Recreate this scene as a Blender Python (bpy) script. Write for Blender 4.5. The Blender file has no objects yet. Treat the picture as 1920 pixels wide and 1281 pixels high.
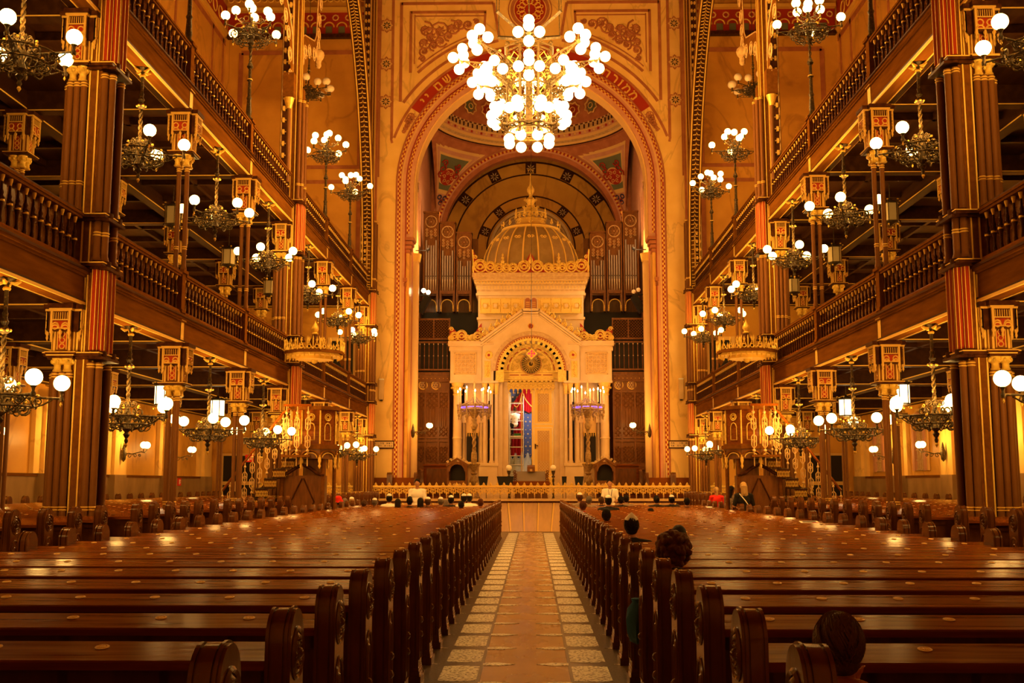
import bpy, math, random
from math import sin, cos, pi, sqrt, atan2, radians
from mathutils import Matrix, Vector
random.seed(7)
S = bpy.context.scene
COL = S.collection
# ------------------------------------------------------------------ camera, world, exposure
F = 2050.0
cam_d = bpy.data.cameras.new('camera'); cam = bpy.data.objects.new('camera', cam_d); COL.objects.link(cam)
th = math.atan(265.5 / F); ya = math.atan(39 / math.hypot(F, 265.5))
fw = Vector((-sin(ya) * cos(th), cos(ya) * cos(th), sin(th))); rt = Vector((cos(ya), sin(ya), 0)); up = rt.cross(fw)
M3 = Matrix((rt, up, -fw)).transposed().to_4x4(); M3.translation = Vector((0.07, 0, 1.68))
cam.matrix_world = M3
cam_d.sensor_width = 36; cam_d.lens = 36 * F / 1920; cam_d.clip_end = 300; cam_d.clip_start = .05
S.camera = cam
w = bpy.data.worlds.new('world'); S.world = w; w.use_nodes = True
w.node_tree.nodes['Background'].inputs[0].default_value = (1, .42, .06, 1)
w.node_tree.nodes['Background'].inputs[1].default_value = 0.015
vs = S.view_settings
vs.view_transform = 'Standard'; vs.look = 'None'; vs.exposure = 0.12; vs.gamma = 1; vs.use_curve_mapping = False
cy = S.cycles
cy.use_denoising = True; cy.max_bounces = 5; cy.diffuse_bounces = 3; cy.glossy_bounces = 3; cy.transmission_bounces = 3
cy.sample_clamp_indirect = 12; cy.sample_clamp_direct = 0; cy.caustics_reflective = False; cy.caustics_refractive = False
cy.use_light_tree = True; cy.blur_glossy = 0.5
WARM = (1.0, .50, .10)
K = 3.0          # overall lamp power

# ------------------------------------------------------------------ materials
def L3(c): return (c[0], c[1], c[2], 1)
MATS = {}
def mat(name, col, rough=.5, metal=0., col2=None, scale=8., stretch=(1, 1, 1), bump=0., emit=None, es=0., coat=0., lo=.4, hi=.65, detail=4., dist=0., spec=None, rvar=0.):
    m = bpy.data.materials.new(name); m.use_nodes = True; MATS[name] = m
    nt = m.node_tree; N = nt.nodes; Lk = nt.links; b = N['Principled BSDF']
    b.inputs['Base Color'].default_value = L3(col); b.inputs['Roughness'].default_value = rough; b.inputs['Metallic'].default_value = metal
    if coat: b.inputs['Coat Weight'].default_value = coat; b.inputs['Coat Roughness'].default_value = .12
    if spec is not None: b.inputs['Specular IOR Level'].default_value = spec
    if emit: b.inputs['Emission Color'].default_value = L3(emit); b.inputs['Emission Strength'].default_value = es; m.cycles.emission_sampling = 'NONE'
    if col2 or bump or rvar:
        tc = N.new('ShaderNodeTexCoord'); mp = N.new('ShaderNodeMapping'); mp.inputs['Scale'].default_value = stretch
        nz = N.new('ShaderNodeTexNoise'); nz.inputs['Scale'].default_value = scale; nz.inputs['Detail'].default_value = detail; nz.inputs['Distortion'].default_value = dist
        Lk.new(tc.outputs['Object'], mp.inputs[0]); Lk.new(mp.outputs[0], nz.inputs['Vector'])
        if col2:
            r = N.new('ShaderNodeValToRGB'); r.color_ramp.elements[0].position = lo; r.color_ramp.elements[1].position = hi
            r.color_ramp.elements[0].color = L3(col2); r.color_ramp.elements[1].color = L3(col)
            Lk.new(nz.outputs['Fac'], r.inputs[0]); Lk.new(r.outputs[0], b.inputs['Base Color'])
        if bump:
            bp = N.new('ShaderNodeBump'); bp.inputs['Strength'].default_value = bump; bp.inputs['Distance'].default_value = .02
            Lk.new(nz.outputs['Fac'], bp.inputs['Height']); Lk.new(bp.outputs[0], b.inputs['Normal'])
        if rvar:
            mr = N.new('ShaderNodeMapRange'); mr.inputs['From Min'].default_value = .3; mr.inputs['From Max'].default_value = .7
            mr.inputs['To Min'].default_value = max(.03, rough - rvar); mr.inputs['To Max'].default_value = rough + rvar
            Lk.new(nz.outputs['Fac'], mr.inputs[0]); Lk.new(mr.outputs[0], b.inputs['Roughness'])
    return m
def vein(name, col, col2, veinc, rough=.35, scale=.55, vw=.035, rot=(.4, .2, .7), amt=.75):
    """marble: cloudy two-tone ground with thin oblique veins"""
    m = mat(name, col, rough, 0, col2, 1.3, lo=.3, hi=.7); nt = m.node_tree; N = nt.nodes; Lk = nt.links; b = N['Principled BSDF']
    rp = [n for n in N if n.type == 'VALTORGB'][0]
    tc = N.new('ShaderNodeTexCoord'); mp = N.new('ShaderNodeMapping'); mp.inputs['Rotation'].default_value = rot; mp.inputs['Scale'].default_value = (1, 1, .45)
    nz = N.new('ShaderNodeTexNoise'); nz.inputs['Scale'].default_value = scale; nz.inputs['Detail'].default_value = 5; nz.inputs['Distortion'].default_value = 1.2
    s1 = N.new('ShaderNodeMath'); s1.operation = 'SUBTRACT'; s1.inputs[1].default_value = .5
    s2 = N.new('ShaderNodeMath'); s2.operation = 'ABSOLUTE'
    mr = N.new('ShaderNodeMapRange'); mr.inputs['From Min'].default_value = 0; mr.inputs['From Max'].default_value = vw; mr.inputs['To Min'].default_value = amt; mr.inputs['To Max'].default_value = 0
    mx = N.new('ShaderNodeMix'); mx.data_type = 'RGBA'; mx.inputs[7].default_value = L3(veinc)
    Lk.new(tc.outputs['Object'], mp.inputs[0]); Lk.new(mp.outputs[0], nz.inputs['Vector']); Lk.new(nz.outputs['Fac'], s1.inputs[0]); Lk.new(s1.outputs[0], s2.inputs[0])
    Lk.new(s2.outputs[0], mr.inputs[0]); Lk.new(mr.outputs[0], mx.inputs[0]); Lk.new(rp.outputs[0], mx.inputs[6]); Lk.new(mx.outputs[2], b.inputs['Base Color'])
    return m
PEW = mat('pew_varnish', (.215, .060, .0055), .16, 0, (.10, .021, .0025), 3.5, (.35, 9, 9), bump=.04, lo=.3, hi=.72, rvar=.05, spec=.07)
PEWE = mat('pew_end_varnish', (.125, .040, .0075), .15, 0, (.070, .020, .004), 5, (2, 2, .6), bump=.04, lo=.3, hi=.7, spec=.6)
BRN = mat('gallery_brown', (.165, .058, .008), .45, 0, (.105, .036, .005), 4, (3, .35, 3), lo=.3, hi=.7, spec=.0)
BRND = mat('dark_brown', (.070, .022, .005), .4, 0, (.035, .010, .003), 4, (3, .4, 3), spec=.1)
SHAFT = mat('column_paint', (.140, .053, .012), .4, spec=.25)
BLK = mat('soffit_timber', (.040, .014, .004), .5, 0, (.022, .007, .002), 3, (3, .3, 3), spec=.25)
REDP = mat('red_paint', (.26, .024, .008), .5)
GOLD = mat('gilding', (.95, .66, .14), .36, .4, (.68, .42, .06), 14, lo=.3, hi=.7)
GOLDP = mat('gold_paint', (.84, .54, .11), .45, .25)
CANB = mat('candelabrum_bronze', (.46, .29, .10), .4, .3, (.28, .16, .05), 14)
GILT = mat('aged_gilt_line', (.62, .37, .08), .45, .2)
DOORP = mat('door_inset', (.50, .27, .055), .4)
PLATE = mat('engraved_brass_plate', (.72, .50, .22), .5)
IRON = mat('blackened_iron', (.055, .040, .022), .36, .3, (.20, .125, .04), 30, lo=.36, hi=.46)  # lighter gold flecks in the colour stand in for metallic sparkle
BRASS = mat('chandelier_brass', (.15, .095, .03), .42, .5, (.055, .032, .010), 18, lo=.35, hi=.65)
CREAM = mat('ark_stone', (.66, .45, .22), .42, 0, (.58, .38, .17), 2.5, lo=.3, hi=.7)
CREAMD = mat('carved_stone', (.56, .36, .15), .5, 0, (.44, .26, .10), 9)
WALLM = vein('yellow_marble', (.82, .53, .17), (.72, .43, .11), (.42, .22, .05), amt=.5, vw=.022)
WALLO = vein('orange_marble', (.66, .33, .055), (.55, .26, .04), (.34, .14, .025), scale=.4, rot=(.9, .3, .5), amt=.6, vw=.025)
DADO = mat('grey_brown_marble', (.34, .20, .08), .3, 0, (.20, .11, .045), 2.2, (1, 1, .5), lo=.3, hi=.7)
TERRA = mat('terracotta_paint', (.42, .145, .060), .6, 0, (.34, .11, .045), 3)
PINK = mat('rose_plaster', (.56, .27, .16), .55, 0, (.50, .23, .13), 3)
DKRED = mat('deep_red_paint', (.33, .022, .010), .55)
OCHRE = mat('ochre_paint', (.66, .40, .13), .55)
TEAL = mat('grey_green_paint', (.13, .14, .075), .6)
NAVY = mat('navy_paint', (.03, .03, .10), .6)
BLACK = mat('black_paint', (.012, .008, .006), .5)
FLOORT = mat('aisle_marble', (.40, .23, .10), .27, 0, (.33, .185, .085), 2.2, (1, .5, 1), lo=.3, hi=.7, rvar=.05, spec=.15)
MOSL = mat('pale_mosaic', (.78, .72, .60), .4, 0, (.20, .14, .10), 34, lo=.42, hi=.47, detail=1)
MOSD = mat('dark_mosaic', (.115, .075, .045), .32, 0, (.055, .035, .02), 55, lo=.4, hi=.5, detail=1)
PLANK = mat('platform_boards', (.52, .30, .13), .28, 0, (.42, .23, .095), 2.0, (6, .4, 1), lo=.3, hi=.7)
SCREEN = mat('screen_wood', (.19, .070, .015), .3, 0, (.10, .032, .007), 5, (3, 3, .6), lo=.3, hi=.7)
TIN = mat('organ_pipe_tin', (.46, .38, .32), .3, .4)
TINL = mat('organ_pipe_foot', (.75, .62, .45), .3, .6)
GLOBE = mat('lit_globe', (.9, .8, .6), .3, emit=(1, .55, .13), es=18)
GLOBEB = mat('bright_globe', (.9, .8, .6), .3, emit=(1, .60, .20), es=18)
GLOBEOFF = mat('unlit_globe', (.82, .66, .46), .25)
FROST = mat('frosted_glass', (.45, .38, .24), .4)
FROSTL = mat('lit_frosted_glass', (.8, .6, .3), .4, emit=(1, .74, .34), es=4.)
FLAME = mat('candle_bulb', (1, .8, .5), .3, emit=(1, .74, .36), es=22)
VIOLET = mat('violet_led', (.3, .2, .8), .3, emit=(.22, .10, 1.), es=1.6)
DOME = mat('ark_dome_bronze', (.40, .26, .09), .45, .35, (.33, .21, .07), 3)
SKIN = mat('skin', (.42, .19, .10), .5)
WHITE = mat('white_cloth', (.80, .70, .58), .7)
WHITEM = mat('white_metal', (.75, .70, .62), .4, .2)
BLACKC = mat('black_cloth', (.015, .013, .012), .8)
REDC = mat('red_cloth', (.62, .02, .012), .7)
CURT = mat('crimson_curtain', (.38, .008, .012), .7)
BLUE = mat('blue_wall', (.08, .11, .30), .6)
CLOTHG = mat('grey_cloth', (.20, .14, .09), .8)
TEALC = mat('teal_cloth', (.012, .060, .10), .75)
PLASTIC = mat('dust_sheet', (.50, .50, .46), .3)
GLASS = mat('leaded_window', (.55, .38, .22), .35, 0, (.42, .26, .14), 6)
HAIRS = {k: mat('hair_' + k, c, .45, bump=.5, scale=70, stretch=(3, 3, .6)) for k, c in dict(black=(.009, .006, .005), brown=(.085, .038, .014), grey=(.16, .12, .09), blonde=(.42, .25, .09), auburn=(.10, .028, .010)).items()}

# ------------------------------------------------------------------ mesh builder
def V(*a): return Vector(a)
class MB:
    def __init__(s): s.v = []; s.f = []; s.m = []; s.sm = []; s.M = None; s.mi = 0; s.mats = []
    def mt(s, m):
        if m not in s.mats: s.mats.append(m)
        s.mi = s.mats.index(m); return s
    def av(s, pts):
        i = len(s.v)
        if s.M is not None: s.v += [tuple(s.M @ Vector(p)) for p in pts]
        else: s.v += [tuple(p) for p in pts]
        return i
    def af(s, fs, smooth=False):
        for q in fs: s.f.append(q); s.m.append(s.mi); s.sm.append(smooth)
    def box(s, x0, x1, y0, y1, z0, z1):
        i = s.av([(x, y, z) for z in (z0, z1) for y in (y0, y1) for x in (x0, x1)])
        s.af([tuple(i + k for k in q) for q in ((0, 2, 3, 1), (4, 5, 7, 6), (0, 1, 5, 4), (2, 6, 7, 3), (0, 4, 6, 2), (1, 3, 7, 5))]); return s
    def cb(s, cx, cy_, cz, sx, sy, sz): return s.box(cx - sx / 2, cx + sx / 2, cy_ - sy / 2, cy_ + sy / 2, cz - sz / 2, cz + sz / 2)
    def quad(s, a, b, c, d): i = s.av([a, b, c, d]); s.af([(i, i + 1, i + 2, i + 3)]); return s
    def poly(s, pts): i = s.av(pts); s.af([tuple(range(i, i + len(pts)))]); return s
    def prism(s, pts, axis, a, b, smooth=False):
        """pts 2D polygon extruded along axis from a to b; 2D axes: x->(y,z), y->(x,z), z->(x,y)"""
        def P(p, t): return {'x': (t, p[0], p[1]), 'y': (p[0], t, p[1]), 'z': (p[0], p[1], t)}[axis]
        n = len(pts); i = s.av([P(p, a) for p in pts] + [P(p, b) for p in pts])
        s.af([tuple(range(i, i + n)), tuple(range(i + 2 * n - 1, i + n - 1, -1))])
        s.af([(i + k, i + (k + 1) % n, i + n + (k + 1) % n, i + n + k) for k in range(n)], smooth); return s
    def lathe(s, prof, c=(0, 0, 0), n=12, a0=0., a1=2 * pi, smooth=True, cap=True):
        full = abs(a1 - a0 - 2 * pi) < 1e-6; m = n if full else n + 1
        pts = [(c[0] + r * cos(a0 + (a1 - a0) * k / n), c[1] + r * sin(a0 + (a1 - a0) * k / n), c[2] + z) for r, z in prof for k in range(m)]
        i = s.av(pts); fs = []
        for j in range(len(prof) - 1):
            for k in range(n):
                k2 = (k + 1) % m if full else k + 1
                fs.append((i + j * m + k, i + j * m + k2, i + (j + 1) * m + k2, i + (j + 1) * m + k))
        s.af(fs, smooth)
        if cap and full:
            if prof[0][0] > 1e-4: s.af([tuple(i + k for k in range(m - 1, -1, -1))])
            if prof[-1][0] > 1e-4: s.af([tuple(i + (len(prof) - 1) * m + k for k in range(m))])
        return s
    def cyl(s, x, y, z0, z1, r, n=10, r2=None): return s.lathe([(r, z0), (r if r2 is None else r2, z1)], (x, y, 0), n)
    def sph(s, c, r, n=12, k=8, sz=1.):
        return s.lathe([(max(r * sin(pi * j / k), 1e-5), -r * sz * cos(pi * j / k)) for j in range(k + 1)], c, n, cap=False)
    def tube(s, pts, r, n=6, closed=False):
        pts = [Vector(p) for p in pts]; m = len(pts); rs = r if isinstance(r, (list, tuple)) else [r] * m
        ring = []; u = None
        for j in range(m):
            if closed: t = pts[(j + 1) % m] - pts[j - 1]
            else: t = pts[min(j + 1, m - 1)] - pts[max(j - 1, 0)]
            if t.length < 1e-9: t = Vector((0, 0, 1))
            t.normalize()
            if u is None:
                u = Vector((0, 0, 1)) if abs(t.z) < .9 else Vector((1, 0, 0))
            u = (u - t * u.dot(t)); u.normalize(); w_ = t.cross(u)
            ring += [pts[j] + (u * cos(2 * pi * k / n) + w_ * sin(2 * pi * k / n)) * rs[j] for k in range(n)]
        i = s.av(ring); fs = []
        for j in range(m if closed else m - 1):
            j2 = (j + 1) % m
            for k in range(n): fs.append((i + j * n + k, i + j * n + (k + 1) % n, i + j2 * n + (k + 1) % n, i + j2 * n + k))
        s.af(fs, True)
        if not closed: s.af([tuple(i + k for k in range(n - 1, -1, -1)), tuple(i + (m - 1) * n + k for k in range(n))])
        return s
    def spiral(s, o, e1, e2, R, r=.012, turns=1.5, a0=0., d=1, n=4, seg=14, rin=.15):
        o = Vector(o); e1 = Vector(e1); e2 = Vector(e2); P = []
        for k in range(seg + 1):
            t = k / seg; a = a0 + d * 2 * pi * turns * t; q = R * (1 - t * (1 - rin)); P.append(o + e1 * q * cos(a) + e2 * q * sin(a))
        return s.tube(P, r, n)
    def ring(s, c, R, r, axis='y', n=20, k=4, a0=0., a1=2 * pi):
        full = abs(a1 - a0 - 2 * pi) < 1e-6; m = n if full else n + 1; P = []
        for j in range(m):
            a = a0 + (a1 - a0) * j / n; u, v_ = R * cos(a), R * sin(a)
            P.append((c[0] + u, c[1], c[2] + v_) if axis == 'y' else (c[0], c[1] + u, c[2] + v_) if axis == 'x' else (c[0] + u, c[1] + v_, c[2]))
        return s.tube(P, r, k, full)
    def strip(s, cx, cz, r0, r1, y0, y1, a0, a1, n=24, alt=None):
        """arc slab in the XZ plane between radii, extruded y0..y1; alt = list of materials cycling per segment"""
        for j in range(n):
            A = a0 + (a1 - a0) * j / n; B = a0 + (a1 - a0) * (j + 1) / n
            if alt: s.mt(alt[j % len(alt)])
            p = [(cx + r * cos(a), cz + r * sin(a)) for r, a in ((r0, A), (r1, A), (r1, B), (r0, B))]
            i = s.av([(q[0], y0, q[1]) for q in p] + [(q[0], y1, q[1]) for q in p])
            s.af([(i, i + 1, i + 2, i + 3), (i + 7, i + 6, i + 5, i + 4), (i + 1, i + 5, i + 6, i + 2), (i + 3, i + 7, i + 4, i)])
            if j == 0: s.af([(i, i + 4, i + 5, i + 1)])
            if j == n - 1: s.af([(i + 2, i + 6, i + 7, i + 3)])
        return s
    def parts(s, key):
        g = {}
        for fi, q in enumerate(s.f):
            c = Vector((0, 0, 0))
            for k in q: c += Vector(s.v[k])
            c /= len(q); g.setdefault(key(c), []).append(fi)
        out = []
        for kk in sorted(g):
            n = MB(); n.mats = s.mats; mp = {}
            for fi in g[kk]:
                q = []
                for k in s.f[fi]:
                    if k not in mp: mp[k] = len(n.v); n.v.append(s.v[k])
                    q.append(mp[k])
                n.f.append(tuple(q)); n.m.append(s.m[fi]); n.sm.append(s.sm[fi])
            out.append(n)
        return out
    def splits(s, name, key, parent=None, loc=(0, 0, 0), rz=0.): return [p.build(name, parent, loc, rz) for p in s.parts(key)]
    def mesh(s, name):
        me = bpy.data.meshes.new(name); me.from_pydata(s.v, [], s.f)
        for m in (s.mats or [BRN]): me.materials.append(m)
        me.polygons.foreach_set('material_index', s.m); me.polygons.foreach_set('use_smooth', s.sm); me.update()
        if any(s.sm): me.set_sharp_from_angle(angle=radians(48))
        return me
    def build(s, name, parent=None, loc=(0, 0, 0), rz=0.):
        return put(name, s.mesh(name), parent, loc, rz)
def put(name, me, parent=None, loc=(0, 0, 0), rz=0.):
    o = bpy.data.objects.new(name, me); COL.objects.link(o); o.location = loc; o.rotation_euler[2] = rz
    if parent: o.parent = parent
    return o
def thing(name, label, cat, loc=(0, 0, 0), rz=0., group=None):
    o = bpy.data.objects.new(name, None); COL.objects.link(o); o.location = loc; o.rotation_euler[2] = rz; o.empty_display_size = .1
    return tag(o, label, cat, group)
def tag(o, label=None, cat=None, group=None, kind=None):
    if label: o['label'] = label
    if cat: o['category'] = cat
    if group: o['group'] = group
    if kind: o['kind'] = kind
    return o
def struct(o): o['kind'] = 'structure'; return o
KIDS = {}
def dup(o, loc=None, rz=None, label=None, group=None, parent=None, scale=None):
    c = o.copy(); COL.objects.link(c)
    if parent is not None: c.parent = parent
    if loc is not None: c.location = loc
    if rz is not None: c.rotation_euler[2] = rz
    if scale is not None: c.scale = scale
    if label: c['label'] = label
    if group: c['group'] = group
    if o.name not in KIDS: KIDS[o.name] = list(o.children)
    for ch in KIDS[o.name]: dup(ch, parent=c)
    return c
def lamp(parent, loc, power, r=.25, col=WARM):
    ld = bpy.data.lights.new('lamp_light', 'POINT'); ld.energy = power * K; ld.color = col; ld.shadow_soft_size = r
    o = bpy.data.objects.new('lamp_light', ld); COL.objects.link(o); o.location = loc; o.parent = parent
    o.visible_glossy = False          # gloss mirrors the glass globes themselves, not the bare point source
    return o
ORD = 'first second third fourth fifth sixth seventh eighth ninth tenth eleventh twelfth thirteenth fourteenth fifteenth sixteenth seventeenth eighteenth nineteenth twentieth twenty-first twenty-second twenty-third twenty-fourth twenty-fifth twenty-sixth twenty-seventh twenty-eighth twenty-ninth thirtieth thirty-first thirty-second thirty-third thirty-fourth'.split()
SD = {-1: 'left', 1: 'right'}

# ------------------------------------------------------------------ layout constants
XA = 6.7                       # arcade line
XC = 9.9                       # inner column line
XW = 13.3                      # outer walls
YW = 45.5                      # chancel arch wall
CY = [11.5, 16.2, 20.5, 25.1, 29.8, 34.8, 39.6, 44.3]   # column rows
ZS = 14.3                      # arch springing
ZP = 1.0                       # platform level
G1, G2 = 4.3, 8.85             # beam soffits of the two galleries

# ================================================================== SETTING
# ---- floor
b = MB(); b.mt(FLOORT).box(-XW, XW, -5, 61, -.3, 0)
floor = struct(b.build('floor'))
b = MB()
for sx in (-1, 1):
    b.mt(MOSD).box(*sorted((sx * .39, sx * 1.02)), 0, 38.4, 0, .004)
    y = 2.0
    while y < 38:
        b.mt(MOSL); n = 6; P = []
        for k in range(n + 1): P.append((sx * (.42 + .33 * k / n), y + .36 + .04 * sin(pi * k / n)))
        for k in range(n + 1): P.append((sx * (.75 - .33 * k / n), y - .36 - .04 * sin(pi * k / n)))
        if sx < 0: P.reverse()
        b.prism(P[::-1], 'z', 0, .006)
        T = [(sx * .80, y + .5), (sx * 1.0, y + .56), (sx * 1.0, y + .44)]
        b.prism(T if sx < 0 else T[::-1], 'z', 0, .006)
        for yy, x1 in ((y + .5, .10),):
            Lz = [(sx * .40, yy + .07), (sx * .25, yy + .085), (sx * x1, yy), (sx * .25, yy - .085), (sx * .40, yy - .07)]
            b.prism(Lz if sx < 0 else Lz[::-1], 'z', 0, .005)
        y += 1.0
b.build('mosaic_inlay', floor)
b = MB(); b.mt(PLANK)
x = -5.7
ZR = .9
for k in range(19):               # boards of the ramp up to the ark platform, fanning out a little
    xa, xb = -5.7 + .6 * k, -5.7 + .6 * (k + 1) - .05
    f0, f1 = .78, 1.0
    b.poly([(xa * f0, 38.4, .01), (xb * f0, 38.4, .01), (xb * f1, 43.65, ZR), (xa * f1, 43.65, ZR)])
b.mt(MOSD).poly([(-5.8, 38.4, 0), (5.8, 38.4, 0), (5.8, 43.66, ZR - .03), (-5.8, 43.66, ZR - .03)])
b.mt(GOLDP)
for k in range(20):
    xa = -5.7 + .6 * k - .03
    b.poly([(xa * .78, 38.4, .014), ((xa + .06) * .78, 38.4, .014), (xa + .06, 43.65, ZR + .004), (xa, 43.65, ZR + .004)])
b.build('ramp_boards', floor)
b = MB(); b.mt(BRND).box(-XW, XW, 43.66, 43.8, .5, ZP - .02); b.mt(CREAM).box(-XW, XW, 43.66, 43.86, ZP - .02, ZP + .02)
b.mt(FLOORT).box(-XW, XW, 43.8, 61, 0, ZP)
b.build('platform', floor)
for sx in (-1, 1):
    b = MB(); b.mt(BRND).box(*sorted((sx * 6.15, sx * XW)), -5, 43.6, 0, .2); b.build('aisle_step', floor)

# ---- outer walls
def window_lancet(b, sx, y, z0, hw, h, X):
    """arched recess with a leaded pane on the side wall"""
    xo = X - sx * .02
    for j in range(16):
        a, a2 = pi * j / 16, pi * (j + 1) / 16
        for m, r0, r1, d in ((PINK, hw, hw + .22, .10), (OCHRE, hw + .22, hw + .34, .06)):
            b.mt(m); b.poly([(xo - sx * d, y + r * cos(t), z0 + h + r * sin(t)) for r, t in ((r0, a), (r1, a), (r1, a2), (r0, a2))])
    for m, r0, r1, d in ((PINK, hw, hw + .22, .10), (OCHRE, hw + .22, hw + .34, .06)):
        b.mt(m)
        for q in (-1, 1): b.box(*sorted((xo, xo - sx * d)), *sorted((y + q * r0, y + q * r1)), z0, z0 + h)
    b.mt(GLASS); b.poly([(xo - sx * .01, y - hw, z0), (xo - sx * .01, y + hw, z0)] + [(xo - sx * .01, y + hw * cos(pi * j / 16), z0 + h + hw * sin(pi * j / 16)) for j in range(17)])
    b.mt(CREAMD)
    for q in (-.5, 0, .5): b.box(*sorted((xo, xo - sx * .05)), y + q * hw - .02, y + q * hw + .02, z0, z0 + h + hw * .8)
    for q in range(4): b.box(*sorted((xo, xo - sx * .05)), y - hw, y + hw, z0 + h * q / 4, z0 + h * q / 4 + .04)
for sx in (-1, 1):
    b = MB(); b.mt(WALLO).box(*sorted((sx * XW, sx * (XW + .5))), -5, 61, 0, 24.5)
    wl = struct(b.build('wall_' + SD[sx]))
    b = MB()
    b.mt(DADO).box(*sorted((sx * XW, sx * (XW - .06))), -5, 45.4, .2, 1.9)
    b.mt(BRN).box(*sorted((sx * XW, sx * (XW - .09))), -5, 45.4, 1.86, 1.94)
    b.build('dado', wl)
    b = MB()
    for y in CY:                      # pilasters that catch the sconce light
        b.mt(WALLM).box(*sorted((sx * XW, sx * (XW - .22))), y - .45, y + .45, 1.94, G1 - .3)
        b.mt(DADO).box(*sorted((sx * XW, sx * (XW - .27))), y - .5, y + .5, .2, 1.94)
        b.mt(WALLM).box(*sorted((sx * XW, sx * (XW - .12))), y - .85, y + .85, 1.94, G1 - .3)
    b.build('pilaster', wl)
    b = MB(); b.mt(TERRA)
    x0, x1 = sorted((sx * XW, sx * (XW - .03)))
    for z in (11.2, 20.6): b.box(x0, x1, -5, 45.4, z, z + .22)
    for y in CY:
        for q in (-.75, .75): b.box(x0, x1, y + q - .09, y + q + .09, 9.4, 20.8)
        b.mt(BRND)
        for q in range(5): b.cb((x0 + x1) / 2, y, 15 + q * .28, .04, .5 - q * .1, .2)
        b.mt(TERRA)
    b.mt(DKRED).box(x0, x1, -5, 45.4, 21.2, 22.4)
    b.mt(GOLDP)
    y = 10.
    while y < 45:
        b.ring((sx * (XW - .04), y, 21.7), .28, .035, 'x', 10, 4); y += .8
    b.box(*sorted((sx * XW, sx * (XW - .12))), -5, 45.4, 21.0, 21.2)
    b.build('painted_border', wl)
    nW = 0
    for y in (13.8, 18.4, 22.8, 27.4, 32.4, 37.6, 42.0):
        b = MB(); window_lancet(b, sx, y, 13.2, 1.0, 4.0, sx * XW); b.build('window', wl)
        if y > 15:
            b = MB(); window_lancet(b, sx, y, 5.4, .6, 1.6, sx * XW); b.build('window', wl)
        if sx > 0 and y > 20:
            b = MB(); window_lancet(b, sx, y, 2.1, .42, 1.35, sx * XW); b.build('window', wl)

# ---- end wall with chancel arch
b = MB(); b.mt(WALLO)
RO = 5.15
for sx in (-1, 1):
    x0, x1 = sorted((sx * RO, sx * XW)); b.box(x0, x1, YW, YW + .9, 0, ZS)
n = 32; top = 24.5
for j in range(n):
    a, a2 = pi * j / n, pi * (j + 1) / n
    def outp(t):
        c, s_ = cos(t), sin(t); k = min(XW / abs(c) if abs(c) > 1e-6 else 1e9, (top - ZS) / s_ if s_ > 1e-6 else 1e9); return (c * k, ZS + s_ * k)
    A, B = outp(a), outp(a2); P = [(RO * cos(a), ZS + RO * sin(a)), A]
    if abs(A[1] - top) > 1e-3 and abs(B[1] - top) < 1e-3: P.append((XW, top))
    if abs(A[1] - top) < 1e-3 and abs(B[1] - top) > 1e-3: P.append((-XW, top))
    P += [B, (RO * cos(a2), ZS + RO * sin(a2))]
    b.poly([(p[0], YW, p[1]) for p in P]); b.poly([(p[0], YW + .9, p[1]) for p in P[::-1]])
    b.poly([(RO * cos(a), YW, ZS + RO * sin(a)), (RO * cos(a2), YW, ZS + RO * sin(a2)), (RO * cos(a2), YW + .9, ZS + RO * sin(a2)), (RO * cos(a), YW + .9, ZS + RO * sin(a))])
wall_e = struct(b.build('wall_end'))
# painted middle field in brighter marble
b = MB(); b.mt(WALLM); y0 = YW - .012
for sx in (-1, 1):
    b.box(*sorted((sx * 5.3, sx * 6.62)), y0, YW, ZP, ZS)
for j in range(48):
    a, a2 = pi * j / 48, pi * (j + 1) / 48
    def op(t):
        c, s_ = cos(t), sin(t); k = min(6.62 / abs(c) if abs(c) > 1e-6 else 1e9, 10.1 / s_ if s_ > 1e-6 else 1e9); return (c * k, ZS + s_ * k)
    P = [(5.3 * cos(a), ZS + 5.3 * sin(a)), op(a), op(a2), (5.3 * cos(a2), ZS + 5.3 * sin(a2))]
    b.poly([(p[0], y0, p[1]) for p in P])
b.build('marble_field', wall_e)
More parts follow.
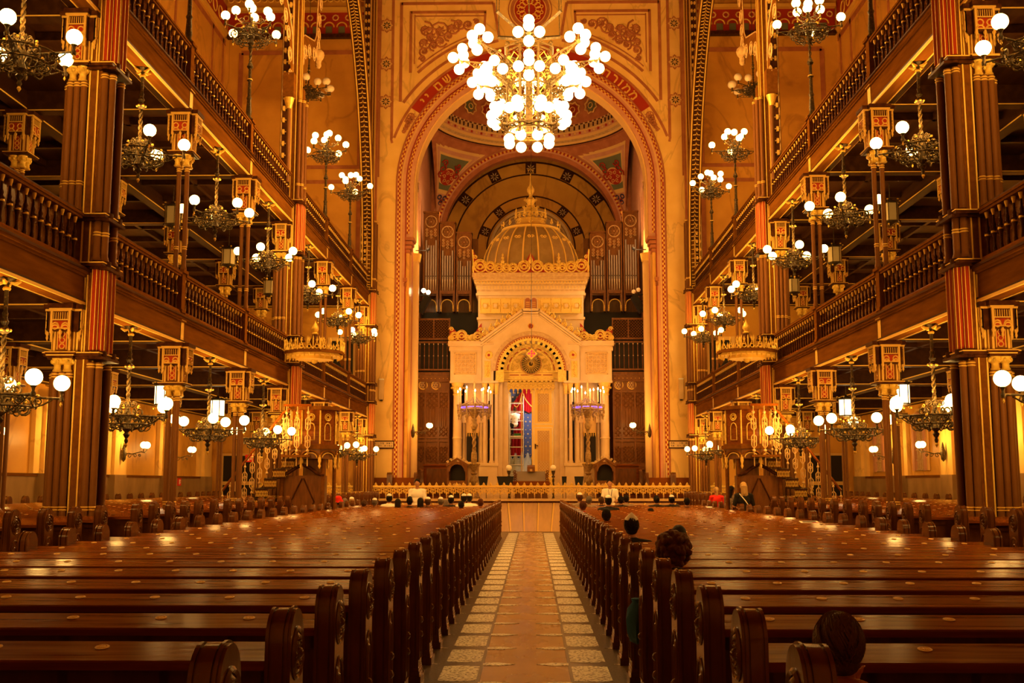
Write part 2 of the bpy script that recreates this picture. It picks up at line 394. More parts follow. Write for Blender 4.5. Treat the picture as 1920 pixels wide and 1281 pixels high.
# painted borders
def seg(b, p, q, w_, y_=None, t=.02):
    """flat bar between two (x,z) points on the end wall"""
    y_ = YW - .012 if y_ is None else y_
    d = V(q[0] - p[0], 0, q[1] - p[1]); L = d.length; d.normalize(); nn = V(-d.z, 0, d.x) * w_ / 2
    A = V(p[0], y_, p[1]); B = V(q[0], y_, q[1]); T = V(0, -t, 0)
    i = b.av([A - nn, B - nn, B + nn, A + nn, A - nn + T, B - nn + T, B + nn + T, A + nn + T])
    b.af([tuple(i + k for k in q_) for q_ in ((4, 5, 6, 7), (0, 1, 5, 4), (3, 7, 6, 2), (1, 2, 6, 5), (0, 4, 7, 3))])
b = MB(); b.mt(TERRA)
for sx in (-1, 1):
    seg(b, (sx * 6.68, ZP), (sx * 6.68, 22.9), .22, t=.05)              # strip beside the end pier
    seg(b, (sx * 6.52, ZS + .4), (sx * 6.52, 22.9), .07)
    seg(b, (sx * 5.98, ZS + 2.1), (sx * 5.98, 22.9), .12)
    seg(b, (sx * 5.62, ZS + 3.75), (sx * 5.62, 22.55), .13)
    seg(b, (sx * 5.2, ZS + 5.05), (sx * 5.2, 22.15), .12)
    seg(b, (sx * 5.03, ZS + 5.45), (sx * 5.03, 21.98), .05)
    seg(b, (sx * 5.62, 22.5), (sx * 1.6, 22.5), .13); seg(b, (sx * 5.2, 22.1), (sx * 1.9, 22.1), .12); seg(b, (sx * 5.03, 21.92), (sx * 2.0, 21.92), .05)
    for r, a_s, wd in ((6.62, 34, .12), (7.02, 46, .12), (7.2, 47, .05)):
        A0, A1 = radians(a_s), radians(78 if r < 7 else 74)
        if sx < 0: A0, A1 = pi - A1, pi - A0
        b.strip(0, ZS, r - wd / 2, r + wd / 2, y0 - .02, y0, A0, A1, 16)
    seg(b, (sx * 1.6, 22.5), (sx * 1.35, 21.0), .12); seg(b, (sx * 1.95, 22.1), (sx * 2.0, 21.2), .1)
b.strip(0, ZS, 6.19, 6.30, y0 - .02, y0, radians(20), radians(160), 40)
for sx in (-1, 1): seg(b, (sx * 6.0, ZS + 2.1), (sx * 5.95, ZS + 1.9), .1)
b.strip(0, 22.19, .72, .86, y0 - .02, y0, 0, 2 * pi, 32); b.strip(0, 22.19, .92, .97, y0 - .02, y0, 0, 2 * pi, 32)
# outer parts of the end wall beyond the arcades
for sx in (-1, 1):
    for z in (14.5, 15.15): seg(b, (sx * 6.8, z), (sx * 13.2, z), .16)
    for x in (7.35, 12.6): seg(b, (sx * x, 15.2), (sx * x, 20.3), .2)
    for x in (7.35, 12.6): seg(b, (sx * x, 6), (sx * x, 14.5), .2)
    seg(b, (sx * 7.35, 20.3), (sx * 12.6, 20.3), .2)
    seg(b, (sx * 7.0, 14.5), (sx * 7.0, 15.15), .1)
b.build('painted_border', wall_e)
b = MB()
for sx in (-1, 1):
    b.mt(BRND).box(*sorted((sx * 6.8, sx * 13.2)), y0 - .25, y0, 20.9, 21.05)
    b.mt(DKRED).box(*sorted((sx * 6.8, sx * 13.2)), y0 - .05, y0, 21.05, 22.1)
    b.mt(GOLDP).box(*sorted((sx * 6.8, sx * 13.2)), y0 - .3, y0, 22.1, 22.25)
    for k in range(11):
        x = sx * (7.1 + .56 * k)
        b.mt(GOLDP).ring((x, y0 - .08, 21.42), .22, .035, 'y', 10, 4, 0, pi); b.mt(TEAL).cb(x, y0 - .07, 21.3, .28, .04, .3)
        b.mt(OCHRE).ring((x + .28, y0 - .08, 21.85), .12, .035, 'y', 8, 4)
    for k in range(22): b.mt(GOLDP).ring((sx * (6.95 + .29 * k), y0 - .32, 22.6), .13, .03, 'y', 8, 4)
b.build('frieze', wall_e)
# eight-pointed stars in the border strips
b = MB()
def star8(x, z, R):
    for k in range(8):
        a = pi * k / 4
        b.mt(TERRA).poly([(x + R * 1.35 * cos(a - .35), y0 - .021, z + R * 1.35 * sin(a - .35)), (x + R * 1.75 * cos(a), y0 - .021, z + R * 1.75 * sin(a)), (x + R * 1.35 * cos(a + .35), y0 - .021, z + R * 1.35 * sin(a + .35)), (x, y0 - .021, z)])
    for k in range(8):
        a = pi * k / 4
        b.mt(OCHRE).poly([(x + R * cos(a - .39), y0 - .026, z + R * sin(a - .39)), (x + R * 1.35 * cos(a), y0 - .026, z + R * 1.35 * sin(a)), (x + R * cos(a + .39), y0 - .026, z + R * sin(a + .39)), (x, y0 - .026, z)])
        b.mt(BLACK).poly([(x + R * .2 * cos(a), y0 - .031, z + R * .2 * sin(a)), (x + R * .6 * cos(a - .28), y0 - .031, z + R * .6 * sin(a - .28)), (x + R * .95 * cos(a), y0 - .031, z + R * .95 * sin(a)), (x + R * .6 * cos(a + .28), y0 - .031, z + R * .6 * sin(a + .28))])
for sx in (-1, 1):
    for z in (21.5, 19.75, 18.05): star8(sx * 6.25, z, .2)
    star8(sx * 7.0, 14.83, .2)
b.build('painted_star', wall_e)
# arabesque scrolls painted in the spandrels, and the centre medallion
b = MB(); b.mt(TERRA)
def blob(x, z, r):
    for k in range(7):      # a whorl of pointed leaves
        a = 2 * pi * k / 7 + x * 3; b.poly([(x, y0 - .01, z), (x + r * .7 * cos(a - .35), y0 - .01, z + r * .7 * sin(a - .35)), (x + r * 1.25 * cos(a + .2), y0 - .01, z + r * 1.25 * sin(a + .2)), (x + r * .6 * cos(a + .4), y0 - .01, z + r * .6 * sin(a + .4))])
def curl(x, z, R, a0, d, r=.05): b.spiral((x, y0 - .005, z), (1, 0, 0), (0, 0, 1), R, r, 1.3, a0, d, 4, 12, .2)
for sx in (-1, 1):
    for (x, z, r) in ((4.55, 21.3, .2), (4.3, 21.0, .22), (4.6, 20.7, .18), (3.9, 21.25, .22), (3.9, 20.75, .15), (3.4, 21.35, .2), (3.1, 21.55, .15), (2.7, 21.5, .13), (4.62, 20.3, .12), (4.2, 20.55, .12), (2.35, 21.65, .07), (4.68, 19.95, .08), (3.55, 21.0, .12)):
        blob(sx * x, z, r); curl(sx * x, z, r * 1.9, r * 40, sx, .045)
    for k in range(6):       # cartouche below the lettering band
        a = radians(24 + 1.4 * k); blob(sx * 5.95 * cos(a), ZS + 5.95 * sin(a), .07 + .02 * k); curl(sx * 5.97 * cos(a), ZS + 5.97 * sin(a), .1 + .025 * k, k, sx, .025)
b.mt(DKRED).poly([(.68 * cos(2 * pi * k / 32), y0 - .006, 22.19 + .68 * sin(2 * pi * k / 32)) for k in range(32)])
b.mt(GOLDP)
for k in range(12):
    a = pi * k / 6; b.ring((.38 * cos(a), y0 - .02, 22.19 + .38 * sin(a)), .13, .022, 'y', 10, 4); b.ring((.52 * cos(a + .26), y0 - .02, 22.19 + .52 * sin(a + .26)), .07, .02, 'y', 8, 4)
b.build('painted_arabesque', wall_e)
# red lettering band with Hebrew letters
b = MB(); b.mt(DKRED).strip(0, ZS, 5.74, 6.19, y0 - .015, y0, radians(34), radians(146), 40)
b.mt(OCHRE).strip(0, ZS, 5.68, 5.74, y0 - .03, y0, 0, pi, 48)
GL = {'shin': [[(-.4, .5), (-.35, -.3), (0, -.5), (.35, -.3), (.4, .5)], [(0, .5), (0, -.1), (-.3, -.3)]], 'finalmem': [[(-.35, -.5), (.35, -.5), (.35, .4), (-.35, .4), (-.35, -.5)], [(-.35, .4), (-.45, .5)]],
      'yod': [[(-.15, .35), (.1, .35), (.1, 0), (-.02, -.12)]], 'mem': [[(.1, -.5), (.4, -.5), (.4, .2), (.1, .4), (-.15, .3), (-.4, -.5)], [(-.4, .5), (-.15, .3)]],
      'zayin': [[(-.15, .42), (.15, .48)], [(0, .42), (.05, 0), (0, -.5)]], 'resh': [[(-.35, .4), (.1, .4), (.32, .25), (.32, -.5)]], 'het': [[(-.35, -.5), (-.35, .4), (.35, .4), (.35, -.5)]],
      'ayin': [[(.35, .5), (.3, 0), (-.35, -.5)], [(-.3, .5), (-.25, 0), (.05, -.2)]], 'dalet': [[(-.4, .4), (.4, .4)], [(.25, .4), (.25, -.5)]], 'alef': [[(-.4, .5), (.4, -.5)], [(.35, .5), (.3, .2), (.05, .02)], [(-.35, -.5), (-.35, -.1), (-.15, .2)]],
      'he': [[(-.35, .4), (.35, .4), (.35, -.5)], [(-.3, .1), (-.3, -.5)]], 'vav': [[(-.12, .45), (.05, .4), (.05, -.5)]], 'lamed': [[(-.3, .8), (-.3, .35), (.3, .35), (.3, .1), (0, -.5)]], 'bet': [[(-.35, .4), (.2, .4), (.28, .2), (.28, -.45)], [(-.4, -.45), (.4, -.45)]]}
b.mt(GOLDP)
def glyph(g, a, size, R=5.96):
    cx, cz = R * cos(a), ZS + R * sin(a); t = a - pi / 2
    for st in GL[g]:
        P = [(cx + size * (p[0] * cos(t) - p[1] * sin(t)), cz + size * (p[0] * sin(t) + p[1] * cos(t))) for p in st]
        for p, q in zip(P, P[1:]): seg(b, p, q, size * .2, y0 - .015, .03)
for g, ad in (('yod', 141.0), ('yod', 138.2), ('finalmem', 132), ('shin', 127.2), ('mem', 41.8), ('mem', 45.8), ('zayin', 49.2), ('resh', 52.4), ('het', 56.5)): glyph(g, radians(ad), .33)
b.build('hebrew_lettering', wall_e)
# archivolt: rose mouldings with two beaded red and gold bands
b = MB()
def jamb(m, r0, r1, yf, z0, z1=ZS):
    b.mt(m)
    for sx in (-1, 1): b.box(*sorted((sx * r0, sx * r1)), yf, YW + .9, z0, z1)
    if z1 == ZS: b.strip(0, ZS, r0, r1, yf, YW + .9, 0, pi, 40)
jamb(PINK, 5.0, 5.30, YW - .02, 12.0); jamb(PINK, 5.30, 5.72, YW - .07, ZP); jamb(OCHRE, 5.47, 5.51, YW - .09, ZP)
jamb(TERRA, 5.70, 5.74, YW - .10, ZP); jamb(DKRED, 5.74, 5.76, YW - .05, ZP)
jamb(OCHRE, 4.94, 5.0, YW + .1, 12.0); jamb(DKRED, 5.30, 5.33, YW - .1, ZP)
b.mt(TERRA)
for sx in (-1, 1):
    for k in range(4): b.cb(sx * (5.12 + .03 * k), YW + .2, 11.95 - .17 * k, .34 - .05 * k, .9 - .12 * k, .14)      # corbel
    for k in range(3): b.cb(sx * 5.32, YW + .1, 10.2 - .2 * k, .16 - .04 * k, .5 - .1 * k, .16)
b.build('archivolt', wall_e)
b = MB()
RG = [DKRED, GOLD, DKRED, GOLD]
for r0, r1, yf in ((5.555, 5.61, YW - .12), (5.61, 5.665, YW - .12)):
    b.strip(0, ZS, r0, r1, yf, yf + .1, 0, pi, 170, [GOLD, DKRED] if r0 < 5.6 else [DKRED, GOLD])
for r0, r1, yf in ((5.16, 5.21, YW - .07), (5.21, 5.26, YW - .07)):
    b.strip(0, ZS, r0, r1, yf, yf + .1, 0, pi, 170, [GOLD, DKRED] if r0 < 5.2 else [DKRED, GOLD])
for sx in (-1, 1):
    z = ZP; k = 0
    while z < ZS - .05:
        for q, (r0, r1) in enumerate(((5.555, 5.61), (5.61, 5.665))):
            b.mt((GOLD, DKRED)[(k + q) % 2]).box(*sorted((sx * r0, sx * r1)), YW - .12, YW - .05, z, z + .098)
        if z > 12.1:
            for q, (r0, r1) in enumerate(((5.16, 5.21), (5.21, 5.26))): b.mt((GOLD, DKRED)[(k + q) % 2]).box(*sorted((sx * r0, sx * r1)), YW - .07, YW, z, z + .098)
        z += .1; k += 1
b.build('beaded_band', wall_e)

# ---- chancel: side walls, pendentives, dome, inner arch, apse
YB = 56.2; YM = (YW + .9 + YB) / 2; HB = (YB - YW - .9) / 2; HX = 5.25
for sx in (-1, 1):
    b = MB(); b.mt(PINK).box(*sorted((sx * HX, sx * (HX + .6))), YW + .9, 61, 0, 20)
    wc = struct(b.build('wall_chancel_' + SD[sx]))
    b = MB(); b.mt(OCHRE)
    b.cyl(sx * 5.2, 47.6, ZP + .3, 11.4, .26, 16); b.mt(GOLDP).cyl(sx * 5.2, 47.6, 11.4, 11.75, .3, 16, .36); b.mt(CREAM).cyl(sx * 5.2, 47.6, ZP, ZP + .35, .36, 16, .3)
    b.mt(OCHRE).box(*sorted((sx * 5.1, sx * 5.26)), 48.2, 48.7, ZP, 13); b.mt(TERRA).box(*sorted((sx * 5.16, sx * 5.26)), 46.5, 47.1, ZP, 14)
    b.build('engaged_column', wc)
    b = MB(); window_lancet(b, sx, 49.4, 12.6, .35, 2.3, sx * HX); b.build('window', wc)
b = MB(); b.mt(TERRA)
RB = 4.9
for sx in (-1, 1): b.box(*sorted((sx * RB, sx * HX)), YB, YB + .5, 8, ZS)
for j in range(32):
    a, a2 = pi * j / 32, pi * (j + 1) / 32
    def op2(t):
        c, s_ = cos(t), sin(t); k = min(5.4 / abs(c) if abs(c) > 1e-6 else 1e9, 6.2 / s_ if s_ > 1e-6 else 1e9); return (c * k, ZS + s_ * k)
    P = [(RB * cos(a), ZS + RB * sin(a)), op2(a), op2(a2), (RB * cos(a2), ZS + RB * sin(a2))]
    b.poly([(p[0], YB, p[1]) for p in P])
iw = struct(b.build('wall_inner_arch'))
b = MB(); b.mt(PINK).strip(0, ZS, RB - .08, RB + .45, YB - .06, YB, 0, pi, 40)
b.mt(TERRA).strip(0, ZS, RB + .16, RB + .22, YB - .1, YB, 0, pi, 40); b.strip(0, ZS, RB - .3, RB - .05, YB, YB + .5, 0, pi, 40)
b.strip(0, ZS, RB, RB + .11, YB - .12, YB, 0, pi, 150, [GOLD, DKRED])
for sx in (-1, 1):
    b.mt(PINK).box(*sorted((sx * (RB - .08), sx * (RB + .4))), YB - .06, YB, 8, ZS)
b.build('archivolt', iw)
# apse wall with two painted ring borders and a fan window
b = MB(); b.mt(WALLO).box(-5.3, 5.3, 59.8, 60.2, 0, 21)
ap = struct(b.build('wall_apse'))
b = MB(); yb = 59.8
cz = 14.6
b.mt(BRND).strip(0, cz, 4.95, 5.05, yb - .02, yb, 0, pi, 40); b.strip(0, cz, 4.25, 4.33, yb - .02, yb, 0, pi, 40)
b.strip(0, cz, 3.0, 3.08, yb - .02, yb, 0, pi, 30); b.strip(0, cz, 2.42, 2.5, yb - .02, yb, 0, pi, 30)
for r, angs in ((4.64, (12, 38, 64, 90, 116, 142, 168)), (2.75, (22, 50, 90, 130, 158))):
    for ad in angs:
        a = radians(ad); x, z = r * cos(a), cz + r * sin(a); q = .34 if r > 3 else .28
        b.mt(BRND).poly([(x + q * 1.25 * cos(a + pi / 4 + k * pi / 2), yb - .022, z + q * 1.25 * sin(a + pi / 4 + k * pi / 2)) for k in range(4)])
        b.mt(CREAM)
        for k in range(8):
            t = a + k * pi / 4; b.poly([(x + .04 * cos(t), yb - .026, z + .04 * sin(t)), (x + q * .5 * cos(t - .18), yb - .026, z + q * .5 * sin(t - .18)), (x + q * .78 * cos(t), yb - .026, z + q * .78 * sin(t)), (x + q * .5 * cos(t + .18), yb - .026, z + q * .5 * sin(t + .18))])
b.build('painted_border', ap)
b = MB(); b.mt(CREAM).strip(0, cz, 2.15, 2.3, yb - .18, yb, 0, pi, 30); b.mt(CREAMD).strip(0, cz, 2.0, 2.12, yb - .1, yb, 0, pi, 30)
b.mt(GLASS).strip(0, cz, .1, 1.98, yb - .04, yb, 0, pi, 24); b.mt(CREAM)
for k in range(9): a = pi * k / 8; b.tube([(0, yb - .06, cz), (2 * cos(a), yb - .06, cz + 2 * sin(a))], .03, 4)
b.build('fan_window', ap)
# pendentives
b = MB(); ym = YM; Ra = 5.0
nz_, na = 10, 10
def pend(q, fz, fa, infl=0.):
    """point on a pendentive; q = corner quadrant, fz 0..1 height, fa -1..1 across"""
    z = 4.95 * fz; rho = sqrt(max(50 + .2 - z * z, 25)); rho = max(rho, 5.0)
    lim = math.acos(min(1, 5.0 / rho)); half = pi / 4 - lim
    a = pi / 4 + half * fa + q * pi / 2
    return ((rho - infl) * cos(a), ym + (rho - infl) * sin(a), ZS + z)
def pmesh(m, z0, z1, wfun, infl):
    b.mt(m)
    for q in range(4):
        i = b.av([pend(q, z0 + (z1 - z0) * j / nz_, wfun(z0 + (z1 - z0) * j / nz_) * (2 * k / na - 1), infl) for j in range(nz_ + 1) for k in range(na + 1)])
        b.af([(i + j * (na + 1) + k, i + j * (na + 1) + k + 1, i + (j + 1) * (na + 1) + k + 1, i + (j + 1) * (na + 1) + k) for j in range(nz_) for k in range(na)], True)
pmesh(TERRA, 0, 1, lambda f: 1.0, 0); pen = struct(b.build('wall_pendentive'))
b = MB(); pmesh(OCHRE, .28, .93, lambda f: .80, .02); pmesh(PINK, .31, .905, lambda f: .77, .03); pmesh(OCHRE, .50, .87, lambda f: .66, .04); pmesh(TEAL, .54, .85, lambda f: .61, .05)
b.mt(OCHRE)
for q in range(4):
    c = Vector(pend(q, .66, 0, .1)); nrm = Vector((c.x, c.y - ym, 0)).normalized(); e1 = Vector((-nrm.y, nrm.x, 0)); e2 = Vector((0, 0, 1)); e2 = (e2 * .8 + nrm * -.5).normalized()
    for m, R in ((OCHRE, .52), (DKRED, .44)):
        b.mt(m); b.poly([tuple(c - nrm * (.02 if m is DKRED else 0) + e1 * R * cos(2 * pi * k / 20) + e2 * R * sin(2 * pi * k / 20)) for k in range(20)])
    b.mt(OCHRE)
    for k in range(6):
        a = k * pi / 3; b.spiral(c - nrm * .05 + e1 * .25 * cos(a) + e2 * .25 * sin(a), e1, e2, .13, .02, 1.2, a, 1, 4, 8)
    for q2 in (-1, 1):
        b.mt(DKRED)
        for k in range(3): b.spiral(Vector(pend(q, .78 - .05 * k, q2 * (.36 + .1 * k), .12)), e1, e2, .22, .04, 1.2, k * 2, q2, 4, 8)
    c = Vector(pend(q, .44, 0, .1)); b.mt(NAVY)
    for k in range(3): b.ring((0, 0, 0), 0, 0) if False else b.tube([tuple(c + e1 * (.2 * cos(a0) + .11 * cos(a)) + e2 * (.2 * sin(a0) + .11 * sin(a))) for a in [2 * pi * j / 10 for j in range(10)] for a0 in [pi / 6 + k * 2 * pi / 3]], .035, 4, True)
    b.mt(REDP).poly([tuple(c + e1 * .12 * cos(a) + e2 * .12 * sin(a) - e2 * .1) for a in [2 * pi * j / 8 for j in range(8)]])
b.build('painted_cartouche', pen)
# drum cornice and dome
b = MB(); D0 = (0, ym, 0)
def band(m, r0, z0, r1, z1, n=64): b.mt(m).lathe([(r0, z0), (r1, z1)], D0, n, cap=False)
Z0 = ZS + 4.95
for m, r0, z0, r1, z1 in ((TERRA, 5.15, 0, 5.0, .06), (BRND, 5.0, .06, 4.92, .1), (OCHRE, 4.92, .1, 4.85, .2), (CREAMD, 4.85, .2, 4.7, .28), (OCHRE, 4.7, .28, 4.66, .42), (PINK, 4.66, .42, 4.62, .6), (OCHRE, 4.62, .6, 4.6, .66), (CREAMD, 4.6, .66, 4.58, .95), (BRND, 4.58, .95, 4.57, 1.0), (TERRA, 4.57, 1.0, 4.5, 1.9)):
    band(m, r0, Z0 + z0, r1, Z0 + z1)
b.mt(TERRA).lathe([(4.5 * cos(t), Z0 + 1.9 + 3.6 * sin(t)) for t in [pi / 2 * k / 10 for k in range(11)]], D0, 48, cap=False)
b.mt(OCHRE)
for k in range(96):
    a = 2 * pi * k / 96; b.mt(DKRED if k % 2 else OCHRE); c_, s_ = cos(a), sin(a)
    b.cb(4.62 * c_, ym + 4.62 * s_, Z0 + .52, .1, .1, .1)
    b.mt(BRND); b.cb(4.56 * c_, ym + 4.56 * s_, Z0 + .8, .07, .07, .2)
    b.mt(CREAM).sph((4.56 * c_, ym + 4.56 * s_, Z0 + .97), .07, 4, 3)
dm = struct(b.build('ceiling_dome'))
b = MB()
for k in range(24):
    a = 2 * pi * k / 24; er = V(cos(a), sin(a), 0); et = V(-sin(a), cos(a), 0); c = V(0, ym, Z0 + 1.75) + er * 4.38
    b.mt(OCHRE).tube([tuple(c + (et * cos(t) + V(0, 0, 1) * sin(t)) * (.34 + (.09 if j % 2 else 0))) for j, t in enumerate([2 * pi * j / 16 for j in range(16)])], .04, 4, True)
    b.mt(TEAL if k % 2 else REDP).poly([tuple(c + er * .05 + (et * cos(t) + V(0, 0, 1) * sin(t)) * .3) for t in [2 * pi * j / 12 for j in range(12)]])
    b.mt(OCHRE).tube([tuple(c - er * .03 + (et * cos(t) + V(0, 0, 1) * sin(t)) * .15) for t in [2 * pi * j / 8 for j in range(8)]], .025, 4, True)
    b.mt(TEAL).tube([tuple(V(0, ym, Z0 + 2.4) + V(cos(a + .13), sin(a + .13), 0) * 4.38), tuple(V(0, ym, Z0 + 3.6) + V(cos(a + .13), sin(a + .13), 0) * 3.7)], .07, 4)
b.build('painted_rosettes', dm)
# lid over the chancel so no void shows
# ---- nave ceiling and rear wall (outside the frame, they return the light)
b = MB(); b.mt(BRN).box(-XW, XW, -5, 46, 24.5, 24.8); b.mt(TERRA)
for y in CY: b.box(-XA, XA, y - .2, y + .2, 24.1, 24.5)
struct(b.build('ceiling'))
b = MB(); b.mt(WALLO).box(-XW, XW, -5.4, -5, 0, 24.8); struct(b.build('wall_rear'))

# ================================================================== GALLERIES
def rib_profile(r, z0, z1): return [(r * 1.35, z0), (r * 1.35, z0 + .04), (r, z0 + .09), (r, z1 - .09), (r * 1.3, z1 - .06), (r * 1.05, z1 - .04), (r * 1.3, z1)]
def capital_mb(z0, z1, w_):
    b = MB(); b.mt(GOLD); h = z1 - z0
    n = max(2, round(w_ / .17))
    for i in range(n):
        for j in range(n):
            if 0 < i < n - 1 and 0 < j < n - 1: continue
            x = (i / (n - 1) - .5) * (w_ - .15); y = (j / (n - 1) - .5) * (w_ - .15)
            b.mt(GOLD).lathe([(.06, z0), (.075, z0 + .02), (.058, z0 + .04), (.055, z0 + h * .5), (.085, z0 + h * .62), (.075, z0 + h * .8), (.09, z1)], (x, y, 0), 8)
            for q in range(5):
                a = 2 * pi * q / 5; b.sph((x + .075 * cos(a), y + .075 * sin(a), z0 + h * .75), .03, 5, 4, 1.3)
    b.mt(BRND).box(-w_ / 2 - .04, w_ / 2 + .04, -w_ / 2 - .04, w_ / 2 + .04, z1, z1 + .035); b.mt(GOLDP).box(-w_ / 2 - .055, w_ / 2 + .055, -w_ / 2 - .055, w_ / 2 + .055, z1 + .035, z1 + .05)
    return b
def bracket_mb(z0, z1, w_=.34, dirs=(0, 1, 2, 3)):
    """lantern-shaped corbel box: gilt frame, red panels, hanging corner drops"""
    b = MB(); h = z1 - z0
    b.mt(BRN).box(-w_ / 2, w_ / 2, -w_ / 2, w_ / 2, z0, z1)
    for d in dirs:
        b.M = Matrix.Rotation(d * pi / 2, 4, 'Z'); y1 = -w_ / 2; y0 = y1 - .10; zt = z0 + h * .42; hw = w_ / 2
        b.mt(BRND).box(-hw, hw, y0, y1, zt, z1); b.box(-hw - .04, hw + .04, y0 - .04, y1, z1 - .07, z1)
        b.mt(GILT).box(-hw - .02, hw + .02, y0 - .02, y1, z1 - .10, z1 - .07)
        b.mt(REDP).box(-hw + .04, hw - .04, y0 - .006, y0, zt + .05, z1 - .26)
        b.mt(BRND)
        for q in range(7): b.mt(GILT).box(-hw + .05 + q * (w_ - .1) / 6 - .005, -hw + .05 + q * (w_ - .1) / 6 + .005, y0 - .012, y0, z1 - .23, z1 - .13)
        b.mt(GILT)
        for q in (-1, 1): b.box(*sorted((q * hw, q * (hw - .035))), y0 - .015, y0 + .02, zt - .03, z1 - .1)
        for z in (z1 - .115, z1 - .25, zt + .03): b.box(-hw, hw, y0 - .012, y0, z, z + .018)
        for q in (-.5, .5): b.ring((q * hw, y0 - .01, z1 - .33), .05, .012, 'y', 8, 4); b.ring((q * hw, y0 - .01, zt + .03), .06, .014, 'y', 8, 4, 0, pi)
        b.mt(GILT)
        for q in (-1, 0, 1): b.lathe([(.001, zt - .14), (.022, zt - .09), (.014, zt - .06), (.03, zt - .02), (.02, zt + .02)], (q * (hw - .02), y0 + .01, 0), 6)
        b.mt(GILT)
        for q in (-1, 1): b.box(*sorted((q * (hw - .02), q * (hw - .055))), y1 - .02, y1 + .01, z0, zt)
        b.mt(REDP).box(-.06, .06, y1 - .01, y1, z0 + .05, zt - .02); b.mt(GILT)
        for q in range(3): b.ring((0, y1 - .012, z0 + .08 + q * .09), .04, .009, 'y', 6, 4)
        for q in (-1, 1): b.box(*sorted((q * .06, q * .075)), y1 - .018, y1, z0 + .03, zt)
    b.M = None; b.mt(BRND).box(-w_ / 2 - .07, w_ / 2 + .07, -w_ / 2 - .07, w_ / 2 + .07, z0 - .05, z0); b.mt(GILT).box(-w_ / 2 - .08, w_ / 2 + .08, -w_ / 2 - .08, w_ / 2 + .08, z0 - .02, z0 - .005)
    return b
SHM = {}
def shaft_mesh(h, r):
    k = (round(h, 3), r)
    if k not in SHM:
        b = MB(); b.mt(SHAFT).lathe([(r * 1.35, 0), (r * 1.35, .05), (r, .10), (r, h)], n=12)
        b.mt(GOLDP)
        for z in (.42, .46, h - .07, h - .03): b.lathe([(r, z - .012), (r * 1.22, z), (r, z + .012)], n=12, cap=False)
        SHM[k] = b.mesh('shaft')
    return SHM[k]
CAPM = {}
def slim_column(name, label, loc, z0, zc, zc1, z1, group, r=.045, sp=.078, ped=None, newel=False):
    t = thing(name, label, 'column', loc, group=group)
    if ped is not None:
        b = MB(); b.mt(CREAMD).box(-.19, .19, -.19, .19, ped, z0); b.box(-.22, .22, -.22, .22, z0 - .06, z0); b.build('pedestal', t)
    for i, j in (((-1, 0), (1, 0)) if ped is None else ((-1, -.6), (1, -.6), (0, .8))): put('shaft', shaft_mesh(zc - z0, r), t, (i * sp, j * sp, z0))
    if (zc, zc1) not in CAPM: CAPM[(zc, zc1)] = (capital_mb(zc, zc1, .32).mesh('capital'), bracket_mb(zc1 + .06, z1).mesh('bracket'))
    put('capital', CAPM[(zc, zc1)][0], t); put('bracket', CAPM[(zc, zc1)][1], t)
    return t
def newel_mb(zb):
    b = MB(); z = zb
    b.mt(BRN).box(-.10, .10, -.10, .10, z + .05, z + 1.42); b.box(-.13, .13, -.13, .13, z + .50, z + .56); b.box(-.12, .12, -.12, .12, z + .60, z + .66)
    b.box(-.14, .14, -.14, .14, z + 1.36, z + 1.42); b.mt(GOLDP)
    for q in (-1, 1): b.box(*sorted((q * .105, q * .09)), -.105, .105, z + .02, z + .44); b.box(-.105, .105, *sorted((q * .105, q * .09)), z + .02, z + .44)
    b.box(-.135, .135, -.135, .135, z + .44, z + .46)
    return b
